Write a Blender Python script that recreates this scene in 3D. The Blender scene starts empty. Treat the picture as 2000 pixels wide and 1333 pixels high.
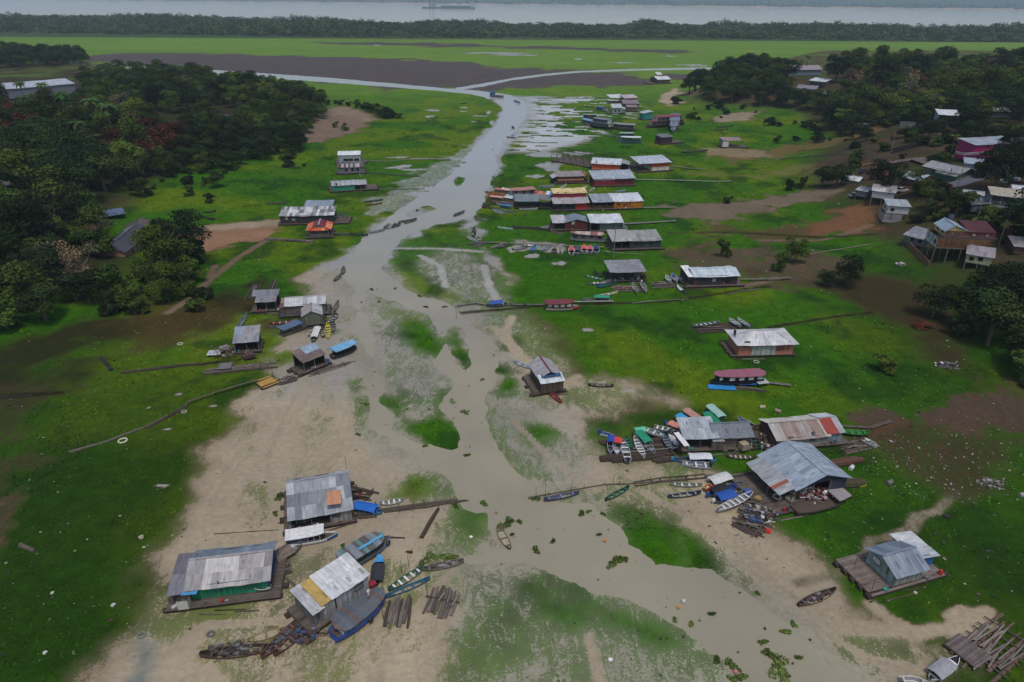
import bpy, math, random
import numpy as np
from mathutils import Vector, Matrix, Euler

random.seed(7)
RNG = np.random.default_rng(11)
C = bpy.context.scene.collection
scene = bpy.context.scene

# ---------------------------------------------------------------- camera
CAM_H = 65.0
PITCH = math.radians(26.97)
ROLL = math.radians(0.32)
FPX = 1333.3                      # focal length in pixels of a 2000 px wide picture
_f = Vector((0, math.cos(PITCH), -math.sin(PITCH)))
_u0 = Vector((0, math.sin(PITCH), math.cos(PITCH)))
_r0 = Vector((1, 0, 0))
_r = _r0 * math.cos(ROLL) + _u0 * math.sin(ROLL)
_u = _u0 * math.cos(ROLL) - _r0 * math.sin(ROLL)
cam_data = bpy.data.cameras.new("camera")
cam_data.lens = 24.0
cam_data.sensor_width = 36.0
cam_data.clip_start = 0.5
cam_data.clip_end = 30000
cam = bpy.data.objects.new("camera", cam_data)
C.objects.link(cam)
cam.matrix_world = Matrix(((_r.x, _u.x, -_f.x, 0), (_r.y, _u.y, -_f.y, 0), (_r.z, _u.z, -_f.z, CAM_H), (0, 0, 0, 1)))
scene.camera = cam

# ---------------------------------------------------------------- sky, sun, exposure
SUN_EL, SUN_AZ = math.radians(68), math.radians(165)   # azimuth clockwise from +Y
world = bpy.data.worlds.new("World")
scene.world = world
world.use_nodes = True
wn = world.node_tree
bg = wn.nodes["Background"]
sky = wn.nodes.new("ShaderNodeTexSky")
sky.sky_type = 'NISHITA'
sky.sun_disc = False
sky.sun_elevation = SUN_EL
sky.sun_rotation = SUN_AZ
sky.air_density = 1.0
sky.dust_density = 3.0
sky.ozone_density = 1.0
wn.links.new(sky.outputs[0], bg.inputs[0])
bg.inputs[1].default_value = 0.1
sd = bpy.data.lights.new("sun", 'SUN')
sd.energy = 1.5
sd.angle = math.radians(12)
sd.color = (1.0, 0.95, 0.88)
sun = bpy.data.objects.new("sun", sd)
C.objects.link(sun)
sdir = Vector((math.sin(SUN_AZ) * math.cos(SUN_EL), math.cos(SUN_AZ) * math.cos(SUN_EL), math.sin(SUN_EL)))
sun.rotation_euler = sdir.to_track_quat('Z', 'Y').to_euler()
scene.view_settings.view_transform = 'Standard'
scene.view_settings.look = 'None'
scene.view_settings.exposure = 0.08
scene.view_settings.gamma = 1.0
scene.cycles.max_bounces = 6
scene.cycles.volume_bounces = 1
scene.cycles.transparent_max_bounces = 8
scene.cycles.use_denoising = True

# ---------------------------------------------------------------- helpers: numbers
def s2l(c):
    return tuple(((v / 255.0) / 12.92 if v <= 10 else ((v / 255.0 + 0.055) / 1.055) ** 2.4) for v in c)

def rgb(r, g, b):
    return s2l((r, g, b))

def ray(px, py):
    d = _f + _r * ((px - 1000) / FPX) - _u * ((py - 666.5) / FPX)
    return d

def flat(px, py, z=0.0):
    d = ray(px, py)
    t = (CAM_H - z) / -d.z
    return (d.x * t, d.y * t)

def sstep(a, b, x):
    t = np.clip((x - a) / (b - a), 0, 1)
    return t * t * (3 - 2 * t)

_PERM = np.random.default_rng(5).random((256, 256))
def vnoise(x, y):
    xi, yi = np.floor(x).astype(np.int64), np.floor(y).astype(np.int64)
    fx, fy = x - xi, y - yi
    fx, fy = fx * fx * (3 - 2 * fx), fy * fy * (3 - 2 * fy)
    a = _PERM[xi & 255, yi & 255]; b = _PERM[(xi + 1) & 255, yi & 255]
    c = _PERM[xi & 255, (yi + 1) & 255]; d = _PERM[(xi + 1) & 255, (yi + 1) & 255]
    return (a * (1 - fx) + b * fx) * (1 - fy) + (c * (1 - fx) + d * fx) * fy

def fbm(x, y, o=4):
    s, a, n = 0, 1.0, 0
    for k in range(o):
        s = s + a * vnoise(x * 2 ** k + 17.3 * k, y * 2 ** k + 9.1 * k); n += a; a *= 0.5
    return s / n

def psd(P, X, Y, far=1e9):
    """signed distance (positive inside) from points X, Y to the polygon P of ground points"""
    P = np.array(P, float)
    out = np.full(X.shape, -1e9)
    x0, y0 = P.min(0) - far; x1, y1 = P.max(0) + far
    m = (X >= x0) & (X <= x1) & (Y >= y0) & (Y <= y1)
    if not m.any(): return out
    x, y = X[m], Y[m]
    d2 = np.full(x.shape, 1e18); ins = np.zeros(x.shape, bool)
    n = len(P)
    for i in range(n):
        ax, ay = P[i]; bx, by = P[(i + 1) % n]
        ex, ey = bx - ax, by - ay
        t = np.clip(((x - ax) * ex + (y - ay) * ey) / (ex * ex + ey * ey + 1e-12), 0, 1)
        d2 = np.minimum(d2, (x - ax - t * ex) ** 2 + (y - ay - t * ey) ** 2)
        if ay != by:
            c = ((ay > y) != (by > y)) & (x < ex * (y - ay) / (by - ay) + ax)
            ins ^= c
    d = np.sqrt(d2)
    out[m] = np.where(ins, d, -d)
    return out

def lsd(P, X, Y, far=60):
    """distance to a polyline"""
    P = np.array(P, float)
    out = np.full(X.shape, 1e9)
    x0, y0 = P.min(0) - far; x1, y1 = P.max(0) + far
    m = (X >= x0) & (X <= x1) & (Y >= y0) & (Y <= y1)
    if not m.any(): return out
    x, y = X[m], Y[m]; d2 = np.full(x.shape, 1e18)
    for i in range(len(P) - 1):
        ax, ay = P[i]; bx, by = P[i + 1]; ex, ey = bx - ax, by - ay
        t = np.clip(((x - ax) * ex + (y - ay) * ey) / (ex * ex + ey * ey + 1e-12), 0, 1)
        d2 = np.minimum(d2, (x - ax - t * ex) ** 2 + (y - ay - t * ey) ** 2)
    out[m] = np.sqrt(d2)
    return out

def G(pts):
    return [flat(*p) for p in pts]

# ---------------------------------------------------------------- the two hills
HILL_L = G([(-420, 760), (0, 690), (130, 640), (260, 612), (400, 560), (440, 500), (320, 440), (420, 350), (560, 300), (660, 262), (690, 225), (650, 196), (460, 152), (220, 131), (120, 108), (-700, 100)])
HILL_R = G([(1285, 190), (1330, 172), (1420, 140), (1500, 118), (2900, 118), (2900, 900), (2250, 800), (2010, 735), (1870, 650), (1720, 560), (1600, 480), (1500, 400), (1480, 330), (1560, 270), (1500, 225), (1300, 212)])
def hill_h(X, Y):
    dl = psd(HILL_L, X, Y, 5)
    dr = psd(HILL_R, X, Y, 5)
    h = 8.0 * sstep(0, 62, dl) + 15.0 * sstep(0, 75, dr)
    h = h + (h > 0.05) * (fbm(X / 19, Y / 19, 3) - 0.5) * 1.6 * np.clip(h / 4, 0, 1)
    return h
def hz(x, y):
    return float(hill_h(np.array([x]), np.array([y]))[0])

def at(px, py, dz=0.0):
    """the point of the terrain seen at a pixel of the 2000 px picture"""
    if 705 < px < 1280 or (430 < px < 1440 and py > 470) or py > 720:
        x, y = flat(px, py, dz); return Vector((x, y, dz))
    d = ray(px, py)
    T = np.arange(20, 1500, 1.0) / d.y if d.y > 0 else np.arange(20, 1500)
    X, Y, Z = d.x * T, d.y * T, CAM_H + d.z * T
    H = hill_h(X, Y)
    k = np.argmax(Z < H)
    if not (Z < H).any():
        x, y = flat(px, py); return Vector((x, y, 0))
    a, b = k - 1, k
    fa, fb = Z[a] - H[a], Z[b] - H[b]
    s = fa / (fa - fb)
    return Vector((X[a] + (X[b] - X[a]) * s, Y[a] + (Y[b] - Y[a]) * s, H[a] + (H[b] - H[a]) * s))

# ---------------------------------------------------------------- helpers: objects
def tag(o, label=None, cat=None, group=None, kind=None):
    if label: o["label"] = label
    if cat: o["category"] = cat
    if group: o["group"] = group
    if kind: o["kind"] = kind
    return o

def empty(name, loc, rz=0.0):
    o = bpy.data.objects.new(name, None)
    o.empty_display_size = 0.5
    o.location = loc
    o.rotation_euler = (0, 0, rz)
    C.objects.link(o)
    return o

# ---------------------------------------------------------------- materials
def _nt(name):
    m = bpy.data.materials.new(name); m.use_nodes = True
    nt = m.node_tree
    b = nt.nodes["Principled BSDF"]
    return m, nt, b

def N(nt, t, **kw):
    n = nt.nodes.new(t)
    for k, v in kw.items():
        if k.startswith("i_"):
            n.inputs[int(k[2:]) if k[2:].isdigit() else k[2:].replace("_", " ")].default_value = v
        else:
            setattr(n, k, v)
    return n

def mathn(nt, op, a, b=None, c=None, clamp=False):
    n = nt.nodes.new("ShaderNodeMath"); n.operation = op; n.use_clamp = clamp
    for i, v in enumerate((a, b, c)):
        if v is None: continue
        if isinstance(v, (int, float)): n.inputs[i].default_value = v
        else: nt.links.new(v, n.inputs[i])
    return n.outputs[0]

def maprange(nt, v, a, b, c, d, smooth=False):
    n = nt.nodes.new("ShaderNodeMapRange")
    if smooth: n.interpolation_type = 'SMOOTHSTEP'
    nt.links.new(v, n.inputs[0])
    for i, x in enumerate((a, b, c, d)): n.inputs[i + 1].default_value = x
    return n.outputs[0]

def noise(nt, vec, scale, detail=3, rough=0.55, dist=0.0):
    n = nt.nodes.new("ShaderNodeTexNoise")
    n.inputs["Scale"].default_value = scale; n.inputs["Detail"].default_value = detail
    n.inputs["Roughness"].default_value = rough; n.inputs["Distortion"].default_value = dist
    if vec is not None: nt.links.new(vec, n.inputs["Vector"])
    return n.outputs[0]

def vmul(nt, vec, s):
    n = nt.nodes.new("ShaderNodeVectorMath"); n.operation = 'MULTIPLY'
    nt.links.new(vec, n.inputs[0]); n.inputs[1].default_value = s
    return n.outputs[0]

def mixc(nt, f, a, b, blend='MIX'):
    n = nt.nodes.new("ShaderNodeMix"); n.data_type = 'RGBA'; n.blend_type = blend
    for sock, v in ((n.inputs[0], f), (n.inputs[6], a), (n.inputs[7], b)):
        if isinstance(v, (int, float)): sock.default_value = v
        elif isinstance(v, tuple): sock.default_value = (*v[:3], 1)
        else: nt.links.new(v, sock)
    return n.outputs[2]

def scalec(nt, col, f):
    n = nt.nodes.new("ShaderNodeVectorMath"); n.operation = 'SCALE'
    nt.links.new(col, n.inputs[0])
    if isinstance(f, (int, float)): n.inputs[3].default_value = f
    else: nt.links.new(f, n.inputs[3])
    return n.outputs[0]

def make_mat(name, kind):
    m, nt, b = _nt(name)
    col = N(nt, "ShaderNodeAttribute", attribute_name="Col").outputs[0]
    uv = N(nt, "ShaderNodeUVMap", uv_map="UVMap").outputs[0]
    tc = N(nt, "ShaderNodeTexCoord")
    rough = 0.8
    if kind == 'metal':       # corrugated sheets; u runs across the ribs, v down the slope
        st = noise(nt, vmul(nt, uv, (2.2, 0.35, 1)), 1.5, 4)
        bl = noise(nt, vmul(nt, uv, (0.5, 0.5, 1)), 1.3, 3)
        f = mathn(nt, 'ADD', maprange(nt, st, 0.25, 0.75, 0.66, 1.16), maprange(nt, bl, 0.3, 0.7, -0.14, 0.12))
        c = scalec(nt, col, f)
        rn = noise(nt, vmul(nt, uv, (1.3, 0.4, 1)), 2.4, 5, 0.65)
        oi = N(nt, "ShaderNodeObjectInfo").outputs["Random"]
        th = mathn(nt, 'SUBTRACT', rn, mathn(nt, 'MULTIPLY', oi, 0.08))
        c = mixc(nt, maprange(nt, th, 0.57, 0.68, 0, 0.65, True), c, (0.10, 0.05, 0.03))
        ribs = N(nt, "ShaderNodeTexWave", wave_type='BANDS', bands_direction='X')
        nt.links.new(uv, ribs.inputs[0]); ribs.inputs["Scale"].default_value = 1.6
        bp = N(nt, "ShaderNodeBump"); bp.inputs["Strength"].default_value = 0.35; bp.inputs["Distance"].default_value = 0.03
        nt.links.new(ribs.outputs[1], bp.inputs["Height"]); nt.links.new(bp.outputs[0], b.inputs["Normal"])
        rough = 0.5
    elif kind == 'wood':      # boards: v runs across the boards
        sep = N(nt, "ShaderNodeSeparateXYZ"); nt.links.new(uv, sep.inputs[0])
        bd = mathn(nt, 'FLOOR', mathn(nt, 'DIVIDE', sep.outputs[1], 0.17))
        wn_ = N(nt, "ShaderNodeTexWhiteNoise", noise_dimensions='1D'); nt.links.new(bd, wn_.inputs["W"])
        fr = mathn(nt, 'FRACT', mathn(nt, 'DIVIDE', sep.outputs[1], 0.17))
        gap = mathn(nt, 'GREATER_THAN', fr, 0.1)
        gr = noise(nt, vmul(nt, uv, (0.5, 5, 1)), 2.5, 4)
        f = mathn(nt, 'MULTIPLY', maprange(nt, wn_.outputs[0], 0, 1, 0.6, 1.25), maprange(nt, gr, 0.25, 0.75, 0.65, 1.25))
        f = mathn(nt, 'MULTIPLY', f, maprange(nt, gap, 0, 1, 0.35, 1))
        bl = noise(nt, vmul(nt, uv, (1, 1, 1)), 0.9, 3)
        f = mathn(nt, 'MULTIPLY', f, maprange(nt, bl, 0.3, 0.7, 0.75, 1.15))
        c = scalec(nt, col, f)
        rough = 0.85
    elif kind == 'paint':
        st = noise(nt, vmul(nt, uv, (1.5, 1.5, 1)), 1.3, 5, 0.65)
        c = scalec(nt, col, maprange(nt, st, 0.28, 0.72, 0.68, 1.12))
        dn = noise(nt, tc.outputs["Object"], 1.7, 5, 0.7)
        c = mixc(nt, maprange(nt, dn, 0.56, 0.74, 0, 0.55, True), c, (0.09, 0.075, 0.06))
        rough = 0.6
    elif kind == 'cloth':
        st = noise(nt, tc.outputs["Object"], 3.0, 4)
        c = scalec(nt, col, maprange(nt, st, 0.3, 0.7, 0.75, 1.15))
        bp = N(nt, "ShaderNodeBump"); bp.inputs["Strength"].default_value = 0.4; bp.inputs["Distance"].default_value = 0.1
        nt.links.new(st, bp.inputs["Height"]); nt.links.new(bp.outputs[0], b.inputs["Normal"])
        rough = 0.75
    elif kind == 'log':
        st = noise(nt, vmul(nt, uv, (0.5, 4, 1)), 2.0, 5, 0.7)
        c = scalec(nt, col, maprange(nt, st, 0.3, 0.7, 0.35, 1.6))
        bp = N(nt, "ShaderNodeBump"); bp.inputs["Strength"].default_value = 0.8; bp.inputs["Distance"].default_value = 0.08
        nt.links.new(st, bp.inputs["Height"]); nt.links.new(bp.outputs[0], b.inputs["Normal"])
        rough = 0.9
    elif kind == 'leaf':
        st = noise(nt, tc.outputs["Object"], 0.8, 3)
        orr = N(nt, "ShaderNodeObjectInfo").outputs["Random"]
        c = scalec(nt, col, mathn(nt, 'MULTIPLY', maprange(nt, st, 0.3, 0.7, 0.6, 1.35), maprange(nt, orr, 0, 1, 0.62, 1.45)))
        c = mixc(nt, maprange(nt, mathn(nt, 'FRACT', mathn(nt, 'MULTIPLY', orr, 7.3)), 0, 1, 0, .5), c, mixc(nt, 1.0, c, (1.45, 1.05, .7), 'MULTIPLY'))
        rough = 0.7
        b.inputs["Specular IOR Level"].default_value = 0.08
    else:                     # plain
        st = noise(nt, tc.outputs["Object"], 2.5, 4)
        c = scalec(nt, col, maprange(nt, st, 0.3, 0.7, 0.8, 1.15))
        rough = 0.55
    nt.links.new(c, b.inputs["Base Color"])
    b.inputs["Roughness"].default_value = rough
    if kind == 'glass':
        b.inputs["Roughness"].default_value = 0.1
    return m
MATS = {k: make_mat(n, k) for k, n in (('metal', 'corrugated_metal'), ('wood', 'weathered_boards'), ('paint', 'worn_paint'), ('cloth', 'tarpaulin'), ('log', 'old_timber'), ('leaf', 'foliage'), ('plain', 'plain_surface'), ('glass', 'window_glass'))}
MKEYS = list(MATS)

# ---------------------------------------------------------------- mesh builder
class MB:
    def __init__(s):
        s.v = []; s.f = []; s.c = []; s.m = []; s.uv = []
    def poly(s, pts, col, m='plain', vert=False):
        n = len(s.v); s.v += [tuple(p) for p in pts]; s.f.append(tuple(range(n, n + len(pts))))
        s.c.append(tuple(col[:3])); s.m.append(m)
        P = [Vector(p) for p in pts]
        e = (P[1] - P[0]); L = e.length
        e = e / L if L > 1e-9 else Vector((1, 0, 0))
        nr = (P[1] - P[0]).cross(P[-1] - P[0])
        if nr.length < 1e-12: nr = Vector((0, 0, 1))
        w = nr.normalized().cross(e)
        ou, ov = random.random() * 30, int(random.random() * 60) * 0.17
        for p in P:
            a, b = (p - P[0]).dot(e), (p - P[0]).dot(w)
            s.uv.append((b + ou, a + ov) if vert else (a + ou, b + ov))
    def box(s, x0, x1, y0, y1, z0, z1, col, m='plain', vert=False, bottom=True, topcol=None):
        a = [(x0, y0, z0), (x1, y0, z0), (x1, y1, z0), (x0, y1, z0), (x0, y0, z1), (x1, y0, z1), (x1, y1, z1), (x0, y1, z1)]
        for k, q in enumerate(((0, 1, 5, 4), (1, 2, 6, 5), (2, 3, 7, 6), (3, 0, 4, 7), (4, 5, 6, 7), (3, 2, 1, 0))):
            if k == 5 and not bottom: continue
            s.poly([a[i] for i in q], topcol if (k == 4 and topcol) else col, m, vert and k < 4)
    def bar(s, p, q, w, h, col, m='wood'):
        p, q = Vector(p), Vector(q); d = (q - p)
        if d.length < 1e-6: return
        d.normalize()
        up = Vector((0, 0, 1)) if abs(d.z) < 0.95 else Vector((1, 0, 0))
        r = d.cross(up).normalized() * w / 2; u = r.cross(d).normalized() * h / 2
        A = [p - r - u, p + r - u, p + r + u, p - r + u]; B = [x + (q - p) for x in A]
        for i in range(4):
            j = (i + 1) % 4
            s.poly([A[i], B[i], B[j], A[j]], col, m)
        s.poly(A[::-1], col, m); s.poly(B, col, m)
    def tube(s, p, q, r, n=8, col=(.1, .1, .1), m='log', r2=None, endcol=None, jit=0.0):
        p, q = Vector(p), Vector(q); d = (q - p).normalized(); r2 = r if r2 is None else r2
        up = Vector((0, 0, 1)) if abs(d.z) < 0.9 else Vector((1, 0, 0))
        a = d.cross(up).normalized(); b = a.cross(d)
        def ring(c, rr):
            return [c + (a * math.cos(2 * math.pi * i / n) + b * math.sin(2 * math.pi * i / n)) * rr * (1 + random.uniform(-jit, jit)) for i in range(n)]
        A, B = ring(p, r), ring(q, r2)
        for i in range(n):
            j = (i + 1) % n
            s.poly([A[i], B[i], B[j], A[j]], col, m)
        s.poly(A[::-1], endcol or col, m); s.poly(B, endcol or col, m)
    def build(s, name, parent=None, loc=None, rz=0.0, smooth=False, weld=False):
        me = bpy.data.meshes.new(name)
        me.from_pydata(s.v, [], s.f)
        used = [k for k in MKEYS if k in s.m]
        for k in used: me.materials.append(MATS[k])
        idx = {k: i for i, k in enumerate(used)}
        me.polygons.foreach_set("material_index", [idx[k] for k in s.m])
        ca = me.attributes.new("Col", 'FLOAT_COLOR', 'CORNER')
        cols = []
        for f, c in zip(s.f, s.c): cols += [c[0], c[1], c[2], 1.0] * len(f)
        ca.data.foreach_set("color", cols)
        ul = me.uv_layers.new(name="UVMap")
        ul.data.foreach_set("uv", [x for t in s.uv for x in t])
        if weld:
            import bmesh
            bm = bmesh.new(); bm.from_mesh(me); bmesh.ops.remove_doubles(bm, verts=bm.verts, dist=0.001); bm.to_mesh(me); bm.free()
        if smooth: me.polygons.foreach_set("use_smooth", [True] * len(me.polygons))
        me.update()
        o = bpy.data.objects.new(name, me)
        C.objects.link(o)
        if parent is not None: o.parent = parent
        if loc is not None: o.location = loc
        if rz: o.rotation_euler = (0, 0, rz)
        return o

def copy_tree(o, parent=None):
    c = o.copy(); C.objects.link(c); c.parent = parent
    for ch in [x for x in o.children]:
        copy_tree(ch, c)
    return c
# ================================================================ GROUND, WATER, HAZE
def grid_lines():
    ys = [22.0]
    while ys[-1] < 9000:
        y = ys[-1]; ys.append(y + max(0.5, y * 0.0062))
    xs = [0.0]; d = 0.6
    x = 0.0
    while x < 6500:
        if x > 118: d *= 1.021
        x += d; xs.append(x)
    xs = sorted(set([-v for v in xs] + xs))
    return np.array(xs), np.array(ys)
gx, gy = grid_lines()
NX, NY = len(gx), len(gy)
GX, GY = np.meshgrid(gx, gy)
X, Y = GX.ravel(), GY.ravel()
H = hill_h(X, Y)

# --- water: the creek and its arms, traced on the ground
CREEK = [
 G([(222,129),(300,131),(430,138),(520,144),(640,152),(760,163),(860,172),(940,178),(1000,187),(1030,203),(1028,225),(1012,250),(985,280),(968,306),(972,330),(958,352),(950,372),(945,400),(905,428),(885,432),(845,440),(800,460),(768,482),(750,505),(755,530),(790,560),(830,580),(870,593),(893,598),(900,612),(930,640),(962,682),(970,705),(966,740),(955,765),(957,778),(946,815),(953,850),(975,885),(1010,925),(1050,955),(1095,975),(1160,985),(1180,1010),(1230,1060),(1280,1105),(1330,1108),(1390,1116),(1450,1150),(1520,1200),(1580,1260),(1640,1320),(1680,1400),(1480,1400),(1440,1330),(1410,1290),(1340,1235),(1290,1195),(1210,1165),(1150,1145),(1080,1118),(1000,1100),(940,1105),(900,1095),(930,1080),(985,1068),(975,1040),(955,1000),(915,985),(880,950),(850,922),(815,893),(770,868),(735,850),(722,815),(718,780),(728,745),(722,700),(700,650),(690,600),(690,560),(668,540),(672,515),(694,488),(712,466),(740,440),(775,416),(800,395),(835,376),(860,356),(885,338),(905,312),(925,287),(950,264),(972,240),(983,212),(960,194),(920,184),(860,178),(760,170),(640,161),(520,152),(430,145),(300,134),(222,132)]),
 G([(890,172),(935,165),(1000,153),(1060,145),(1130,139),(1240,135),(1380,132),(1420,134),(1380,136),(1240,138),(1130,142),(1060,149),(1000,157),(940,170),(900,176)]),
]
ISLES = [
 G([(716,560),(745,580),(800,600),(835,618),(855,640),(858,680),(850,705),(870,735),(880,768),(862,790),(885,820),(903,850),(903,875),(880,887),(830,868),(780,842),(757,818),(750,790),(748,750),(735,700),(722,640),(710,600)]),
 G([(880,640),(892,634),(898,652),(915,690),(925,718),(916,740),(895,728),(884,700),(876,660)]),
 G([(868,772),(885,765),(897,787),(893,797),(872,790)]),
 G([(896,345),(910,348),(906,362),(888,368),(882,355)]),
 G([(868,330),(885,325),(890,333),(875,340)]), G([(800,410),(838,400),(852,408),(830,420),(800,428),(788,420)]),
]
wd = np.maximum(psd(CREEK[0], X, Y, 12), psd(CREEK[1], X, Y, 12))
for P in ISLES: wd = np.minimum(wd, -psd(P, X, Y, 8))
wd = np.maximum(wd, -20)
bign = fbm(X / 5.5, Y / 5.5, 4) - 0.5
wd = wd + bign * 3.4 + (fbm(X / 1.7, Y / 2.6, 3) - .5) * 1.2
# the wide river beyond the wood
RIV0 = 1560 + (fbm(X / 260, X * 0 + 3.3, 3) - 0.5) * 300
FAR_SHORE = 5000 - X * 0.30
rv = (Y > RIV0 + 130) & (Y < FAR_SHORE)
Z = np.where(H > 0.02, H, -np.clip((wd + 0.4) * 0.12, 0, 0.45))
Z = Z + np.where((H < 0.02) & (wd < -1), (fbm(X / 3.0, Y / 3.0, 3) - 0.5) * 0.10 + 0.03, 0)
Z = np.where(rv, -0.8, Z)
Z = np.where(Y > FAR_SHORE, np.clip((Y - FAR_SHORE) * 0.035, 0, 42) + fbm(X / 300, Y / 300, 3) * 18 * sstep(0, 900, Y - FAR_SHORE), Z)
me_v = np.stack([X, Y, Z], 1)

# --- what grows or lies where (coverage 0..1, bare colour, plant colour)
veg = np.ones_like(X)
GRASS = np.array(rgb(50, 94, 9)); GYEL = np.array(rgb(84, 108, 13)); GDRK = np.array(rgb(28, 62, 16))
SILT = np.array(rgb(163, 150, 126)); SILT2 = np.array(rgb(148, 143, 133)); SOIL = np.array(rgb(98, 78, 60)); PLUM = np.array(rgb(88, 80, 80))
n1 = fbm(X / 26, Y / 26, 4)[:, None]; n2 = fbm(X / 9 + 50, Y / 9, 4)[:, None]
vcol = GRASS * (1 - .85 * sstep(.45, .68, n1)) + GYEL * .85 * sstep(.45, .68, n1)
vcol = vcol * (1 - 0.75 * sstep(.52, .7, n2)) + GDRK * 0.75 * sstep(.52, .7, n2)
vcol = vcol * (0.8 + 0.4 * fbm(X / 2.1, Y / 2.1, 3)[:, None])
gcol = np.repeat(SOIL[None, :], len(X), 0) * (0.75 + 0.5 * n2)
wet = np.zeros_like(X)

def zone(P, soft, c=None, v=None, w=None, amt=1.0, far=None, vc=None, nz=3.0):
    """paint one patch of ground: P pixel outline on the ground plane, SOFT the width of its edge in metres"""
    global veg, gcol, vcol, wet
    d = psd(G(P), X, Y, soft * 2 + 2)
    d = d + (fbm(X / (soft * 1.6 + 1), Y / (soft * 1.6 + 1), 5) - 0.5) * nz * 1.5
    m = sstep(-soft, soft, d) * amt
    if v is not None: veg = veg * (1 - m) + v * m
    if c is not None: gcol = gcol * (1 - m[:, None]) + np.array(c) * m[:, None]
    if vc is not None: vcol = vcol * (1 - m[:, None]) + np.array(vc) * m[:, None]
    if w is not None: wet = wet * (1 - m) + w * m

# hills: mostly dry dark soil with patchy growth
hm = sstep(0.4, 3.0, H)
veg = veg * (1 - hm) + hm * (0.66 + 0.8 * (fbm(X / 14, Y / 14, 3) - 0.5))
gcol = gcol * (1 - hm[:, None]) + np.array(rgb(76, 62, 50)) * hm[:, None] * (0.6 + 0.8 * n2)
vcol = vcol * (1 - 0.55 * hm[:, None]) + np.array(rgb(48, 66, 28)) * 0.55 * hm[:, None]
er = sstep(0.3, 6.0, H) * (X > 0)
vcol = vcol * (1 - 0.75 * er[:, None]) + np.array(rgb(54, 58, 28)) * 0.75 * er[:, None]
veg = veg - .16 * er
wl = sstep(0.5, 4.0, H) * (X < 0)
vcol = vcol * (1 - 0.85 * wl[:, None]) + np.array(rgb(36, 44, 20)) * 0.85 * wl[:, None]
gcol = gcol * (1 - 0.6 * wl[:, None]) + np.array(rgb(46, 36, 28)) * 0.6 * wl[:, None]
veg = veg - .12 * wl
# far plain
far_m = sstep(330, 700, Y)[:, None]
vcol = vcol * (1 - 0.7 * far_m) + np.array(rgb(104, 136, 52)) * 0.7 * far_m * (0.82 + 0.36 * fbm(X / 240, Y / 60, 3)[:, None])
zone([(120,112),(240,104),(420,106),(640,111),(790,115),(900,124),(1010,133),(1150,139),(1280,150),(1360,146),(1330,156),(1250,166),(1100,168),(990,172),(900,182),(760,171),(640,160),(430,144),(220,132)], 14, PLUM * 0.9, 0.2, nz=50)
zone([(560,82),(700,83),(880,86),(1100,92),(1400,100),(1300,104),(1050,97),(860,91),(700,89)], 20, PLUM * 0.8, 0.3, nz=60)
zone([(1400,70),(1700,70),(2050,76),(2050,82),(1800,79),(1500,74)], 25, PLUM * 0.8, 0.35, nz=60)
# pale wet flat in the middle and along the creek
FLAT = [(940,395),(925,425),(935,450),(925,480),(950,500),(985,525),(1000,560),(985,590),(1010,600),(1050,640),(1090,700),(1130,735),(1220,745),(1290,762),(1310,780),(1240,800),(1160,830),(1170,870),(1200,905),(1340,900),(1400,930),(1440,985),(1480,1040),(1560,1090),(1640,1140),(1660,1190),(1740,1205),(1800,1240),(1900,1265),(1850,1300),(1840,1410),(170,1410),(200,1290),(270,1165),(345,1065),(395,985),(420,915),(438,845),(455,795),(505,748),(545,705),(525,680),(560,650),(640,640),(640,600),(590,575),(580,548),(640,520),(690,490),(712,466),(740,440),(775,416),(790,380),(850,330),(905,300),(960,250),(985,212),(940,186),(980,184),(1040,190),(1045,230),(1030,250),(985,290),(975,330),(962,365)]
zone(FLAT, 4.0, SILT, 0.04, 0.6, nz=7)
# greyer silt upstream where a film of water lies
zone([(640,520),(750,450),(940,390),(1000,520),(960,620),(1000,700),(1100,800),(1150,900),(1000,930),(850,850),(720,760),(560,760),(600,640)], 9, SILT2, None, 0.8, nz=9)
zone([(560,930),(880,930),(980,1060),(900,1110),(660,1060),(500,1000)], 5, SILT * 0.85 + SILT2 * 0.1, None, 0.6, nz=9)
wb = sstep(-6, -.4, wd) * (Y < 420); gcol = gcol * (1 - wb[:, None]) + np.array(rgb(148, 142, 123)) * wb[:, None]; wet = np.maximum(wet, wb); veg = veg * (1 - .75 * wb * (psd(G(FLAT), X, Y, 8) > 0))
inF = sstep(0, 4, psd(G(FLAT), X, Y, 8)); veg = veg + inF * (0.34 * sstep(.47, .62, fbm(X / 9 + 7, Y / 15, 4)) + 0.16 * sstep(.5, .6, fbm(X / 3.2, Y / 5, 3)))
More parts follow.
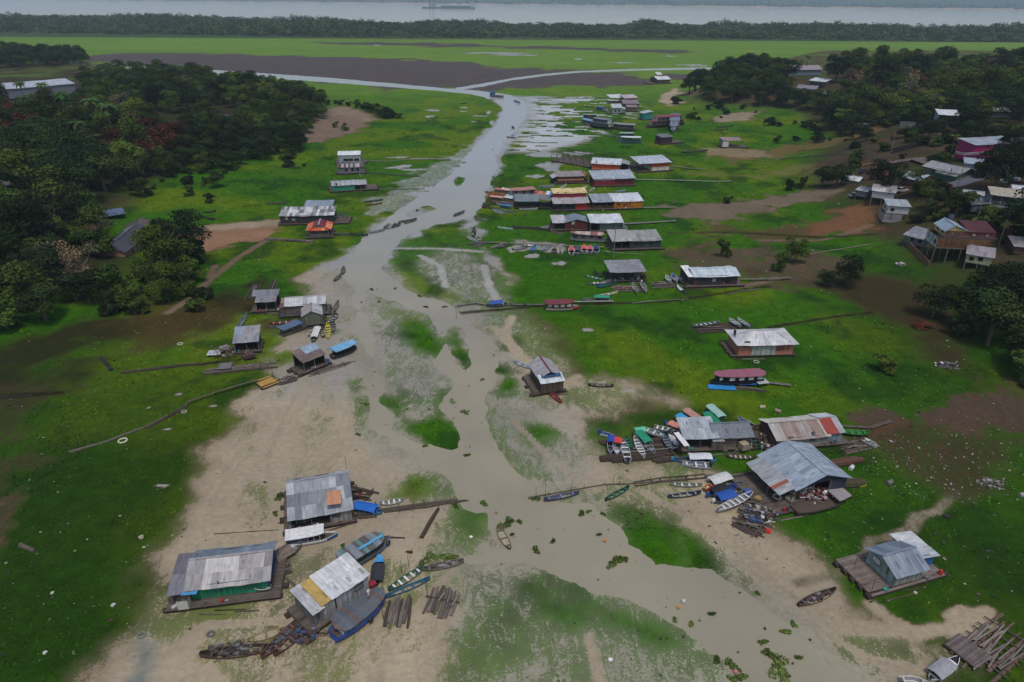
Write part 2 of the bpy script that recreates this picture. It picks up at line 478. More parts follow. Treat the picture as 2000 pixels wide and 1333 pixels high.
VP = [
 ([(730,575),(800,600),(850,625),(860,690),(830,695),(780,668),(740,655),(735,610)], .6), ([(800,632),(850,628),(857,690),(815,692)], .97),
 ([(760,670),(830,700),(872,740),(880,775),(860,800),(820,780),(750,735)], .45), ([(755,735),(790,760),(830,790),(870,770),(862,800),(820,795),(765,765)], .66),
 ([(755,790),(780,786),(800,812),(860,812),(880,822),(900,850),(904,876),(880,887),(830,867),(780,842),(757,816)], .97),
 ([(880,640),(893,634),(898,655),(915,690),(925,720),(915,740),(895,727),(884,692),(876,660)], .9), ([(868,772),(885,765),(897,787),(893,797)], .7),
 ([(958,710),(1000,716),(1032,742),(1028,760),(1000,776),(975,777),(957,766),(963,740)], 1.0), ([(985,712),(1040,735),(1092,790),(1080,803),(1010,777),(1035,755)], .56),
 ([(945,785),(980,790),(1000,830),(1020,872),(1060,912),(1100,948),(1088,962),(1050,942),(990,892),(953,858),(944,820)], .74), ([(950,782),(1040,800),(1130,900),(1112,955),(1060,930),(980,860)], .38),
 ([(1033,833),(1065,834),(1090,850),(1070,862),(1040,857)], .86), ([(1092,865),(1130,862),(1145,876),(1120,888),(1098,882)], .5),
 ([(685,735),(718,738),(722,780),(724,832),(700,848),(678,820),(672,770)], .7), ([(640,755),(672,752),(660,805),(650,850),(610,885),(585,905),(600,840)], .42),
 ([(780,868),(832,908),(855,925),(848,942),(800,905)], .52), ([(775,948),(840,938),(890,945),(880,962),(830,978),(770,978)], .58), ([(570,905),(640,900),(650,925),(580,940)], .4), ([(800,940),(815,942),(812,965),(796,960)], .9),
 ([(880,995),(930,985),(960,1040),(978,1066),(930,1077),(888,1040)], .55), ([(900,1005),(930,1000),(945,1040),(915,1045)], .75),
 ([(915,1112),(1000,1104),(1060,1114),(1150,1150),(1280,1195),(1335,1238),(1405,1292),(1440,1345),(1440,1410),(860,1410),(880,1300),(905,1240),(905,1160)], .46),
 ([(1005,1120),(1060,1150),(1125,1212),(1110,1232),(1050,1190)], .88), ([(1075,1128),(1130,1150),(1150,1175),(1150,1215),(1120,1180)], .72), ([(1140,1150),(1230,1192),(1310,1240),(1330,1262),(1250,1250),(1180,1222),(1145,1190)], .82),
 ([(950,1170),(1035,1180),(1062,1235),(1045,1272),(985,1262),(940,1220)], .64), ([(905,1262),(950,1290),(960,1400),(900,1400)], .62), ([(1050,1240),(1160,1260),(1150,1330),(1080,1320)], .52), ([(1350,1250),(1420,1300),(1400,1320),(1340,1290)], .6),
 ([(1172,1006),(1200,985),(1245,985),(1290,1010),(1370,1050),(1398,1112),(1352,1100),(1328,1070),(1332,1107),(1280,1106),(1225,1060)], .74), ([(1225,1035),(1265,1030),(1310,1070),(1330,1103),(1280,1103),(1240,1072)], .98), ([(1310,1050),(1365,1055),(1390,1108),(1355,1100)], .95),
 ([(400,1285),(470,1280),(475,1325),(415,1325)], .5), ([(580,1280),(685,1262),(700,1315),(590,1330)], .52), ([(640,1225),(680,1215),(690,1240),(650,1250)], .5),
 ([(455,600),(560,640),(525,690),(420,720),(455,740),(420,800),(380,700)], .9), ([(480,780),(540,770),(500,800),(440,830)], .6),
 ([(265,1175),(340,1170),(540,1185),(545,1192),(340,1190),(265,1190)], .72), ([(265,1205),(430,1200),(520,1208),(380,1220),(270,1222)], .72), ([(290,1150),(345,1150),(345,1160),(270,1165)], .7), ([(280,1228),(360,1225),(340,1240),(280,1240)], .6), ([(560,690),(600,688),(590,700),(555,702)], .8), ([(520,695),(560,690),(585,692),(545,705)], .9),
 ([(1640,1235),(1700,1243),(1770,1262),(1862,1272),(1830,1295),(1720,1275),(1650,1260)], .72), ([(1620,1190),(1700,1200),(1740,1230),(1650,1235)], .4),
 ([(1417,1070),(1450,1080),(1482,1108),(1460,1118)], .62), ([(1425,1130),(1455,1132),(1450,1142)], .6), ([(1462,1145),(1490,1155),(1495,1170),(1470,1165)], .6),
 ([(750,512),(790,470),(880,440),(925,470),(985,540),(1000,600),(895,598),(830,578),(785,555)], .8), ([(820,510),(880,485),(960,520),(975,590),(900,590),(840,560)], .5),
 ([(930,600),(1000,600),(1100,640),(1150,735),(1010,700),(960,650)], .5), ([(975,605),(1040,610),(1120,700),(1050,705),(1000,650)], .6), ([(970,655),(1010,660),(1010,690),(980,690)], .75),
 ([(1080,745),(1160,740),(1290,765),(1300,790),(1160,825),(1100,790)], .56), ([(1190,770),(1310,775),(1280,800),(1180,815)], .5),
 ([(1150,880),(1230,905),(1330,905),(1340,935),(1300,935),(1210,920)], .45), ([(1290,905),(1370,905),(1370,930),(1310,925)], .7), ([(1160,830),(1200,845),(1290,862),(1250,865),(1180,852)], .55),
 ([(960,330),(975,360),(985,400),(960,400)], .9), ([(840,445),(900,432),(925,470),(860,478),(800,470)], .85), ([(830,400),(870,380),(870,395),(820,425)], .7), ([(896,345),(912,350),(905,363),(886,366)], .97), ([(868,330),(890,325),(886,336)], .9),
 ([(700,400),(770,370),(850,355),(800,380),(760,410)], .45), ([(725,590),(745,590),(760,640),(735,650)], .4), ([(820,560),(860,555),(870,590),(840,580)], .9),
]
zone([(905,1118),(1000,1104),(1065,1112),(1150,1148),(1290,1195),(1345,1238),(1412,1292),(1445,1345),(1445,1410),(850,1410),(885,1290),(900,1200)], 1.5, rgb(146, 143, 124), .46, .6, nz=2)
zone([(950,785),(1040,800),(1140,890),(1110,955),(1060,940),(960,850)], 1.5, rgb(146, 142, 126), .45, .6, nz=2)
zone([(730,570),(850,620),(865,700),(880,770),(820,800),(755,740),(735,640)], 1.5, rgb(150, 146, 134), .42, .7, nz=2)
for P, v in VP: zone(P, 3.0, None, min(.9, v * 1.05 + .02) if v < .88 else v, None, nz=5.0)
# bare tracks and rills across the lower weed fan
def track(P, width, c, v=0.1, w=0.3, soft=1.0):
    global veg, gcol, wet
    d = lsd(G(P), X, Y, width * 3 + 4) + (fbm(X / 2.3, Y / 2.3, 3) - 0.5) * width * 1.1
    m = 1 - sstep(width * 0.5, width * 0.5 + soft, d)
    veg = veg * (1 - m) + v * m; gcol = gcol * (1 - m[:, None]) + np.array(c) * m[:, None]; wet = np.maximum(wet * (1 - m), w * m)
for P, w_ in (([(1150,1245),(1165,1300),(1180,1400)], .05),
              ([(1130,735),(1090,760),(1020,700),(965,640)], .6), ([(945,520),(955,560),(975,590)], .7), ([(1000,620),(985,650),(1010,690),(1040,730)], .8), 
              ([(1700,1180),(1740,1210),(1790,1235)], .8), ([(1790,1240),(1850,1225),(1930,1195)], .9), ([(1860,1240),(1935,1218)], .5), ([(1850,1205),(1880,1190)], .6), ([(1640,1225),(1720,1230),(1790,1238)], 1.0),
              ([(820,500),(860,520),(870,560)], .8), ([(750,485),(850,486),(940,492)], .6)):
    track(P, w_ * (.6 if P[0][1] < 520 else 1), SILT if P[0][1] > 560 else rgb(158, 158, 154), 0.12)
for P, w_ in (([(1870,960),(1830,1000),(1790,1010),(1770,1050),(1700,1055),(1690,1085),(1640,1120),(1560,1140)], .5), ([(1790,1010),(1780,1035),(1740,1050)], .8)):
    track(P, w_, SILT * .6, 0.45, 0.4)
for P in ([(430,935),(455,900),(490,865)], [(440,942),(470,905),(500,880)], [(700,1060),(640,1010),(600,960)], [(560,830),(600,780),(640,740)], [(880,1120),(820,1180),(760,1250),(740,1333)], [(1380,990),(1440,1060),(1500,1130),(1600,1200)], [(1250,960),(1330,1000),(1420,1060)], [(300,1300),(400,1220),(560,1215)], [(1000,820),(1060,880),(1120,930)], [(520,900),(540,980),(530,1060)], [(620,720),(560,800),(520,900)], [(1600,1230),(1700,1290),(1800,1310)]):
    track(P, 0.3, SILT * .88, 0.02, .6, .5)
zone([(275,1250),(300,1250),(305,1300),(290,1400),(240,1400),(255,1310)], 1.2, rgb(112,120,112), 0.1, 0.7, nz=2)
zone([(640,520),(720,440),(780,375),(850,325),(905,295),(960,245),(985,205),(940,180),(1050,185),(1050,240),(1000,290),(985,330),(975,370),(960,400),(1000,470),(960,500),(930,440),(850,470),(760,510),(730,540)], 4, rgb(150, 149, 146), None, .9, nz=6)
zone([(715,392),(770,362),(850,318),(905,292),(930,280),(925,300),(880,335),(830,375),(770,412),(720,425)], 3, rgb(156, 156, 154), .6, .9, nz=16)
# shallow wet mud ripples between the upper boats, sky reflection painted in as pale colour
UP = G([(1030,192),(1180,187),(1262,205),(1240,245),(1190,262),(1130,285),(1060,300),(985,300),(1005,265),(1035,235)])
dU = psd(UP, X, Y, 20); mU = sstep(-8, 12, dU)
st = fbm(X / 12 + 0.4 * Y / 15 + 2.2 * fbm(X / 40, Y / 40, 2), Y / 4.6 + 1.5 * fbm(X / 30, Y / 50, 2), 5)
mU = mU * sstep(.55, .585, st + 0.14 * sstep(45, 0, X - flat(1040, 230)[0] - 0))
veg = veg * (1 - mU) + 0.05 * mU; gcol = gcol * (1 - mU[:, None]) + np.array(rgb(190, 192, 192)) * mU[:, None]; wet = np.maximum(wet, mU)
def puddle(cx, cy, rx, ry, c=rgb(160, 160, 156), w=1.0):
    global veg, gcol, wet
    x0, y0 = flat(cx, cy); xa, _ = flat(cx + rx, cy); _, ya = flat(cx, cy - ry)
    a, b = abs(xa - x0), abs(ya - y0)
    d = 1 - np.sqrt(((X - x0) / a) ** 2 + ((Y - y0) / b) ** 2) + (fbm(X / (a * .35 + .5), Y / (b * .5 + .5), 3) - 0.5) * 1.1
    m = .85 * sstep(-0.15, 0.25, d) * (np.abs(X - x0) < 3 * a)
    veg = veg * (1 - m); gcol = gcol * (1 - m[:, None]) + np.array(c) * m[:, None]; wet = np.maximum(wet, m * w)
for p in [(970,104,75,1.6),(1010,108,50,1.4),(735,89,10,.8),(1130,116,10,1.5),(1213,123,30,.9),(1355,128,32,2),(1312,110,18,.8),(845,216,14,2),(905,211,10,1.5),(840,228,10,2),(940,227,22,1),(925,238,10,1),(800,332,28,2),(770,328,20,2),(905,218,8,1),(955,220,5,3),(960,240,4,4),
          (1065,303,38,5),(1075,325,30,9),(1045,345,20,3),(790,325,16,3),(1130,300,30,4),(1085,200,40,3),(1060,190,30,2),(825,380,30,4),(870,311,60,1.3),(780,308,30,1.2),(1170,748,20,2),(1230,765,12,2),(1148,645,12,3),(350,770,8,3),(290,797,5,2),(325,840,8,2),(415,793,9,2),(1010,487,20,6),(1040,500,16,4),(1090,515,18,3),(318,950,16,4),(700,300,10,1),(840,368,26,3)]:
    puddle(*p)
zone([(1000,468),(1100,478),(1110,492),(1010,492)], 1.5, SILT2, 0.35, 0.8)
# dry ground
ORANGE = np.array(rgb(146, 114, 90)); SAND = np.array(rgb(166, 150, 128)); BROWN = np.array(rgb(84, 62, 48))
zone([(330,456),(420,440),(530,436),(545,460),(520,470),(470,478),(420,495),(360,500),(335,480)], 2, ORANGE * .9, 0.14, 0, nz=9)
zone([(320,452),(400,442),(540,428),(580,432),(560,440),(400,452),(330,462)], 1.5, SAND * 0.8, 0.1, 0, nz=3)
zone([(560,272),(620,238),(640,212),(655,205),(700,215),(735,232),(720,250),(660,268),(600,280),(560,284)], 5, rgb(120, 104, 90), 0.15, 0, nz=14)
zone([(640,210),(700,212),(740,225),(720,236),(650,222)], 5, rgb(132, 118, 100), 0.1, 0, nz=10)
zone([(1290,185),(1320,172),(1330,180),(1310,195),(1340,205),(1310,208),(1285,200)], 3, SAND, 0.05, 0, nz=6)
zone([(1310,185),(1380,178),(1400,190),(1350,196)], 4, SAND * 0.85, 0.15, 0, nz=10)
zone([(1400,225),(1480,215),(1480,235),(1400,240)], 4, SAND * 0.7, 0.25, 0, nz=14)
zone([(1270,412),(1330,400),(1480,392),(1560,380),(1640,378),(1620,398),(1540,405),(1480,420),(1400,432),(1300,424)], 3, rgb(112, 100, 84), 0.25, 0, nz=14)
zone([(1310,330),(1420,340),(1560,330),(1600,345),(1480,352),(1360,345)], 3, rgb(110, 108, 60), 0.5, 0, nz=12)
zone([(1400,300),(1520,285),(1680,270),(1760,268),(1680,285),(1540,305),(1420,318)], 4, rgb(112, 92, 62), 0.45, 0, nz=16)
zone([(1370,290),(1480,290),(1500,305),(1380,306)], 3, rgb(140, 122, 98), 0.4, 0, nz=12)
zone([(1560,430),(1700,420),(1730,440),(1700,462),(1560,466)], 3, rgb(112, 80, 56), 0.3, 0, nz=12)
zone([(1400,440),(1560,445),(1600,470),(1480,470),(1400,460)], 4, BROWN * 1.2, 0.5, 0, nz=14)
zone([(1300,490),(1400,488),(1600,500),(1680,540),(1600,560),(1500,558),(1440,545),(1340,520)], 4, rgb(92, 76, 62), 0.42, 0, nz=18)
zone([(1480,540),(1700,520),(1900,640),(1840,700),(1760,640),(1700,600),(1580,572)], 7, rgb(64, 50, 36), 0.5, 0, vc=rgb(52, 66, 20), nz=20)
zone([(1700,815),(1800,800),(1900,770),(2100,730),(2100,860),(1900,850),(1760,842)], 3, rgb(84, 68, 58), 0.36, 0, nz=12)
zone([(1700,850),(1850,840),(1990,860),(1960,960),(1830,960),(1740,900)], 4, rgb(74, 62, 44), 0.5, 0, nz=8)
zone([(1620,880),(1700,830),(1760,820),(1700,880)], 2, rgb(86, 64, 48), 0.25, 0, nz=4)
zone([(-200,690),(140,640),(330,600),(400,570),(480,560),(480,600),(400,640),(200,680),(100,760),(-200,800)], 5, rgb(50, 38, 30), 0.62, 0, vc=rgb(40, 52, 14), nz=18)
zone([(-100,760),(90,760),(80,800),(20,860),(-100,900)], 3, rgb(72, 58, 44), 0.6, 0, nz=8)
zone([(-100,900),(60,880),(120,895),(20,930),(-60,1000)], 2, rgb(80, 68, 50), 0.6, 0, nz=5)
zone([(-60,1010),(28,960),(30,1020),(-10,1080)], 1.5, rgb(90, 74, 58), 0.5, 0, nz=4)
zone([(225,600),(480,590),(500,640),(240,680)], 4, rgb(80, 64, 38), 0.52, 0, nz=14)
zone([(100,760),(230,700),(330,720),(260,860),(120,880)], 6, None, None, None, 0.7, vc=rgb(86, 112, 20), nz=8)
zone([(-100,900),(300,880),(400,880),(330,1020),(180,1400),(-200,1400)], 8, None, None, None, 0.8, vc=rgb(28, 56, 12), nz=9)  # corner darkening painted into the grass colour of the lower left meadow
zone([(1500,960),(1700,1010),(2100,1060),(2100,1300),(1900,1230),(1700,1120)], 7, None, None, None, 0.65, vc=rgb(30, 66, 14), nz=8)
zone([(-100,640),(240,700),(470,760),(430,900),(330,1060),(200,1400),(-200,1400)], 16, vc=rgb(34, 60, 10), amt=.6, nz=14)  # left edge shade, put into the plant colour of the whole meadow
zone([(1600,520),(2200,520),(2200,1400),(1900,1260),(1640,1080),(1600,960),(1720,760)], 16, vc=rgb(34, 58, 12), amt=.6, nz=14)  # right edge shade, likewise painted as darker plant colour
# paths worn through the grass
for P in ([(395,560),(470,500),(520,470)], [(1480,470),(1600,470),(1700,455)], [(1340,545),(1450,560),(1520,545)], [(330,610),(395,570),(420,520)]):
    track(P, 0.9, rgb(112, 96, 80), 0.1, 0)
for P in ([(1300,455),(1440,455),(1700,470)], [(900,612),(1060,598),(1300,590),(1500,560)], [(1500,640),(1640,618),(1700,612)], [(240,728),(500,700)], [(0,775),(120,768)]):
    track(P, 0.5, rgb(36, 34, 20), 0.4, 0)
veg = veg + (np.abs(veg - 0.5) < 0.46) * 0
river_bank = sstep(0, -40, Y - RIV0 + 330)
# forest floor and far shore are dark growth
vcol = np.where((Y > 1180)[:, None], np.array(rgb(58, 74, 44)), vcol)
fr_m = (Y > 1180) & ~rv
veg = np.where(Y > FAR_SHORE, 1.0, veg)
vcol = np.where((Y > FAR_SHORE)[:, None], np.array(rgb(46, 62, 44)) * (0.7 + 0.6 * fbm(X / 500, Y / 200, 3))[:, None], vcol)
b_m = ((Y > FAR_SHORE) & (Y < FAR_SHORE + 130))
vcol = np.where(b_m[:, None], np.array(rgb(150, 128, 104)), vcol)

mesh = bpy.data.meshes.new("ground")
idx = np.arange(NX * NY).reshape(NY, NX)
quads = np.stack([idx[:-1, :-1], idx[:-1, 1:], idx[1:, 1:], idx[1:, :-1]], -1).reshape(-1, 4)
def fast_mesh(name, V, Q):
    me = bpy.data.meshes.new(name)
    me.vertices.add(len(V)); me.vertices.foreach_set("co", V.astype(np.float32).ravel())
    me.loops.add(Q.size); me.loops.foreach_set("vertex_index", Q.astype(np.int32).ravel())
    me.polygons.add(len(Q)); me.polygons.foreach_set("loop_start", np.arange(0, Q.size, Q.shape[1], dtype=np.int32))
    me.polygons.foreach_set("loop_total", np.full(len(Q), Q.shape[1], np.int32))
    me.update(calc_edges=True)
    return me
gm = fast_mesh("ground", me_v, quads)
gm.polygons.foreach_set("use_smooth", np.ones(len(quads), bool))
def pattr(me, name, arr):
    if arr.ndim == 1:
        a = me.attributes.new(name, 'FLOAT', 'POINT'); a.data.foreach_set("value", arr.astype(np.float32))
    else:
        a = me.attributes.new(name, 'FLOAT_COLOR', 'POINT')
        a.data.foreach_set("color", np.concatenate([arr, np.ones((len(arr), 1))], 1).astype(np.float32).ravel())
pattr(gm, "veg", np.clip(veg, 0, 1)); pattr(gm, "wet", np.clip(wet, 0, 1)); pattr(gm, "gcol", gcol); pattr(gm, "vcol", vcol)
ground = bpy.data.objects.new("ground", gm); C.objects.link(ground)
tag(ground, kind="structure")

m, nt, b = _nt("ground_cover")
tc = N(nt, "ShaderNodeTexCoord").outputs["Object"]
A = lambda n: N(nt, "ShaderNodeAttribute", attribute_name=n)
vg, wt, gc, vc = A("veg").outputs["Fac"], A("wet").outputs["Fac"], A("gcol").outputs["Color"], A("vcol").outputs["Color"]
na = noise(nt, vmul(nt, tc, (1, .5, 1)), 0.6, 9, 0.72, 1.2); nb = noise(nt, tc, 3.2, 6, 0.75); nc = noise(nt, tc, 0.07, 4, 0.6)
mx = mathn(nt, 'ADD', mathn(nt, 'MULTIPLY', na, 0.5), mathn(nt, 'MULTIPLY', nb, 0.5))
thr = mathn(nt, 'ADD', maprange(nt, mx, 0.42, 0.58, -0.5, 0.5), mathn(nt, 'MULTIPLY_ADD', vg, 2.0, -0.5))
cov = maprange(nt, thr, 0.32, 0.68, 0, 1, True)
# plants: blade-scale mottling, clumps, yellowing
g1 = noise(nt, tc, 3.2, 5, 0.75); g2 = noise(nt, tc, 0.45, 5, 0.6)
vf = mathn(nt, 'MULTIPLY', maprange(nt, g1, 0.3, 0.7, 0.55, 1.4), maprange(nt, g2, 0.3, 0.7, 0.75, 1.25))
vcl = scalec(nt, vc, vf)
vcl = mixc(nt, maprange(nt, nc, 0.4, 0.62, 0, 0.22, True), vcl, scalec(nt, mixc(nt, 1.0, vc, (1.6, 1.05, 0.8), 'MULTIPLY'), vf))
# thin cover over silt is paler
vcl = mixc(nt, maprange(nt, vg, 0.35, 0.92, 0.62, 0.0), vcl, gc)
gf = mathn(nt, 'MULTIPLY', maprange(nt, noise(nt, tc, 1.3, 7, 0.7), 0.3, 0.7, 0.82, 1.14), maprange(nt, noise(nt, tc, 0.06, 5, 0.6, 1.0), 0.32, 0.68, 0.84, 1.12))
rg = mathn(nt, 'ABSOLUTE', mathn(nt, 'SUBTRACT', noise(nt, tc, 0.17, 5, 0.6, 1.5), 0.5))
rg2 = mathn(nt, 'ABSOLUTE', mathn(nt, 'SUBTRACT', noise(nt, tc, 0.6, 4, 0.6, 1.0), 0.5))
gf = mathn(nt, 'MULTIPLY', gf, mathn(nt, 'MULTIPLY', maprange(nt, rg, 0, 0.022, 0.86, 1), maprange(nt, rg2, 0, 0.03, 0.92, 1)))
gcl = scalec(nt, gc, gf)
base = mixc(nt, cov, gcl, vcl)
nt.links.new(base, b.inputs["Base Color"])
wr = mathn(nt, 'MULTIPLY', wt, mathn(nt, 'SUBTRACT', 1.0, cov))
nt.links.new(maprange(nt, wr, 0, 1, 0.92, 0.16), b.inputs["Roughness"])
nt.links.new(maprange(nt, wr, 0, 0.6, 0.06, 0.5), b.inputs["Specular IOR Level"])
bp = N(nt, "ShaderNodeBump"); bp.inputs["Distance"].default_value = 0.35
nt.links.new(mathn(nt, 'MULTIPLY', mathn(nt, 'ADD', g1, na), maprange(nt, cov, 0, 1, 0.12, 1.0)), bp.inputs["Height"])
nt.links.new(maprange(nt, wr, 0, 0.7, 0.5, 0.06), bp.inputs["Strength"])
nt.links.new(bp.outputs[0], b.inputs["Normal"])
gm.materials.append(m)

# --- tufts of growth standing on the meadow, too many to count
def tufts():
    rng = np.random.default_rng(21)
    k = np.where((veg > .8) & (wd < -1) & (Y > 38) & (Y < 420) & (np.abs(X) < Y * .62 + 45))[0]
    cl = fbm(X[k] / 4.5, Y[k] / 4.5, 3)
    pr = np.clip((cl - .42) * 5, .04, 1) * np.clip(1.0 - (Y[k] - 60) / 700, .3, 1)
    k = k[rng.random(len(k)) < pr]
    k = rng.choice(k, min(150000, len(k)), False)
    n = len(k); dd = Y[k]
    P = np.stack([X[k] + rng.uniform(-.5, .5, n), Y[k] + rng.uniform(-.5, .5, n), Z[k] + rng.uniform(.03, .16, n)], 1)
    Nn = rng.normal(size=(n, 3)) * .42 + np.array([0, 0, 1]); Nn /= np.linalg.norm(Nn, axis=1, keepdims=True)
    S_ = (.22 + dd * .0016) * rng.uniform(.6, 1.5, n)
    a = np.cross(Nn, rng.normal(size=(n, 3))); a /= np.linalg.norm(a, axis=1, keepdims=True); b_ = np.cross(Nn, a) * rng.uniform(.4, 1, (n, 1)); S_ = S_[:, None] * .5
    V = np.stack([P - a * S_, P - b_ * S_, P + a * S_, P + b_ * S_], 1).reshape(-1, 3)
    me = fast_mesh("grass", V, np.arange(4 * n).reshape(-1, 4))
    cc = np.concatenate([vcol[k] * rng.uniform(.65, 1.5, (n, 1)) * np.array([[1.05, 1, .9]]), np.ones((n, 1))], 1)
    me.attributes.new("Col", 'FLOAT_COLOR', 'CORNER').data.foreach_set("color", np.repeat(cc, 4, axis=0).astype(np.float32).ravel())
    me.materials.append(MATS['leaf']); o = bpy.data.objects.new("grass", me); C.objects.link(o); tag(o, kind="stuff")
tufts()
# --- water sheets: the creek, then the wide river
m, nt, b = _nt("muddy_water")
tc = N(nt, "ShaderNodeTexCoord").outputs["Object"]
w1 = noise(nt, vmul(nt, tc, (1, 1.6, 1)), 1.1, 4, 0.6); w2 = noise(nt, tc, 0.05, 4)
sp = N(nt, 'ShaderNodeSeparateXYZ'); nt.links.new(tc, sp.inputs[0])
nt.links.new(mixc(nt, maprange(nt, sp.outputs[1], 110, 330, 0, 1), mixc(nt, maprange(nt, w2, 0.35, 0.65, 0, 1), rgb(152, 146, 126), rgb(140, 135, 119)), rgb(160, 164, 166)), b.inputs["Base Color"])  # muddy near; upstream the sky's reflection is painted as blue grey
b.inputs["Roughness"].default_value = 0.09
b.inputs["IOR"].default_value = 1.33
bp = N(nt, "ShaderNodeBump"); bp.inputs["Distance"].default_value = 0.05; bp.inputs["Strength"].default_value = 0.35
nt.links.new(w1, bp.inputs["Height"]); nt.links.new(bp.outputs[0], b.inputs["Normal"])
WATER = m
Q = quads
wv = np.maximum(np.maximum(wd[Q[:, 0]], wd[Q[:, 1]]), np.maximum(wd[Q[:, 2]], wd[Q[:, 3]]))
sel = Q[(wv > -0.8) & (Y[Q[:, 0]] < 1150) & (H[Q].max(1) < 0.05)]
uq, inv = np.unique(sel.ravel(), return_inverse=True)
wm = fast_mesh("creek_water", np.stack([X[uq], Y[uq], np.full(len(uq), -0.05)], 1), inv.reshape(-1, 4))
wm.materials.append(WATER)
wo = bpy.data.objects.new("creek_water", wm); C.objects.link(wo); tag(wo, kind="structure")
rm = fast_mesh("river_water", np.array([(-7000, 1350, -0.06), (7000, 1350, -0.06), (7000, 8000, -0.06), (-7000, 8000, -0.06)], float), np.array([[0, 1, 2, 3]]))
RW_M = WATER.copy(); RW_M.name = 'silty_sky_tinted_river'; rm.materials.append(RW_M)
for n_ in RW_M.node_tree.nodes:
    if n_.type == 'MIX': n_.inputs[7].default_value = (*rgb(212, 212, 210), 1)  # silt colour lightened further to stand in for bright sky reflection
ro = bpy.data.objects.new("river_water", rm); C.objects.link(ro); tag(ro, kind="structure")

# --- haze
def make_haze():
    mb = bpy.data.meshes.new("haze")
    x0, x1, y0, y1, z0, z1 = -7500, 7500, -60, 9600, -3.0, 72
    V = [(x0, y0, z0), (x1, y0, z0), (x1, y1, z0), (x0, y1, z0), (x0, y0, z1), (x1, y0, z1), (x1, y1, z1), (x0, y1, z1)]
    mb.from_pydata(V, [], [(3, 2, 1, 0), (4, 5, 6, 7), (0, 1, 5, 4), (1, 2, 6, 5), (2, 3, 7, 6), (3, 0, 4, 7)])
    mat = bpy.data.materials.new("haze_air"); mat.use_nodes = True
    t = mat.node_tree; t.nodes.clear()
    out = t.nodes.new("ShaderNodeOutputMaterial"); pv = t.nodes.new("ShaderNodeVolumePrincipled")
    pv.inputs["Color"].default_value = (0.62, 0.82, 1.0, 1)
    pv.inputs["Density"].default_value = HAZE_D
    pv.inputs["Anisotropy"].default_value = 0.0
    t.links.new(pv.outputs[0], out.inputs["Volume"])
    mb.materials.append(mat)
    o = bpy.data.objects.new("haze", mb); C.objects.link(o)
    tag(o, kind="stuff")
HAZE_D = 0.00011
make_haze()
# ================================================================ TREES
def leaf_mesh(name, P, Nrm, S, Cc):
    """P centres, Nrm normals, S sizes, Cc colours -> one mesh of leaf-clump quads (bent in the middle)"""
    n = len(P)
    a = np.cross(Nrm, RNG.normal(size=(n, 3))); a /= np.linalg.norm(a, axis=1, keepdims=True) + 1e-9
    b = np.cross(Nrm, a)
    S = S[:, None]
    asp = RNG.uniform(0.55, 1.0, (n, 1))
    drop = Nrm * S * RNG.uniform(0.1, 0.45, (n, 1))
    v0 = P - a * S * .5 - drop * .5; v1 = P - b * S * asp * .5; v2 = P + a * S * .5 - drop * .5; v3 = P + b * S * asp * .5
    V = np.stack([v0, v1, v2, v3], 1).reshape(-1, 3)
    Qd = np.arange(4 * n).reshape(-1, 4)
    me = fast_mesh(name, V, Qd)
    ca = me.attributes.new("Col", 'FLOAT_COLOR', 'CORNER')
    cc = np.concatenate([Cc, np.ones((n, 1))], 1)
    ca.data.foreach_set("color", np.repeat(cc, 4, axis=0).astype(np.float32).ravel())
    me.materials.append(MATS['leaf'])
    return me

def crown_points(R, Hc, lobes, n, rng, flat_=0.75, spread=0.62):
    """points on the shells of several uneven lobes; returns centres, normals, lobe ids"""
    Ps, Ns, Ls = [], [], []
    L = []
    for k in range(lobes):
        ang = rng.uniform(0, 2 * math.pi); rr = R * spread * math.sqrt(rng.uniform(0, 1))
        zz = rng.uniform(-0.42, 0.42) * Hc * (1 - 0.45 * (rr / R) ** 2)
        lr = R * rng.uniform(0.26, 0.46)
        L.append((rr * math.cos(ang), rr * math.sin(ang), zz, lr))
    per = [l[3] ** 2 for l in L]; tot = sum(per)
    for k, (x, y, z, r) in enumerate(L):
        m = max(6, int(n * per[k] / tot))
        d = rng.normal(size=(m, 3)); d /= np.linalg.norm(d, axis=1, keepdims=True)
        d[:, 2] = np.where(d[:, 2] < -0.35, -d[:, 2], d[:, 2])
        rad = r * (1 - 0.42 * rng.uniform(0, 1, (m, 1)) ** 2.0) * rng.uniform(0.85, 1.15, (m, 1))
        p = d * rad * np.array([1, 1, flat_]) + np.array([x, y, z])
        Ps.append(p); nn = d * 0.7 + rng.normal(size=(m, 3)) * 0.45 + np.array([0, 0, 0.35])
        Ns.append(nn / np.linalg.norm(nn, axis=1, keepdims=True)); Ls.append(np.full(m, k))
    return np.concatenate(Ps), np.concatenate(Ns), np.concatenate(Ls), L

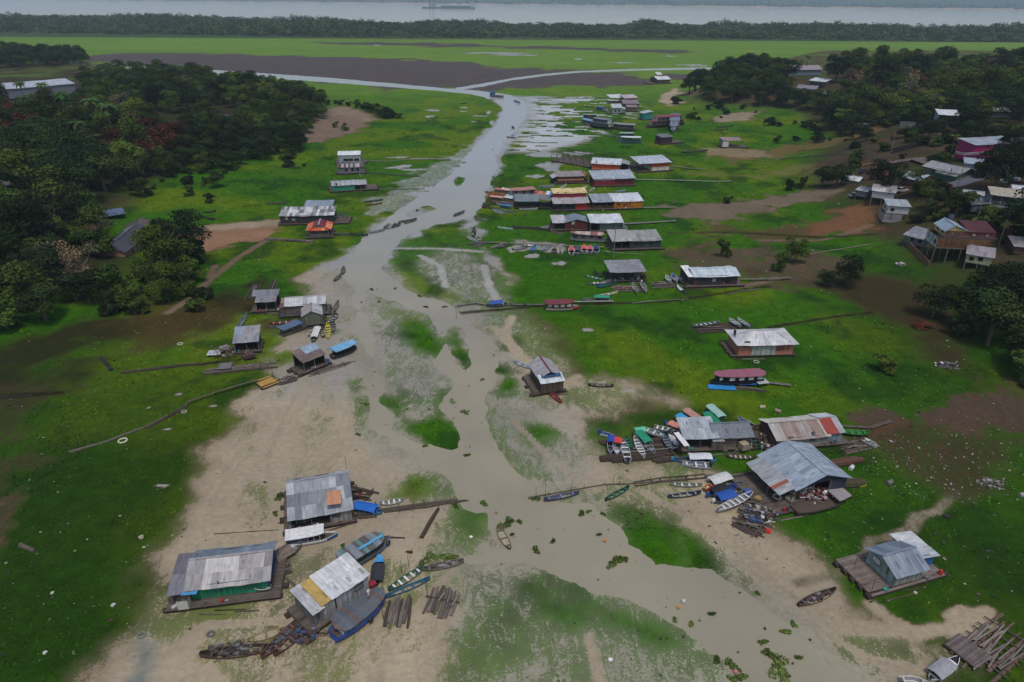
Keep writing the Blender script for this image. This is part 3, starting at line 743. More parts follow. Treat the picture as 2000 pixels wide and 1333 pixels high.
def make_tree(name, R, Ht, col, seed, n=2400, lobes=13, leaf=0.56, bare=0.0, flat_=0.75, trunk=(92, 82, 68)):
    """one tree standing at the origin: crown radius R, height Ht"""
    rng = np.random.default_rng(seed); n = int(n * 1.35)
    Hc = Ht * 0.84
    P, Nn, L, LL = crown_points(R, Hc, lobes, n, rng, flat_)
    P[:, 2] += Ht * 0.52
    P[:, 2] = np.maximum(P[:, 2], Ht * 0.04 + rng.uniform(0, .5, len(P)))
    lf = rng.uniform(0.7, 1.35, lobes)[L][:, None]
    tint = rng.uniform(-1, 1, lobes)[L][:, None]
    Cc = np.array(col)[None, :] * lf * rng.uniform(0.7, 1.35, (len(P), 1))
    Cc = Cc * (1 + np.array([[0.22, 0.05, -0.1]]) * tint)
    keep = rng.uniform(0, 1, len(P)) > bare
    me = leaf_mesh("crown", P[keep], Nn[keep], rng.uniform(0.6, 1.3, keep.sum()) * leaf, Cc[keep])
    mb = MB(); tc_ = rgb(*trunk)
    mb.tube((0, 0, -1.0), (R * .04, 0, Ht * .42), R * .065 + .06, 8, tc_, 'log', r2=R * .045 + .04)
    for (x, y, z, r) in LL[:9]:
        p = Vector((x * .9, y * .9, z * .8 + Ht * .52)); s = Vector((R * .04, 0, Ht * .40)); md = s.lerp(p, .5) + Vector((x * .1, y * .1, -0.3))
        mb.tube(s, md, R * .03 + .02, 5, tc_, 'log', r2=R * .02 + .015); mb.tube(md, p, R * .02 + .015, 5, tc_, 'log', r2=.02)
        for k in range(int(3 + bare * 6)):
            e = p + Vector((random.uniform(-1, 1), random.uniform(-1, 1), random.uniform(-.2, 1))) * r * (0.9 if bare > 0.3 else .5)
            mb.tube(p, e, .035, 4, tc_, 'log', r2=.012)
    e = empty(name, (0, 0, 0))
    co = bpy.data.objects.new("crown", me); C.objects.link(co); co.parent = e
    mb.build("trunk", e)
    return e

def make_palm(seed, Ht=11, nf=16, fl=3.4, col=rgb(52, 78, 40)):
    rng = random.Random(seed)
    e = empty("palm_tree", (0, 0, 0))
    mb = MB(); lean = rng.uniform(-.6, .6)
    mb.tube((0, 0, -.8), (lean * .4, 0, Ht * .5), .2, 7, rgb(120, 110, 95), 'log', r2=.16); mb.tube((lean * .4, 0, Ht * .5), (lean, 0, Ht), .16, 7, rgb(120, 110, 95), 'log', r2=.13)
    mb.build("trunk", e)
    f = MB()
    for k in range(nf):
        a = 2 * math.pi * k / nf + rng.uniform(-.2, .2); up = rng.uniform(-.1, .75)
        pts = []
        for j in range(6):
            t = j / 5; rr = fl * t; z = up * fl * t - fl * .75 * t * t
            pts.append(Vector((lean + math.cos(a) * rr, math.sin(a) * rr, Ht + z)))
        side = Vector((-math.sin(a), math.cos(a), 0))
        for j in range(5):
            w = .62 * math.sin(math.pi * (j + .6) / 5.8) + .08; w2 = .62 * math.sin(math.pi * (j + 1.6) / 5.8) + .05
            c = tuple(x * rng.uniform(.7, 1.3) for x in col)
            for s in (1, -1):
                f.poly([pts[j], pts[j] + side * s * w + Vector((0, 0, -w * .5)), pts[j + 1] + side * s * w2 + Vector((0, 0, -w2 * .5)), pts[j + 1]], c, 'leaf')
    f.build("fronds", e)
    return e

DG = rgb(42, 58, 28); MG = rgb(56, 76, 30); LG = rgb(70, 90, 34); RB = rgb(84, 48, 36); GB = rgb(84, 80, 62); BD = rgb(33, 47, 27)
PROTO = {
 'dark': [make_tree("dark_broadleaf_tree", 6.2, 11.5, DG, 1), make_tree("dark_broadleaf_tree", 7.4, 13.5, BD, 2, 2900, 16), make_tree("dark_broadleaf_tree", 5.2, 9.5, DG, 3, 2000, 11)],  # dark green broadleaf trees, same sort as the mid green ones
 'mid': [make_tree("broadleaf_tree", 6.0, 11.0, MG, 4), make_tree("broadleaf_tree", 5.0, 9.0, MG, 5, 2000, 10), make_tree("broadleaf_tree", 7.0, 12.5, MG, 6, 2700, 15)],
 'light': [make_tree("pale_tree", 5.6, 10.0, LG, 7), make_tree("pale_tree", 6.6, 11.0, LG, 8, 2400, 12, flat_=.6)],
 'red': [make_tree("scorched_tree", 4.4, 8.0, RB, 9, 1500, 9, bare=.3), make_tree("scorched_tree", 3.6, 6.5, rgb(80, 50, 38), 10, 1100, 8, bare=.4)],
 'bare': [make_tree("thinning_tree", 5.0, 10.0, GB, 12, 1300, 11, bare=.55, trunk=(140, 132, 120))],
 'shrub': [make_tree("shrub", 2.1, 2.9, MG, 13, 700, 8, .45), make_tree("shrub", 1.7, 2.3, DG, 14, 600, 7, .42), make_tree("shrub", 2.6, 3.2, BD, 15, 900, 9, .5)],
 'palm': [make_palm(1), make_palm(2, 8.5, 14, 3.0, rgb(58, 72, 40))],
}
USED = set()
def plant(kind, p, s=1.0, label=None, group=None, cat='tree', sink=0.25, rz=None, sz=None):
    L = PROTO[kind]; i = random.randrange(len(L)); pr = L[i]
    if (kind, i) not in USED: USED.add((kind, i)); o = pr
    else: o = copy_tree(pr)
    o.location = (p[0], p[1], p[2] - sink); o.rotation_euler = (0, 0, random.uniform(0, 6.28) if rz is None else rz)
    o.scale = (s, s, s * (sz or random.uniform(.88, 1.12)))
    tag(o, label, cat, group)
    return o

def fill(poly, step, kinds, s0, s1, label, group, avoid=(), cat='tree', cap=999, hmax=None):
    """scatter trees over a patch of hillside given by pixels of its outline, keeping clear of the outlines in avoid"""
    W = [at(*p) for p in poly]; W = [(p.x, p.y) for p in W]
    AV = [[(q.x, q.y) for q in (at(*p) for p in a)] for a in avoid]
    xs = [p[0] for p in W]; ys = [p[1] for p in W]
    pts = []
    x = min(xs)
    j = 0
    while x < max(xs):
        y = min(ys) + (step * .5 if j % 2 else 0)
        while y < max(ys):
            pts.append((x + random.uniform(-.33, .33) * step, y + random.uniform(-.33, .33) * step)); y += step
        x += step * .87; j += 1
    pts = np.array(pts)
    ok = psd(W, pts[:, 0], pts[:, 1]) > 0
    for a in AV: ok &= psd(a, pts[:, 0], pts[:, 1]) < 1.5
    pts = pts[ok]
    pts = pts[np.argsort(pts[:, 1])][:cap]
    ks = [k for k, w in kinds for _ in range(w)]
    for (px_, py_) in pts:
        n = vnoise(np.array([px_ / 30.0]), np.array([py_ / 30.0]))[0]
        k = ks[int((n * .8 + random.random() * .2) * len(ks)) % len(ks)] if random.random() < .6 else random.choice(ks)
        lb = label if isinstance(label, str) else label.get(k, label['*'])
        gr = group if isinstance(group, str) else group.get(k, group['*'])
        plant(k, (px_, py_, hz(px_, py_)), random.uniform(s0, s1), lb, gr, cat)
    return len(pts)

LW = {'*': 'dark green broadleaf tree packed into the wood on the western hill', 'light': 'yellow green broadleaf tree among the dark wood on the western hill', 'red': 'rust brown scorched tree on the burnt slope of the western hill', 'bare': 'thin pale limbed tree in the wood on the western hill', 'palm': 'palm tree rising out of the wood on the western hill', 'mid': 'mid green broadleaf tree in the wood on the western hill'}
LWG = {'*': 'broadleaf trees of the western wood', 'light': 'yellow green trees of the western wood', 'red': 'scorched trees of the western slope', 'bare': 'thin trees of the western wood', 'palm': 'palms of the western wood', 'mid': 'mid green trees of the western wood'}
RW = {'*': 'dark green broadleaf tree of the wood behind the hillside village', 'light': 'light green broadleaf tree of the wood behind the hillside village', 'red': 'reddish tree in the wood behind the hillside village', 'bare': 'thin grey limbed tree in the wood behind the hillside village', 'palm': 'palm tree in the wood behind the hillside village', 'mid': 'mid green tree of the wood behind the hillside village'}
RWG = {k: v.replace('western wood', 'village wood').replace('western slope', 'village wood') for k, v in LWG.items()}
cnt = 0
cnt += fill([(-40,110),(60,112),(160,116),(172,128),(120,134),(0,136),(-40,138)], 15, [('dark', 4), ('mid', 2), ('palm', 1)], 1.05, 1.45, 'dark tree of the grove behind the long pale roof', 'trees of the grove behind the long roof')
cnt += fill([(165,152),(260,150),(380,155),(450,168),(560,182),(622,200),(628,232),(596,262),(540,285),(470,300),(400,296),(380,262),(240,258),(180,225),(60,215),(-30,220),(-30,188),(150,180)], 12.5, [('dark', 4), ('mid', 4), ('light', 1), ('bare', 1)], .9, 1.2, LW, LWG, avoid=[[(0,160),(172,150),(176,222),(-5,232)], [(400,215),(470,215),(480,250),(390,250)], [(290,225),(380,225),(380,258),(290,258)]])
cnt += fill([(-20,226),(60,220),(180,230),(240,262),(380,266),(400,300),(380,330),(240,324),(150,300),(80,290),(-20,290)], 11.5, [('red', 5), ('dark', 1), ('mid', 1), ('palm', 1)], 1.1, 1.5, LW, LWG)
cnt += fill([(-40,292),(60,294),(160,308),(240,330),(330,328),(270,350),(240,380),(190,398),(110,400),(-40,404)], 12.5, [('dark', 6), ('mid', 2), ('light', 1)], 1.15, 1.5, LW, LWG)
cnt += fill([(-60,425),(40,425),(120,428),(200,440),(240,500),(320,500),(385,500),(392,545),(330,585),(230,610),(100,645),(-60,690)], 9.0, [('dark', 5), ('mid', 2), ('bare', 1)], .85, 1.15, LW, LWG, avoid=[[(195,425),(330,400),(340,540),(225,572),(196,520)]])
cnt += fill([(250,330),(395,332),(470,310),(585,300),(600,275),(560,300),(480,326),(430,345),(330,362),(300,390),(240,388)], 9, [('dark', 3), ('mid', 2), ('shrub', 5)], .5, .85, 'small dark tree or bush at the ragged foot of the western wood', 'small trees at the foot of the western wood')
cnt += fill([(385,255),(500,262),(600,258),(592,296),(480,322),(390,342),(262,368),(236,336),(330,300)], 9.5, [('dark', 4), ('mid', 2)], .72, 1.0, 'dark broadleaf tree along the lower edge of the western wood', 'trees along the lower edge of the western wood')
cnt += fill([(225,560),(330,545),(405,500),(400,548),(330,592),(230,612),(120,640),(110,600)], 7, [('dark', 4), ('mid', 1)], .5, .75, 'low dark tree at the meadow edge in front of the derelict house', 'low trees in front of the derelict house')
cnt += fill([(1335,186),(1400,160),(1460,145),(1525,140),(1545,165),(1555,215),(1500,212),(1440,208),(1375,202)], 13, [('dark', 5), ('mid', 2)], 1.05, 1.45, {'*': 'dark green tree of the grove above the sandy point'}, {'*': 'trees of the grove above the sandy point'})
cnt += fill([(1620,160),(1700,140),(1800,140),(1950,138),(2040,140),(2040,270),(2020,260),(2000,232),(1900,215),(1800,195),(1700,205),(1640,195)], 15, [('dark', 4), ('mid', 4), ('light', 2), ('bare', 1), ('red', 1)], 1.2, 1.6, RW, RWG)
cnt += fill([(1930,300),(2030,300),(2030,372),(1960,372)], 9, [('dark', 3), ('mid', 2)], .6, .9, 'leafy tree between the magenta house and the terrace house', 'trees between the magenta and terrace houses')
cnt += fill([(1500,205),(1560,212),(1640,236),(1800,244),(2030,250),(2030,222),(1900,218),(1700,212),(1600,190)], 11, [('mid', 3), ('dark', 4), ('light', 1), ('red', 1)], .8, 1.15, RW, RWG, avoid=[[(1815,215),(1880,215),(1880,262),(1815,262)], [(1668,240),(1700,240),(1700,270),(1668,270)]])
cnt += fill([(1640,262),(1760,268),(2020,262),(2020,300),(1900,290),(1740,280),(1640,280)], 9.5, [('mid', 2), ('dark', 2), ('shrub', 3)], .5, .8, 'small bushy tree scattered on the brown village slope', 'small trees scattered on the brown village slope')
cnt += fill([(1700,402),(1880,400),(1990,440),(1990,505),(1940,480),(1880,462),(1820,470),(1790,440)], 12, [('shrub', 3)], .6, 1.1, 'small garden tree between the village houses', 'garden trees between the village houses')
cnt += fill([(1608,215),(1700,215),(1800,222),(1800,238),(1700,250),(1640,256),(1608,250)], 12, [('mid', 3), ('light', 1), ('dark', 3)], 1.1, 1.5, RW, RWG)
cnt += fill([(1880,590),(1930,562),(2060,550),(2060,740),(1990,715),(1920,695),(1870,665)], 8, [('dark', 5), ('mid', 1)], 1.0, 1.3, 'large dark tree of the clump below the stilt houses', 'dark trees of the clump below the stilt houses')
print("forest trees", cnt)

# trees one can point to
def T(kind, px, py, s, label, cat='tree', sink=.25, **k):
    plant(kind, at(px, py), s, label, None, cat, sink, **k)
T('dark', 1725, 380, 0.92, 'round dark tree just uphill of the white shed on posts')
T('dark', 1820, 410, .78, 'dark tree beside the white concrete house, tallest of the village clump')
T('mid', 1795, 385, .7, 'dark tree behind the clump beside the white concrete house')
T('dark', 1866, 424, .9, 'round dark tree between the terrace house and the stilt house')
T('dark', 1940, 375, 1.06, 'dark tree standing above the beige terrace roof')
T('dark', 1895, 262, 1.36, 'huge round dark tree between the white shed and the magenta house')
T('light', 1745, 232, 1.59, 'wide spreading light green tree in the middle of the eastern wood')
T('mid', 1690, 236, 1.30, 'green tree leaning at the edge of the spreading light tree')
T('dark', 1660, 262, 1.12, 'dark tree at the foot of the grassy bank below the wood')
T('dark', 1632, 366, 0.89, 'dark tree by the dirt track above the brown bank')
T('dark', 1605, 366, 0.73, 'second dark tree by the dirt track, the smaller one')
T('mid', 1518, 280, 0.50, 'small round dark tree alone on the grassy slope')
T('mid', 1552, 512, 0.62, 'bushy green tree on the bare brown bank with a forked trunk')
T('dark', 1655, 560, .6, 'dark spreading bush tree on the slope below the stilt house')
T('dark', 1612, 560, .36, 'small dark bush touching the spreading bush on the slope', 'bush')
T('shrub', 1722, 726, 1.20, 'dark bush alone on the dim green slope by the rubbish heap', 'bush')
T('mid', 1925, 455, 0.83, 'yellowish green tree in front of the terrace house')
T('dark', 2000, 470, 1.06, 'tree at the brick wall beside the terrace house')
T('palm', 1678, 140, 1.25, 'lone palm standing tall above the eastern wood')
T('palm', 1575, 138, 1.00, 'palm beside the far village roof, the fuller one')
T('palm', 1562, 140, 0.90, 'palm beside the far village roof, the slimmer one')
T('palm', 1618, 158, 0.90, 'palm at the far village yard near the pole')
T('palm', 358, 165, 1.00, 'lone palm above the middle of the western wood')
T('palm', 50, 205, 1.00, 'palm in front of the long pale roof, the one furthest inland')
T('palm', 92, 205, 1.10, 'palm in front of the middle of the long pale roof')
T('palm', 128, 203, 0.90, 'palm in front of the creekward end of the long pale roof')
T('palm', 208, 162, 0.90, 'palm at the corner of the wood by the far channel')
T('palm', 190, 430, 0.70, 'banana palm beside the dark roofed hut')
T('palm', 1858, 300, 0.75, 'palm at the foot of the huge round dark tree')
T('bare', 95, 470, 1.10, 'pale bare branched tree above the dark wood')
T('bare', 1800, 225, 1.20, 'pale bare branched tree behind the spreading light tree')
T('mid', 655, 250, 0.45, 'small round tree on the bare sandy point')
T('mid', 674, 256, 0.38, 'smaller bushy tree on the bare sandy point')
T('shrub', 362, 430, 1.50, 'round dark bush on the grass beside the thatched hut', 'bush')
T('dark', 425, 366, 0.62, 'broad dark bush on the meadow edge below the wood', 'bush')
T('shrub', 362, 360, 1.20, 'low dark bush just inland of the broad meadow bush', 'bush')
T('shrub', 1422, 398, 1.20, 'small dark bush beside the dirt track by the marsh', 'bush')
T('shrub', 1412, 503, 1.10, 'slender dark shrub on the brown bank', 'bush', sz=1.7)
T('shrub', 1520, 528, 1.20, 'dark shrub beside two thin stakes on the brown bank', 'bush', sz=1.5)
T('shrub', 1322, 203, 1.70, 'dark bush on the pale sand of the point', 'bush')
T('shrub', 1545, 372, 0.90, 'slim young tree by the dirt track, the first of a row', 'bush', sz=1.6)
T('shrub', 1565, 368, 1.00, 'slim young tree by the dirt track, the middle of a row', 'bush', sz=1.6)
T('shrub', 780, 232, 1.10, 'small green bush at the tip of the hedge by the sandy point', 'bush')
T('red', 1800, 640, .55, 'reddish brown scrub mound on the dim slope', 'bush', sz=.35)
T('dark', 1822, 620, 0.71, 'dark bush on top of the reddish scrub mound', 'bush')
T('shrub', 1868, 655, 1.80, 'dark green bush between the scrub mound and the dark clump', 'bush')
T('shrub', 1992, 745, 2.00, 'black green bush at the end of the brown track', 'bush')
# hedge along the point
for k, (px, py, s) in enumerate([(640,205,1.2),(655,204,1.3),(668,206,1.3),(682,208,1.5),(695,211,1.5),(708,214,1.6),(718,219,1.8),(730,222,1.9),(742,226,2.0),(752,230,2.1),(762,232,1.9),(770,230,1.5),(733,216,1.5),(748,219,1.5),(760,222,1.5),(700,206,1.3),(716,209,1.3)]):
    plant('shrub', at(px, py), s, 'dark bush in the curved hedge around the sandy point', 'bushes of the curved hedge', 'bush')
# scrub at the wood's foot
for k in range(60):
    px, py = random.choice([(random.uniform(240, 420), random.uniform(330, 400)), (random.uniform(390, 600), random.uniform(285, 335)), (random.uniform(140, 400), random.uniform(560, 620)), (random.uniform(300,400), random.uniform(500,560))])
    plant('shrub', at(px, py), random.uniform(.6, 1.5), 'low scrub bush at the foot of the western wood', 'scrub bushes at the foot of the western wood', 'bush')
for k in range(120):
    px, py = random.choice([(random.uniform(1480, 1620), random.uniform(240, 285)), (random.uniform(1640, 1860), random.uniform(250, 320)), (random.uniform(1640, 1900), random.uniform(240, 330)), (random.uniform(1700, 1980), random.uniform(205, 260)), (random.uniform(1880, 2000), random.uniform(300, 480)), (random.uniform(1340,1480), random.uniform(205,240)), (random.uniform(1700,1990), random.uniform(210,270)), (random.uniform(1780,1990), random.uniform(380,440))])
    plant('shrub', at(px, py), random.uniform(.5, 1.7), 'low scrub bush on the village slope', 'scrub bushes on the village slope', 'bush')
for L_ in PROTO.items():
    for i, pr in enumerate(L_[1]):
        if (L_[0], i) not in USED:
            for ch in list(pr.children): bpy.data.objects.remove(ch)
            bpy.data.objects.remove(pr)

# the long belt of wood in front of the river: reads as one mass
def belt(name, n, xr, y0f, y1f, r0, r1, h0, h1, per, leaf, colA, colB, thin=None):
    Ps, Ns, Ss, Cs = [], [], [], []
    rng = np.random.default_rng(77)
    for k in range(n):
        x = rng.uniform(*xr); y = rng.uniform(y0f(x), y1f(x))
        if thin is not None and thin(x, y, rng): continue
        r = rng.uniform(r0, r1); h = rng.uniform(h0, h1) * float(.4 + 1.05 * vnoise(np.array([x / 55.]), np.array([y / 200.]))[0]) * (0.55 + 0.45 * min(1, (y - y0f(x)) / 60))
        d = rng.normal(size=(per, 3)); d /= np.linalg.norm(d, axis=1, keepdims=True); d[:, 2] = np.abs(d[:, 2])
        p = d * np.array([r, r, h * .62]) * rng.uniform(.75, 1.1, (per, 1)) + np.array([x, y, h * .38])
        nn = d + rng.normal(size=(per, 3)) * .4
        low = rng.uniform(0, 1, per) < .25
        p[low, 2] *= rng.uniform(0, .9, low.sum())
        c = colA * rng.uniform(.6, 1.25) if rng.random() < .6 else colB * rng.uniform(.7, 1.2)
        Ps.append(p); Ns.append(nn / np.linalg.norm(nn, axis=1, keepdims=True)); Ss.append(np.full(per, leaf) * rng.uniform(.6, 1.4, per)); Cs.append(c[None, :] * rng.uniform(.85, 1.15, (per, 1)))
    me = leaf_mesh(name, np.concatenate(Ps), np.concatenate(Ns), np.concatenate(Ss), np.concatenate(Cs))
    o = bpy.data.objects.new(name, me); C.objects.link(o); tag(o, kind="stuff")
def by0(x): return 1232 - 0.036 * x + 20 * math.sin(x / 170)
def by1(x):
    v = float(np.interp(x, [-1600, -800, -300, 0, 150, 300, 700, 900, 1100, 1500], [1900, 1850, 1600, 1650, 1480, 1640, 1560, 1440, 1480, 1420]))
    return v
belt("forest", 5200, (-1500, 1500), by0, by1, 7, 13, 10, 18, 100, 2.9, np.array(rgb(44, 62, 36)), np.array(rgb(58, 74, 44)), thin=lambda x, y, r: abs(x - 985 - (y - 1240) * .35) < 26 and y > 1300)
belt("far_forest", 2600, (-3800, 3800), lambda x: float(5080 - x * .30), lambda x: float(6900 - x * .3), 30, 55, 12, 20, 26, 26, np.array(rgb(50, 66, 44)), np.array(rgb(64, 78, 52)))
# ================================================================ BUILDERS
# colours of things, as albedo
ZINC = rgb(158, 162, 168); ZINC2 = rgb(132, 137, 143); ZINCL = rgb(190, 196, 202); RUST = rgb(122, 74, 52); RUSTD = rgb(92, 66, 54); WHITE = rgb(222, 224, 226); OFFW = rgb(200, 200, 196)
BLUE = rgb(36, 86, 160); LBLUE = rgb(70, 150, 205); TURQ = rgb(52, 150, 140); DARK = rgb(30, 30, 34); DARKB = rgb(36, 40, 54); WOODG = rgb(128, 120, 112); WOODD = rgb(86, 74, 66); WOODB = rgb(112, 88, 68); LOGD = rgb(62, 50, 42)
RED = rgb(170, 48, 42); MAROON = rgb(110, 40, 48); PINK = rgb(205, 120, 110); ORNG = rgb(198, 116, 32); YEL = rgb(214, 190, 50); GREEN = rgb(34, 120, 72); DGREEN = rgb(34, 74, 52); GREY = rgb(120, 124, 128); GREYD = rgb(78, 82, 88); TAN = rgb(176, 160, 128); CREAM = rgb(214, 206, 170); BEIGE = rgb(190, 176, 150)
def jit(c, a=.12):
    k = 1 + random.uniform(-a, a); return tuple(x * k for x in c)
def L3(a, b, t): return tuple(a[i] + (b[i] - a[i]) * t for i in range(3))

def slope(mb, p00, p10, p11, p01, pal, sheet=0.95, rowlen=2.6, mat='metal', thick=.035, ragged=.06):
    """one roof slope made of overlapping sheets; p00-p10 the eave, p01-p11 the ridge"""
    p00, p10, p11, p01 = map(Vector, (p00, p10, p11, p01))
    Lx = ((p10 - p00).length + (p11 - p01).length) / 2; Ly = ((p01 - p00).length + (p11 - p10).length) / 2
    nx = max(1, round(Lx / sheet)); ny = max(1, round(Ly / rowlen))
    nrm = (p10 - p00).cross(p01 - p00).normalized()
    sg, ph = min(.16, .014 * Lx), random.random() * 6
    def P(u, v):
        q = p00.lerp(p10, u).lerp(p01.lerp(p11, u), v); q.z += -sg * math.sin(math.pi * min(1, max(0, u))) * (1 - .4 * v) + .035 * math.sin(u * 19 + v * 4 + ph); return q
    base = pal[0] if isinstance(pal[0], tuple) else pal
    patch = {}
    for i in range(nx):
        for j in range(ny):
            key = (i // random.choice((1, 2, 3)), j)
            c = patch.setdefault(key, random.choice(pal) if isinstance(pal[0], tuple) else pal)
            c = jit(c, .10)
            up = nrm * (random.uniform(0, .02) + .012 * (j % 2) + .006 * (i % 2))
            e0 = -random.uniform(0, ragged) / max(Ly, .1) if j == 0 else -.01
            a, b, cc, d = P(i / nx, j / ny + e0), P((i + 1) / nx, j / ny + e0), P((i + 1) / nx, (j + 1) / ny), P(i / nx, (j + 1) / ny)
            A = [a + up, b + up, cc + up, d + up]; B = [x - nrm * thick for x in A]
            mb.poly(A, c, mat)
            # uv: across the ribs first
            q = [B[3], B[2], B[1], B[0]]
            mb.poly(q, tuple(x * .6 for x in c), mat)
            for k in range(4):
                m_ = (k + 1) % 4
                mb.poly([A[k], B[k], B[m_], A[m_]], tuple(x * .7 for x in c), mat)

def window(parent, face, u, z, w, h, X0, X1, Y0, Y1, col=DARK, frame=WOODD, kind='window', swing=None):
    """opening on a wall: a frame with a pane (or a door leaf with a handle)"""
    out = .03
    if face == 'f': org, ax, nn = Vector((X0, Y0 - out, 0)), Vector((1, 0, 0)), Vector((0, -1, 0)); Lw = X1 - X0
    elif face == 'b': org, ax, nn = Vector((X1, Y1 + out, 0)), Vector((-1, 0, 0)), Vector((0, 1, 0)); Lw = X1 - X0
    elif face == 'l': org, ax, nn = Vector((X0 - out, Y1, 0)), Vector((0, -1, 0)), Vector((-1, 0, 0)); Lw = Y1 - Y0
    else: org, ax, nn = Vector((X1 + out, Y0, 0)), Vector((0, 1, 0)), Vector((1, 0, 0)); Lw = Y1 - Y0
    c = org + ax * (u * Lw); z0, z1 = z, z + h
    def R(mb, a, b, lo, hi, o, col, m):
        p = [c + ax * a, c + ax * b]
        q = [p[0] + nn * o, p[1] + nn * o]
        A = [Vector((q[0].x, q[0].y, lo)), Vector((q[1].x, q[1].y, lo)), Vector((q[1].x, q[1].y, hi)), Vector((q[0].x, q[0].y, hi))]
        B = [Vector((p[0].x, p[0].y, lo)), Vector((p[1].x, p[1].y, lo)), Vector((p[1].x, p[1].y, hi)), Vector((p[0].x, p[0].y, hi))]
        mb.poly(A, col, m)
        for k in range(4):
            j = (k + 1) % 4; mb.poly([A[k], B[k], B[j], A[j]], col, m)
    t = .07
    f = MB()
    R(f, -w / 2 - t, -w / 2, z0, z1, .05, frame, 'paint'); R(f, w / 2, w / 2 + t, z0, z1, .05, frame, 'paint')
    R(f, -w / 2 - t, w / 2 + t, z1, z1 + t, .05, frame, 'paint')
    if kind == 'window': R(f, -w / 2 - t, w / 2 + t, z0 - t, z0, .07, frame, 'paint')
    fo = f.build(kind, parent)
    g = MB(); R(g, -w / 2, w / 2, z0, z1, .015, col, 'glass' if kind == 'window' and sum(col) < .25 else 'paint'); g.build('pane' if kind == 'window' else 'door_leaf', fo)
    return fo

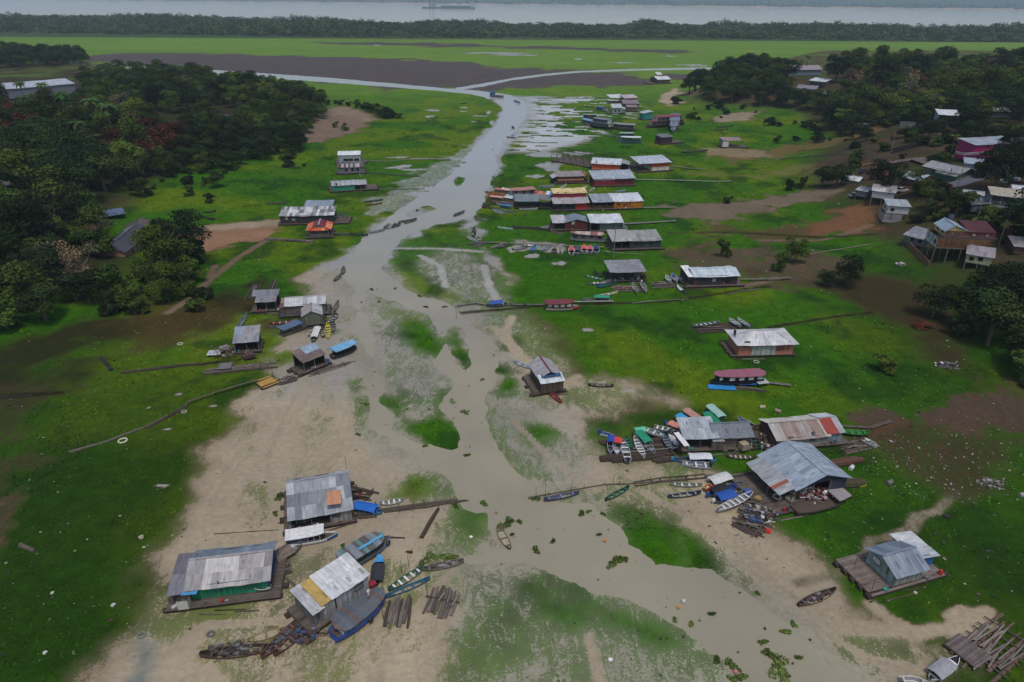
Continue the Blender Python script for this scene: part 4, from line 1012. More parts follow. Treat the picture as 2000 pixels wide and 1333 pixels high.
def walls(root, m, FZ, flip=False):
    """a walled or open block with its roof; m is one module of a house"""
    X0, X1, Y0, Y1 = m['box']; h = m.get('h', 2.4); z = FZ + m.get('z', 0); col = m.get('wall', WOODG); mat = m.get('mat', 'wood'); opn = m.get('open', '')
    cols = m.get('cols', {})
    typ, rise = m.get('roof', ('shed', .5))[:2]
    oh = m.get('oh', .45)
    hb = h + rise if typ in ('shed',) else h            # back wall height for sheds
    hf = h
    t = .08
    mb = MB()
    def wallpoly(pts, c):
        mb.poly(pts, c, mat, vert=True) if m.get('vert', True) else mb.poly(pts, c, mat)
    if typ == 'gy': yl0, yl1 = h, h
    def side(a, b, ha, hb_, c, n):
        (ax, ay), (bx, by) = a, b
        P = [(ax, ay, z), (bx, by, z), (bx, by, z + hb_), (ax, ay, z + ha)]
        wallpoly(P, c)
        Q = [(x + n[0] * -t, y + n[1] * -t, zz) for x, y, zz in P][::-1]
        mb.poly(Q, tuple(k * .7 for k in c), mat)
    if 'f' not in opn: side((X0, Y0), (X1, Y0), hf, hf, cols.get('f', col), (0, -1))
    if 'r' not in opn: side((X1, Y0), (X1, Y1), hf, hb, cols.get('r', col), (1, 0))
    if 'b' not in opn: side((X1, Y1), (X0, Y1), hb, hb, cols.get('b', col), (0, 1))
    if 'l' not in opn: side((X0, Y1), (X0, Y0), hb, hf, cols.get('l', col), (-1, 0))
    if typ == 'gy' and 'G' not in opn:   # gable ends face front/back
        xm = (X0 + X1) / 2 + m.get('rx', 0)
        mb.poly([(X0, Y0, z + h), (X1, Y0, z + h), (xm, Y0, z + h + rise)], cols.get('g', cols.get('f', col)), mat, True)
        mb.poly([(X1, Y1, z + h), (X0, Y1, z + h), (xm, Y1, z + h + rise)], cols.get('g', cols.get('f', col)), mat, True)
    if typ == 'gx' and 'G' not in opn:
        ym = (Y0 + Y1) / 2 + m.get('ry', 0)
        mb.poly([(X0, Y1, z + h), (X0, Y0, z + h), (X0, ym, z + h + rise)], cols.get('g', cols.get('l', col)), mat, True)
        mb.poly([(X1, Y0, z + h), (X1, Y1, z + h), (X1, ym, z + h + rise)], cols.get('g', cols.get('r', col)), mat, True)
    # a band of another colour on the lower wall
    if 'band' in m:
        bc, bh = m['band']
        for a, b, n in (((X0, Y0), (X1, Y0), (0, -1)), ((X1, Y0), (X1, Y1), (1, 0)), ((X0, Y1), (X0, Y0), (-1, 0))):
            o = .012
            mb.poly([(a[0] + n[0] * o, a[1] + n[1] * o, z), (b[0] + n[0] * o, b[1] + n[1] * o, z), (b[0] + n[0] * o, b[1] + n[1] * o, z + bh), (a[0] + n[0] * o, a[1] + n[1] * o, z + bh)], bc, mat, True)
    if mb.f: mb.build('wall', root)
    # posts at open sides
    if opn and not m.get('noposts'):
        ps = set()
        nx = max(1, round((X1 - X0) / 2.6)); ny = max(1, round((Y1 - Y0) / 2.6))
        if 'f' in opn: ps |= {(X0 + (X1 - X0) * i / nx, Y0, hf) for i in range(nx + 1)}
        if 'b' in opn: ps |= {(X0 + (X1 - X0) * i / nx, Y1, hb) for i in range(nx + 1)}
        if 'l' in opn: ps |= {(X0, Y0 + (Y1 - Y0) * i / ny, hf + (hb - hf) * i / ny) for i in range(ny + 1)}
        if 'r' in opn: ps |= {(X1, Y0 + (Y1 - Y0) * i / ny, hf + (hb - hf) * i / ny) for i in range(ny + 1)}
        for (x, y, hh) in list(ps)[:14]:
            p = MB(); p.box(x - .05, x + .05, y - .05, y + .05, z, z + hh - .02, jit(m.get('post', WOODG)), 'wood', vert=True); p.build('post', root)
    # roof
    pal = m.get('pal', [ZINC, ZINC2]); r = MB(); zr = z + h + .05; rm = m.get('rmat', 'metal'); sh = m.get('sheet', .95)
    x0, x1, y0, y1 = X0 - oh, X1 + oh, Y0 - oh, Y1 + oh
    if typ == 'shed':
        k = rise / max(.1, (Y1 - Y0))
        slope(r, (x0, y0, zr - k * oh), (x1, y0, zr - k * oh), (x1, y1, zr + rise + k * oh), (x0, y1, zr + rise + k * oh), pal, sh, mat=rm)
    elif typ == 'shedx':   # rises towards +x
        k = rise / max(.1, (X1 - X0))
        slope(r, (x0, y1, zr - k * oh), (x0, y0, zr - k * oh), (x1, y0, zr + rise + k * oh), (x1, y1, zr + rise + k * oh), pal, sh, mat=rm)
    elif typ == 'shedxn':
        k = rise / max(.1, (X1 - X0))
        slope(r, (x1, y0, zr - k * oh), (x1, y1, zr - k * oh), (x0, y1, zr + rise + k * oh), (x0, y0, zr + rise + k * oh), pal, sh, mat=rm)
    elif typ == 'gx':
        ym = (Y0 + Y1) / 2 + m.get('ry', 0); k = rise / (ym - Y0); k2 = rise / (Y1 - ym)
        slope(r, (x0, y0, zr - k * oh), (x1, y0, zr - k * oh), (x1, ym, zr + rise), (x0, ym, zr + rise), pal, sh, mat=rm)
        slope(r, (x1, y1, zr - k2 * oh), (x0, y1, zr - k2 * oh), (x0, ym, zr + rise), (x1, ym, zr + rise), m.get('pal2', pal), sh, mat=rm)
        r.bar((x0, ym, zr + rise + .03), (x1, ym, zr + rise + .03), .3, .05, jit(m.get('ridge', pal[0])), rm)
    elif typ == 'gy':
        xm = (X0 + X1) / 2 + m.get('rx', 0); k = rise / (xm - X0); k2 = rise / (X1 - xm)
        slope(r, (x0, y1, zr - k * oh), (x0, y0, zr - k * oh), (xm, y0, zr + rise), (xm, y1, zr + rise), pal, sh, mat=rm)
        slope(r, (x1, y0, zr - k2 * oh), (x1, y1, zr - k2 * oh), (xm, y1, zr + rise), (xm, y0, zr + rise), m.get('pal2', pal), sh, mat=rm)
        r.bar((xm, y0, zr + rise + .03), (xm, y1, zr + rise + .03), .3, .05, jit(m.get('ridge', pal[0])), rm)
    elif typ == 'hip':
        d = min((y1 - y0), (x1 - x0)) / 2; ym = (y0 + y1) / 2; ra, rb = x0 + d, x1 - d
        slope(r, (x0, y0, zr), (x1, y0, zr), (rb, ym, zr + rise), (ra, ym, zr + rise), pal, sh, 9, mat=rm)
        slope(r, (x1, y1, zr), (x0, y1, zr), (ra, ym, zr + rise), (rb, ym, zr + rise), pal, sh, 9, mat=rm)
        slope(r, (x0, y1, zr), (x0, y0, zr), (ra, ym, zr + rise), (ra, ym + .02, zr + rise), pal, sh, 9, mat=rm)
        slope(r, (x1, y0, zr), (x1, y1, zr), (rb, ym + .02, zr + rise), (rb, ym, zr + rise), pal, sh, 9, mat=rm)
    elif typ == 'flat':
        r.box(x0, x1, y0, y1, zr, zr + .12, pal[0], rm)
    ro = None
    if r.f: ro = r.build('roof', root)
    if m.get('stones') and ro:
        pass
    for w in m.get('win', ()):
        kind, face, u, zz, ww, hh, c = (list(w) + [DARK])[:7]
        window(root, face, u, z + zz, ww, hh, X0, X1, Y0, Y1, c, m.get('frame', WOODD), 'window' if kind == 'w' else 'door')
    if 'rail' in m:
        for face in m['rail']:
            rb = MB(); a, b = {'f': ((X0, Y0), (X1, Y0)), 'l': ((X0, Y0), (X0, Y1)), 'r': ((X1, Y0), (X1, Y1)), 'b': ((X0, Y1), (X1, Y1))}[face]
            n = max(2, int(math.dist(a, b) / .5)); rc = m.get('railc', WOODG)
            for i in range(n + 1):
                q = (a[0] + (b[0] - a[0]) * i / n, a[1] + (b[1] - a[1]) * i / n)
                rb.bar((q[0], q[1], z), (q[0], q[1], z + .85), .05, .05, rc, 'paint')
            rb.bar((*a, z + .87), (*b, z + .87), .08, .06, rc, 'paint'); rb.bar((*a, z + .45), (*b, z + .45), .05, .05, rc, 'paint')
            rb.build('railing', root)

def raft(root, X0, X1, Y0, Y1, FZ, n=3, deck=rgb(98, 88, 80), along='x', logc=LOGD, skirt=True, over=.8):
    """floating base: big logs under a board deck"""
    if n:
        for i in range(n):
            lg = MB(); rr = random.uniform(.34, .48)
            if along == 'x':
                y = Y0 + .5 + (Y1 - Y0 - 1.0) * i / max(1, n - 1); lg.tube((X0 - random.uniform(.1, over), y, .22), (X1 + random.uniform(.1, over), y, .22), rr, 9, jit(logc, .25), 'log', r2=rr * .85, jit=.08)
            else:
                x = X0 + .5 + (X1 - X0 - 1.0) * i / max(1, n - 1); lg.tube((x, Y0 - random.uniform(.1, over), .22), (x, Y1 + random.uniform(.1, over), .22), rr, 9, jit(logc, .25), 'log', r2=rr * .85, jit=.08)
            lg.build('float_log', root)
    d = MB()
    k = max(2, int((X1 - X0) / 2)) if along == 'x' else max(2, int((Y1 - Y0) / 2))
    for i in range(k + 1):
        if along == 'x': x = X0 + (X1 - X0) * i / k; d.box(x - .08, x + .08, Y0, Y1, FZ - .24, FZ - .09, jit(WOODD), 'wood')
        else: y = Y0 + (Y1 - Y0) * i / k; d.box(X0, X1, y - .08, y + .08, FZ - .24, FZ - .09, jit(WOODD), 'wood')
    d.box(X0, X1, Y0, Y1, FZ - .09, FZ, deck, 'wood')
    d.build('deck', root)

NAMED = {}
def house(A, B, depth, label, mods, name='floating_house', cat='floating house', FZ=.62, logs=3, deck=rgb(98, 88, 80), ext=(0, 0, 0, 0), group=None, stilts=False, z=None, along='x', hgt=None, extra=None):
    """A, B: pixels of the two near base corners. Local x runs A->B, y away from the camera side."""
    a, b = at(*A), at(*B)
    L = math.hypot(b.x - a.x, b.y - a.y); rz = math.atan2(b.y - a.y, b.x - a.x)
    base = max(a.z, b.z) if stilts else min(a.z, b.z)
    if z is not None: base = z
    root = empty(name, (a.x, a.y, base), rz)
    tag(root, label, cat, group)
    D = depth * (1.28 if cat == 'floating house' and A[1] < 580 else 1)
    X0, X1, Y0, Y1 = -ext[0], L + ext[1], -ext[2] * .75, D + ext[3]
    if logs is not None and logs >= 0: raft(root, X0, X1, Y0, Y1, FZ, logs, deck, along)
    if stilts:
        FZ = hgt if hgt is not None else 2.0
        d = MB(); d.box(X0, X1, Y0, Y1, FZ - .2, FZ, deck, 'wood'); d.build('deck', root)
        cr, sr = math.cos(rz), math.sin(rz)
        nx, ny = max(1, round((X1 - X0) / 3)), max(1, round((Y1 - Y0) / 3))
        for i in range(nx + 1):
            for j in range(ny + 1):
                x, y = X0 + .1 + (X1 - X0 - .2) * i / nx, Y0 + .1 + (Y1 - Y0 - .2) * j / ny
                wx, wy = a.x + x * cr - y * sr, a.y + x * sr + y * cr
                zg = hz(wx, wy) - base - .4
                if zg < FZ - .3:
                    p = MB(); p.box(x - .09, x + .09, y - .09, y + .09, zg, FZ - .2, jit(WOODG), 'wood', vert=True); p.build('stilt', root)
    for m in mods:
        m = dict(m)
        if cat == 'floating house': kh = .88 if A[1] > 800 else 1.0; m['h'] = m.get('h', 2.4) * kh; m['win'] = [(w[0], w[1], w[2], w[3] * kh, w[4], w[5] * kh) + tuple(w[6:]) for w in m.get('win', ())]
        bx = m.get('fr', (0, 1, 0, 1)); m['box'] = (L * bx[0], L * bx[1], D * bx[2], D * bx[3])
        walls(root, m, FZ)
    root["L"] = L; del root["L"]
    if extra: extra(root, L, D, FZ)
    if cat == 'floating house' and A[1] > 300:
        M = root.matrix_basis.copy(); M = Matrix.Translation(root.location) @ Matrix.Rotation(rz, 4, 'Z')
        for k in range(4 if A[1] > 560 else 2):
            p = M @ Vector((random.uniform(X0 + .3, X1 - .3), Y0 + .35, FZ)); s = random.uniform(.16, .36); c = jit(random.choice([BLUE, OFFW, WOODB, GREYD, RED, TURQ, GREY]), .2); q = MB()
            if k % 2: q.tube((0, 0, 0), (0, 0, s * 2), s * .8, 10, c, 'paint', r2=s * .7); q.tube((0, 0, s * 2), (0, 0, s * 2.2), s * .5, 10, c, 'paint'); nm = 'bucket'
            else: q.box(-s, s, -s * .7, s * .7, 0, s, c, 'paint'); q.bar((-s, -s * .75, s * .5), (s, -s * .75, s * .5), .04, .06, WOODD); nm = 'crate'
            tag(q.build(nm, None, p, random.random()), 'small ' + nm + ' among the odds on the deck edge of a floating house', nm, nm + 's on the decks of the floating houses')
        for k in range(3 if A[1] > 560 else 1):
            x = random.uniform(X0, X1 * .6); p = M @ Vector((x, Y0 - random.uniform(.2, .9), -FZ * 0 + .12)); q = MB(); l = random.uniform(2, 4.5)
            q.tube((0, 0, 0), (l, random.uniform(-.6, .6), random.uniform(0, .15)), .09, 6, jit(random.choice([WOODD, WOODG, LOGD]), .2), 'log', r2=.05)
            tag(q.build('pole', None, p, rz), 'loose pole lying along the float of a floating house', 'pole', 'loose poles along the floats')
    return root

# ---------------------------------------------------------------- boats
def hull_mesh(mb, L, B, Hh, col, inn, kind='canoe', rim=None, deckc=None, mat='paint', bowc=None):
    """kind: canoe (both ends pointed), skiff (transom), long (river boat with a high stem)"""
    n = 15; st = []
    for i in range(n):
        t = i / (n - 1)
        if kind == 'canoe':
            w = max(.04, math.sin(math.pi * (0.03 + .94 * t)) ** .62); w = max(w, .28 * (1 - t * 4) if t < .25 else 0)
            sh = 1 + .55 * (2 * t - 1) ** 4 + .25 * t ** 5; ke = .0 + .35 * (2 * t - 1) ** 6
        elif kind == 'skiff':
            w = (.82 + .18 * math.sin(min(1, t * 2) * math.pi / 2)) * (1 if t < .45 else math.cos((t - .45) / .55 * math.pi / 2) ** .75 if t < .999 else .03); w = max(w, .04)
            sh = 1 + .45 * max(0, t - .3) ** 2; ke = .55 * max(0, t - .6) ** 2
        else:
            w = (.6 + .4 * math.sin(min(1, t * 3) * math.pi / 2)) * (1 if t < .6 else max(.03, math.cos((t - .6) / .4 * math.pi / 2) ** .8))
            sh = 1 + .12 * (1 - t) ** 3 + 1.0 * max(0, t - .55) ** 2; ke = .4 * max(0, t - .75) ** 2
        st.append((t * L, w * B / 2, sh * Hh, ke * Hh))
    def ring(x, w, s, k):
        return [(x, -w, s), (x, -w * .86, k + (s - k) * .45), (x, -w * .5, k), (x, w * .5, k), (x, w * .86, k + (s - k) * .45), (x, w, s)]
    R = [ring(*q) for q in st]
    for i in range(n - 1):
        cc = bowc if (bowc and i >= n * .72) else col
        for j in range(5): mb.poly([R[i][j], R[i + 1][j], R[i + 1][j + 1], R[i][j + 1]][::-1], cc, mat)
    mb.poly(R[0], col, mat); mb.poly(R[-1][::-1], bowc or col, mat)
    th = min(.07, B * .06)
    I = []
    for (x, w, s, k) in st:
        wi = max(.01, w - th); fl = k + min(.12, Hh * .25)
        if deckc: fl = s - .18
        I.append([(x, -wi, s), (x, -wi * .8, fl), (x, wi * .8, fl), (x, wi, s)])
    for i in range(n - 1):
        a, b = (I[i], I[i + 1])
        rc = rim or tuple(min(1, v * 1.25) for v in col)
        mb.poly([R[i][0], R[i + 1][0], b[0], a[0]], rc, mat); mb.poly([a[3], b[3], R[i + 1][5], R[i][5]], rc, mat)
        dc = deckc or inn
        mb.poly([a[0], b[0], b[1], a[1]], inn, mat); mb.poly([a[1], b[1], b[2], a[2]], dc, 'wood' if deckc is None and mat != 'metal' else mat); mb.poly([a[2], b[2], b[3], a[3]], inn, mat)
    mb.poly([I[0][0], I[0][1], I[0][2], I[0][3]], inn, mat); mb.poly([I[-1][3], I[-1][2], I[-1][1], I[-1][0]], inn, mat)
    return st

def boatpos(S, Bw, dz, fz=None):
    a, b = at(*S, dz) if fz is None else Vector((*flat(*S, fz), fz)), at(*Bw, dz) if fz is None else Vector((*flat(*Bw, fz), fz))
    return a, b

def stat(st, t):
    i = min(len(st) - 2, int(t * (len(st) - 1))); f = t * (len(st) - 1) - i
    return [st[i][k] + (st[i + 1][k] - st[i][k]) * f for k in range(4)]

def canoe(S, Bw, label, col=GREY, inn=None, beam=None, kind='canoe', bench=3, benchc=None, canopy=None, motor=None, z=0.0, flooded=False, group=None, name='canoe', cat='canoe', hh=None, cargo=None, tilt=0.0, cover=None, bowc=None, bowdeck=None):
    """S stern pixel, Bw bow pixel"""
    a, b = boatpos(S, Bw, z, z if z else None)
    L = max(2.2, math.hypot(b.x - a.x, b.y - a.y)); rz = math.atan2(b.y - a.y, b.x - a.x)
    if beam is None: beam = min(1.75, max(.85, L * .19)) if kind == 'canoe' else min(2.0, max(1.3, L * .26))
    hh = hh or (.48 if kind == 'canoe' else .62)
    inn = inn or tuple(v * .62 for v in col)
    root = empty(name, (a.x, a.y, a.z - (.30 if flooded else .10) + (0.05 if z else 0)), rz)
    if tilt: root.rotation_euler[0] = tilt
    tag(root, label, cat, group)
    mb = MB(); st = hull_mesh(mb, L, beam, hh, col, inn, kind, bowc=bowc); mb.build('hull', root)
    bc = benchc or tuple(min(.8, v * 1.6) for v in inn)
    for i in range(bench):
        t = .16 + .68 * i / max(1, bench - 1); x, w, s, k = stat(st, t)
        w = w * .93; q = MB(); q.box(x - .13, x + .13, -w, w, s - .14, s - .10, jit(bc, .1), 'paint'); q.build('bench', root)
    if flooded:
        q = MB(); P = []
        for t in [i / 12 for i in range(1, 12)]:
            x, w, s, k = stat(st, t); P.append((x, w * .88))
        for i in range(len(P) - 1): q.poly([(P[i][0], -P[i][1], .36), (P[i + 1][0], -P[i + 1][1], .36), (P[i + 1][0], P[i + 1][1], .36), (P[i][0], P[i][1], .36)], rgb(160, 148, 124), 'plain')
        q.build('bilge_water', root)
    if bowdeck:
        q = MB()
        P = [stat(st, t) for t in (.76, .84, .92, .985)]
        for i in range(3): q.poly([(P[i][0], -P[i][1], P[i][2] + .01), (P[i + 1][0], -P[i + 1][1], P[i + 1][2] + .01), (P[i + 1][0], P[i + 1][1], P[i + 1][2] + .01), (P[i][0], P[i][1], P[i][2] + .01)], bowdeck, 'paint')
        q.build('foredeck', root)
    if cover:
        cc, t0, t1 = cover; q = MB(); ts = [t0 + (t1 - t0) * i / 8 for i in range(9)]
        P = [stat(st, t) for t in ts]
        for i in range(8):
            a_, b_ = P[i], P[i + 1]
            for sgn in (1, -1):
                f = [(a_[0], sgn * a_[1] * 1.03, a_[2] - .03), (b_[0], sgn * b_[1] * 1.03, b_[2] - .03), (b_[0], 0, b_[2] + .22), (a_[0], 0, a_[2] + .22)]
                q.poly(f if sgn < 0 else f[::-1], jit(cc, .08), 'cloth')
        q.build('cover', root)
    if canopy:
        cc, t0, t1 = canopy[:3]; ch = canopy[3] if len(canopy) > 3 else 1.35; cm = canopy[4] if len(canopy) > 4 else 'cloth'
        x0, x1 = L * t0, L * t1; w = beam * .56; q = MB(); ns = 6
        def arc(i): 
            a2 = -1 + 2 * i / ns; return (a2 * w, ch - .22 * a2 * a2)
        seg = max(2, int((x1 - x0) / .8))
        for k in range(seg):
            xa, xb = x0 + (x1 - x0) * k / seg, x0 + (x1 - x0) * (k + 1) / seg; sg = -.05 * math.sin(k * 1.7); sg2 = -.05 * math.sin((k + 1) * 1.7)
            for i in range(ns):
                (y0, z0), (y1, z1) = arc(i), arc(i + 1)
                q.poly([(xa, y0, z0 + sg), (xb, y0, z0 + sg2), (xb, y1, z1 + sg2), (xa, y1, z1 + sg)], jit(cc, .05), cm)
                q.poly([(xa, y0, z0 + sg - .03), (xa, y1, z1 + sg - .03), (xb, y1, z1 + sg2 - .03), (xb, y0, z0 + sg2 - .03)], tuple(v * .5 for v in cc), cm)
        q.build('canopy', root)
        for x in (x0 + .1, x1 - .1):
            for y in (-w * .92, w * .92):
                p = MB(); p.bar((x, y, hh * .9), (x, y, ch - .2), .045, .045, OFFW, 'paint'); p.build('canopy_post', root)
    if motor:
        mc = motor if isinstance(motor, tuple) else DARK
        q = MB(); x = -.05
        q.box(x - .28, x + .12, -.17, .17, hh + .02, hh + .42, mc, 'paint'); q.box(x - .22, x + .02, -.12, .12, hh + .42, hh + .52, mc, 'paint')
        q.bar((x - .12, 0, hh + .02), (x - .16, 0, -.1), .12, .14, tuple(v * .8 for v in mc), 'paint'); q.bar((x + .1, 0, hh + .2), (x + .6, .1, hh + .3), .04, .04, DARK, 'paint')
        q.build('outboard_motor', root)
    if cargo:
        q = MB()
        for k in range(14):
            t = random.uniform(.2, .8); x, w, s, kk = stat(st, t); c = random.choice(cargo)
            y = random.uniform(-.6, .6) * w; sx, sy, sz = random.uniform(.1, .4), random.uniform(.08, .25), random.uniform(.08, .3)
            q.box(x - sx, x + sx, y - sy, y + sy, .1, .1 + sz + s * .5, jit(c, .2), 'paint')
        q.build('cargo', root)
    return root

def riverboat(S, Bw, label, hullc=WHITE, low=None, roofc=ZINC, cabc=WHITE, beam=2.6, hh=.95, ch=1.75, t0=.1, t1=.82, wins=4, rmat='paint', roofpal=None, openside=False, z=0.0, decks=1, bowc=None, name='riverboat', cat='river boat', group=None, flatroof=False, solid_to=1.0, curtain=None, rr=.0, fender=None, deckroof=False, inn=None, endround=True, doors=0):
    a, b = boatpos(S, Bw, z, z if z else None)
    L = math.hypot(b.x - a.x, b.y - a.y); rz = math.atan2(b.y - a.y, b.x - a.x)
    root = empty(name, (a.x, a.y, a.z - .12), rz); tag(root, label, cat, group)
    if rr: root.rotation_euler[0] = rr
    mb = MB(); st = hull_mesh(mb, L, beam, hh, hullc, inn or tuple(v * .7 for v in hullc), 'long', deckc=WOODD, bowc=bowc); mb.build('hull', root)
    if low:
        q = MB(); n = 14
        for i in range(n):
            A_, B_ = stat(st, i / n), stat(st, min(.999, (i + 1) / n))
            for s in (1, -1):
                def pt(T, f):
                    x, w, sh, k = T; zz = k + (sh - k) * f
                    ww = w * (.5 + .36 * min(1, f / .45)) if f < .45 else w * (.86 + .14 * (f - .45) / .55)
                    return (x, s * (ww + .015), zz)
                F = [pt(A_, .02), pt(B_, .02), pt(B_, .4), pt(A_, .4)]
                q.poly(F if s < 0 else F[::-1], low, 'paint')
        q.build('boot_stripe', root)
    zz0 = hh * .86
    for d in range(decks):
        zb = zz0 + d * (ch + .1); tt0, tt1 = (t0, t1) if d == 0 else (t0 + .06, t1 - .12)
        x0, x1 = L * tt0, L * tt1
        xs = [x0 + (x1 - x0) * i / 10 for i in range(11)]
        W = [min(stat(st, min(.999, x / L))[1], beam / 2) * .9 for x in xs]
        q = MB(); sol = int(10 * solid_to)
        hw = ch if not openside else .45
        for s in (-1, 1):
            for i in range(10):
                hgt = ch if (i < sol and not openside) else .4
                F = [(xs[i], s * W[i], zb), (xs[i + 1], s * W[i + 1], zb), (xs[i + 1], s * W[i + 1], zb + hgt), (xs[i], s * W[i], zb + hgt)]
                q.poly(F if s < 0 else F[::-1], cabc, 'paint')
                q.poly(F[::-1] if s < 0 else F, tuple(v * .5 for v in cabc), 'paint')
        q.poly([(xs[0], W[0], zb), (xs[0], -W[0], zb), (xs[0], -W[0], zb + ch * (.9 if not openside else .3)), (xs[0], W[0], zb + ch * (.9 if not openside else .3))], cabc, 'paint')
        if solid_to >= 1 and not openside: q.poly([(xs[-1], -W[-1], zb), (xs[-1], W[-1], zb), (xs[-1], W[-1], zb + ch), (xs[-1], -W[-1], zb + ch)], cabc, 'paint')
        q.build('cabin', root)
        if openside or solid_to < 1:
            for i in range(0, 11, 2):
                if openside or i >= sol:
                    for s in (-1, 1):
                        p = MB(); p.bar((xs[i], s * W[i], zb), (xs[i], s * W[i], zb + ch), .06, .06, OFFW, 'paint'); p.build('post', root)
        nw = wins
        for k in range(nw):
            t = (k + .5) / nw
            if (openside or t > solid_to): continue
            i = min(9, int(t * 10)); x = x0 + (x1 - x0) * t; w = W[i] * .5 + W[min(10, i + 1)] * .5
            wl = min(.5, (x1 - x0) / nw * .32)
            for s in (-1, 1):
                p = MB(); o = .03; isd = k < doors
                lo, hi = (zb + .1, zb + ch * .88) if isd else (zb + ch * .42, zb + ch * .82)
                yy = s * (max(W[i], W[min(10, i + 1)]) + o)
                p.box(x - wl, x + wl, min(yy, yy - s * .05), max(yy, yy - s * .05), lo, hi, (curtain or DARKB), 'paint'); p.build('door' if isd else 'window', root)
        # roof with rounded ends
        ra, rb_ = x0 - .5, x1 + .6
        nseg = 14; q = MB(); zt = zb + ch
        rw = beam / 2 + .12
        for i in range(nseg):
            ua, ub = i / nseg, (i + 1) / nseg
            def wd_(u):
                e = 1.0
                if endround:
                    dd = min(u, 1 - u) * (rb_ - ra)
                    e = min(1, math.sqrt(max(0, 1 - (1 - min(1, dd / (rw * 1.1))) ** 2)) + .12)
                tx = (ra + (rb_ - ra) * u) / L
                return rw * e * (1 if tx < .62 else max(.45, 1 - (tx - .62) * 1.1))
            wa, wb = wd_(ua), wd_(ub); xa, xb = ra + (rb_ - ra) * ua, ra + (rb_ - ra) * ub
            cr = 0.0 if flatroof else .16
            c = random.choice(roofpal) if roofpal else jit(roofc, .06)
            sg = .10 * (ua - .45) ** 2 * 4
            sg2 = .10 * (ub - .45) ** 2 * 4
            for s in (-1, 1):
                F = [(xa, s * wa, zt + sg), (xb, s * wb, zt + sg2), (xb, 0, zt + cr + sg2), (xa, 0, zt + cr + sg)]
                q.poly(F if s < 0 else F[::-1], c, rmat)
                E = [(xa, s * wa, zt + sg - .1), (xb, s * wb, zt + sg2 - .1), (xb, s * wb, zt + sg2), (xa, s * wa, zt + sg)]
                q.poly(E if s < 0 else E[::-1], tuple(v * .9 for v in (roofc if not roofpal else c)), rmat)
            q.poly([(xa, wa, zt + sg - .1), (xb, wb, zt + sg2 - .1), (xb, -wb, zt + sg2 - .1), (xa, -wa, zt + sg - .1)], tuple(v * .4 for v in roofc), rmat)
        w0, w1 = wd_(0), wd_(1)
        q.poly([(ra, w0, zt + sg * 0 - .1), (ra, -w0, zt - .1), (ra, -w0, zt + .08), (ra, w0, zt + .08)], roofc, rmat); q.poly([(rb_, -w1, zt - .05), (rb_, w1, zt - .05), (rb_, w1, zt + .12), (rb_, -w1, zt + .12)], roofc, rmat)
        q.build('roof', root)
    if fender:
        q = MB(); x, w, s, k = stat(st, fender)
        tyre_mesh(q, (x, -w - .12, s * .75), .28, .1, axis='y'); q.build('tyre_fender', root)
    return root

def tyre_mesh(mb, c, R, r, axis='z', col=DARK, n=12, m=6):
    P = []
    for i in range(n):
        a = 2 * math.pi * i / n; ring = []
        for j in range(m):
            b = 2 * math.pi * j / m; rr = R + r * math.cos(b); h = r * math.sin(b)
            p = (rr * math.cos(a), rr * math.sin(a), h) if axis == 'z' else (rr * math.cos(a), h, rr * math.sin(a))
            ring.append((c[0] + p[0], c[1] + p[1], c[2] + p[2]))
        P.append(ring)
    for i in range(n):
        for j in range(m):
            mb.poly([P[i][j], P[(i + 1) % n][j], P[(i + 1) % n][(j + 1) % m], P[i][(j + 1) % m]], col, 'plain')

# ---------------------------------------------------------------- timber and odds
def lograft(A, B, width, n, label, name='log_raft', cat='log raft', cross=2, planks=0, r=.24, col=LOGD, z=0.0, pale=.3, group=None):
    a, b = at(*A), at(*B); L = math.hypot(b.x - a.x, b.y - a.y); rz = math.atan2(b.y - a.y, b.x - a.x)
    root = empty(name, (a.x, a.y, a.z + z), rz); tag(root, label, cat, group)
    for i in range(n):
        y = -width / 2 + width * (i + .5) / n + random.uniform(-.08, .08); l0, l1 = random.uniform(-.05, .14) * L, L * random.uniform(.82, 1.06)
        lg = MB(); rr = r * random.uniform(.7, 1.15); c = jit(L3(col, WOODG, pale * random.random()), .25)
        md = ((l0 + l1) / 2, y + random.uniform(-.12, .12), rr * .55)
        lg.tube((l0, y + random.uniform(-.1, .1), rr * .5), md, rr * .85, 8, c, 'log', r2=rr, jit=.1); lg.tube(md, (l1, y + random.uniform(-.15, .15), rr * .5), rr, 8, c, 'log', r2=rr * .7, jit=.1); lg.build('log', root)
    for i in range(cross):
        x = L * (.2 + .6 * i / max(1, cross - 1)) if cross > 1 else L * .5
        q = MB(); q.bar((x + random.uniform(-.3, .3), -width / 2 - .3, r * 1.6), (x + random.uniform(-.3, .3), width / 2 + .3, r * 1.5), .14, .1, jit(WOODD, .2), 'wood'); q.build('crossbar', root)
    for i in range(planks):
        q = MB(); x0 = random.uniform(0, .5) * L; y = random.uniform(-.4, .4) * width
        q.bar((x0, y, r * 2), (x0 + L * random.uniform(.25, .5), y + random.uniform(-.5, .5), r * 2.1), .2, .05, jit(WOODG, .25), 'wood'); q.build('plank', root)
    return root

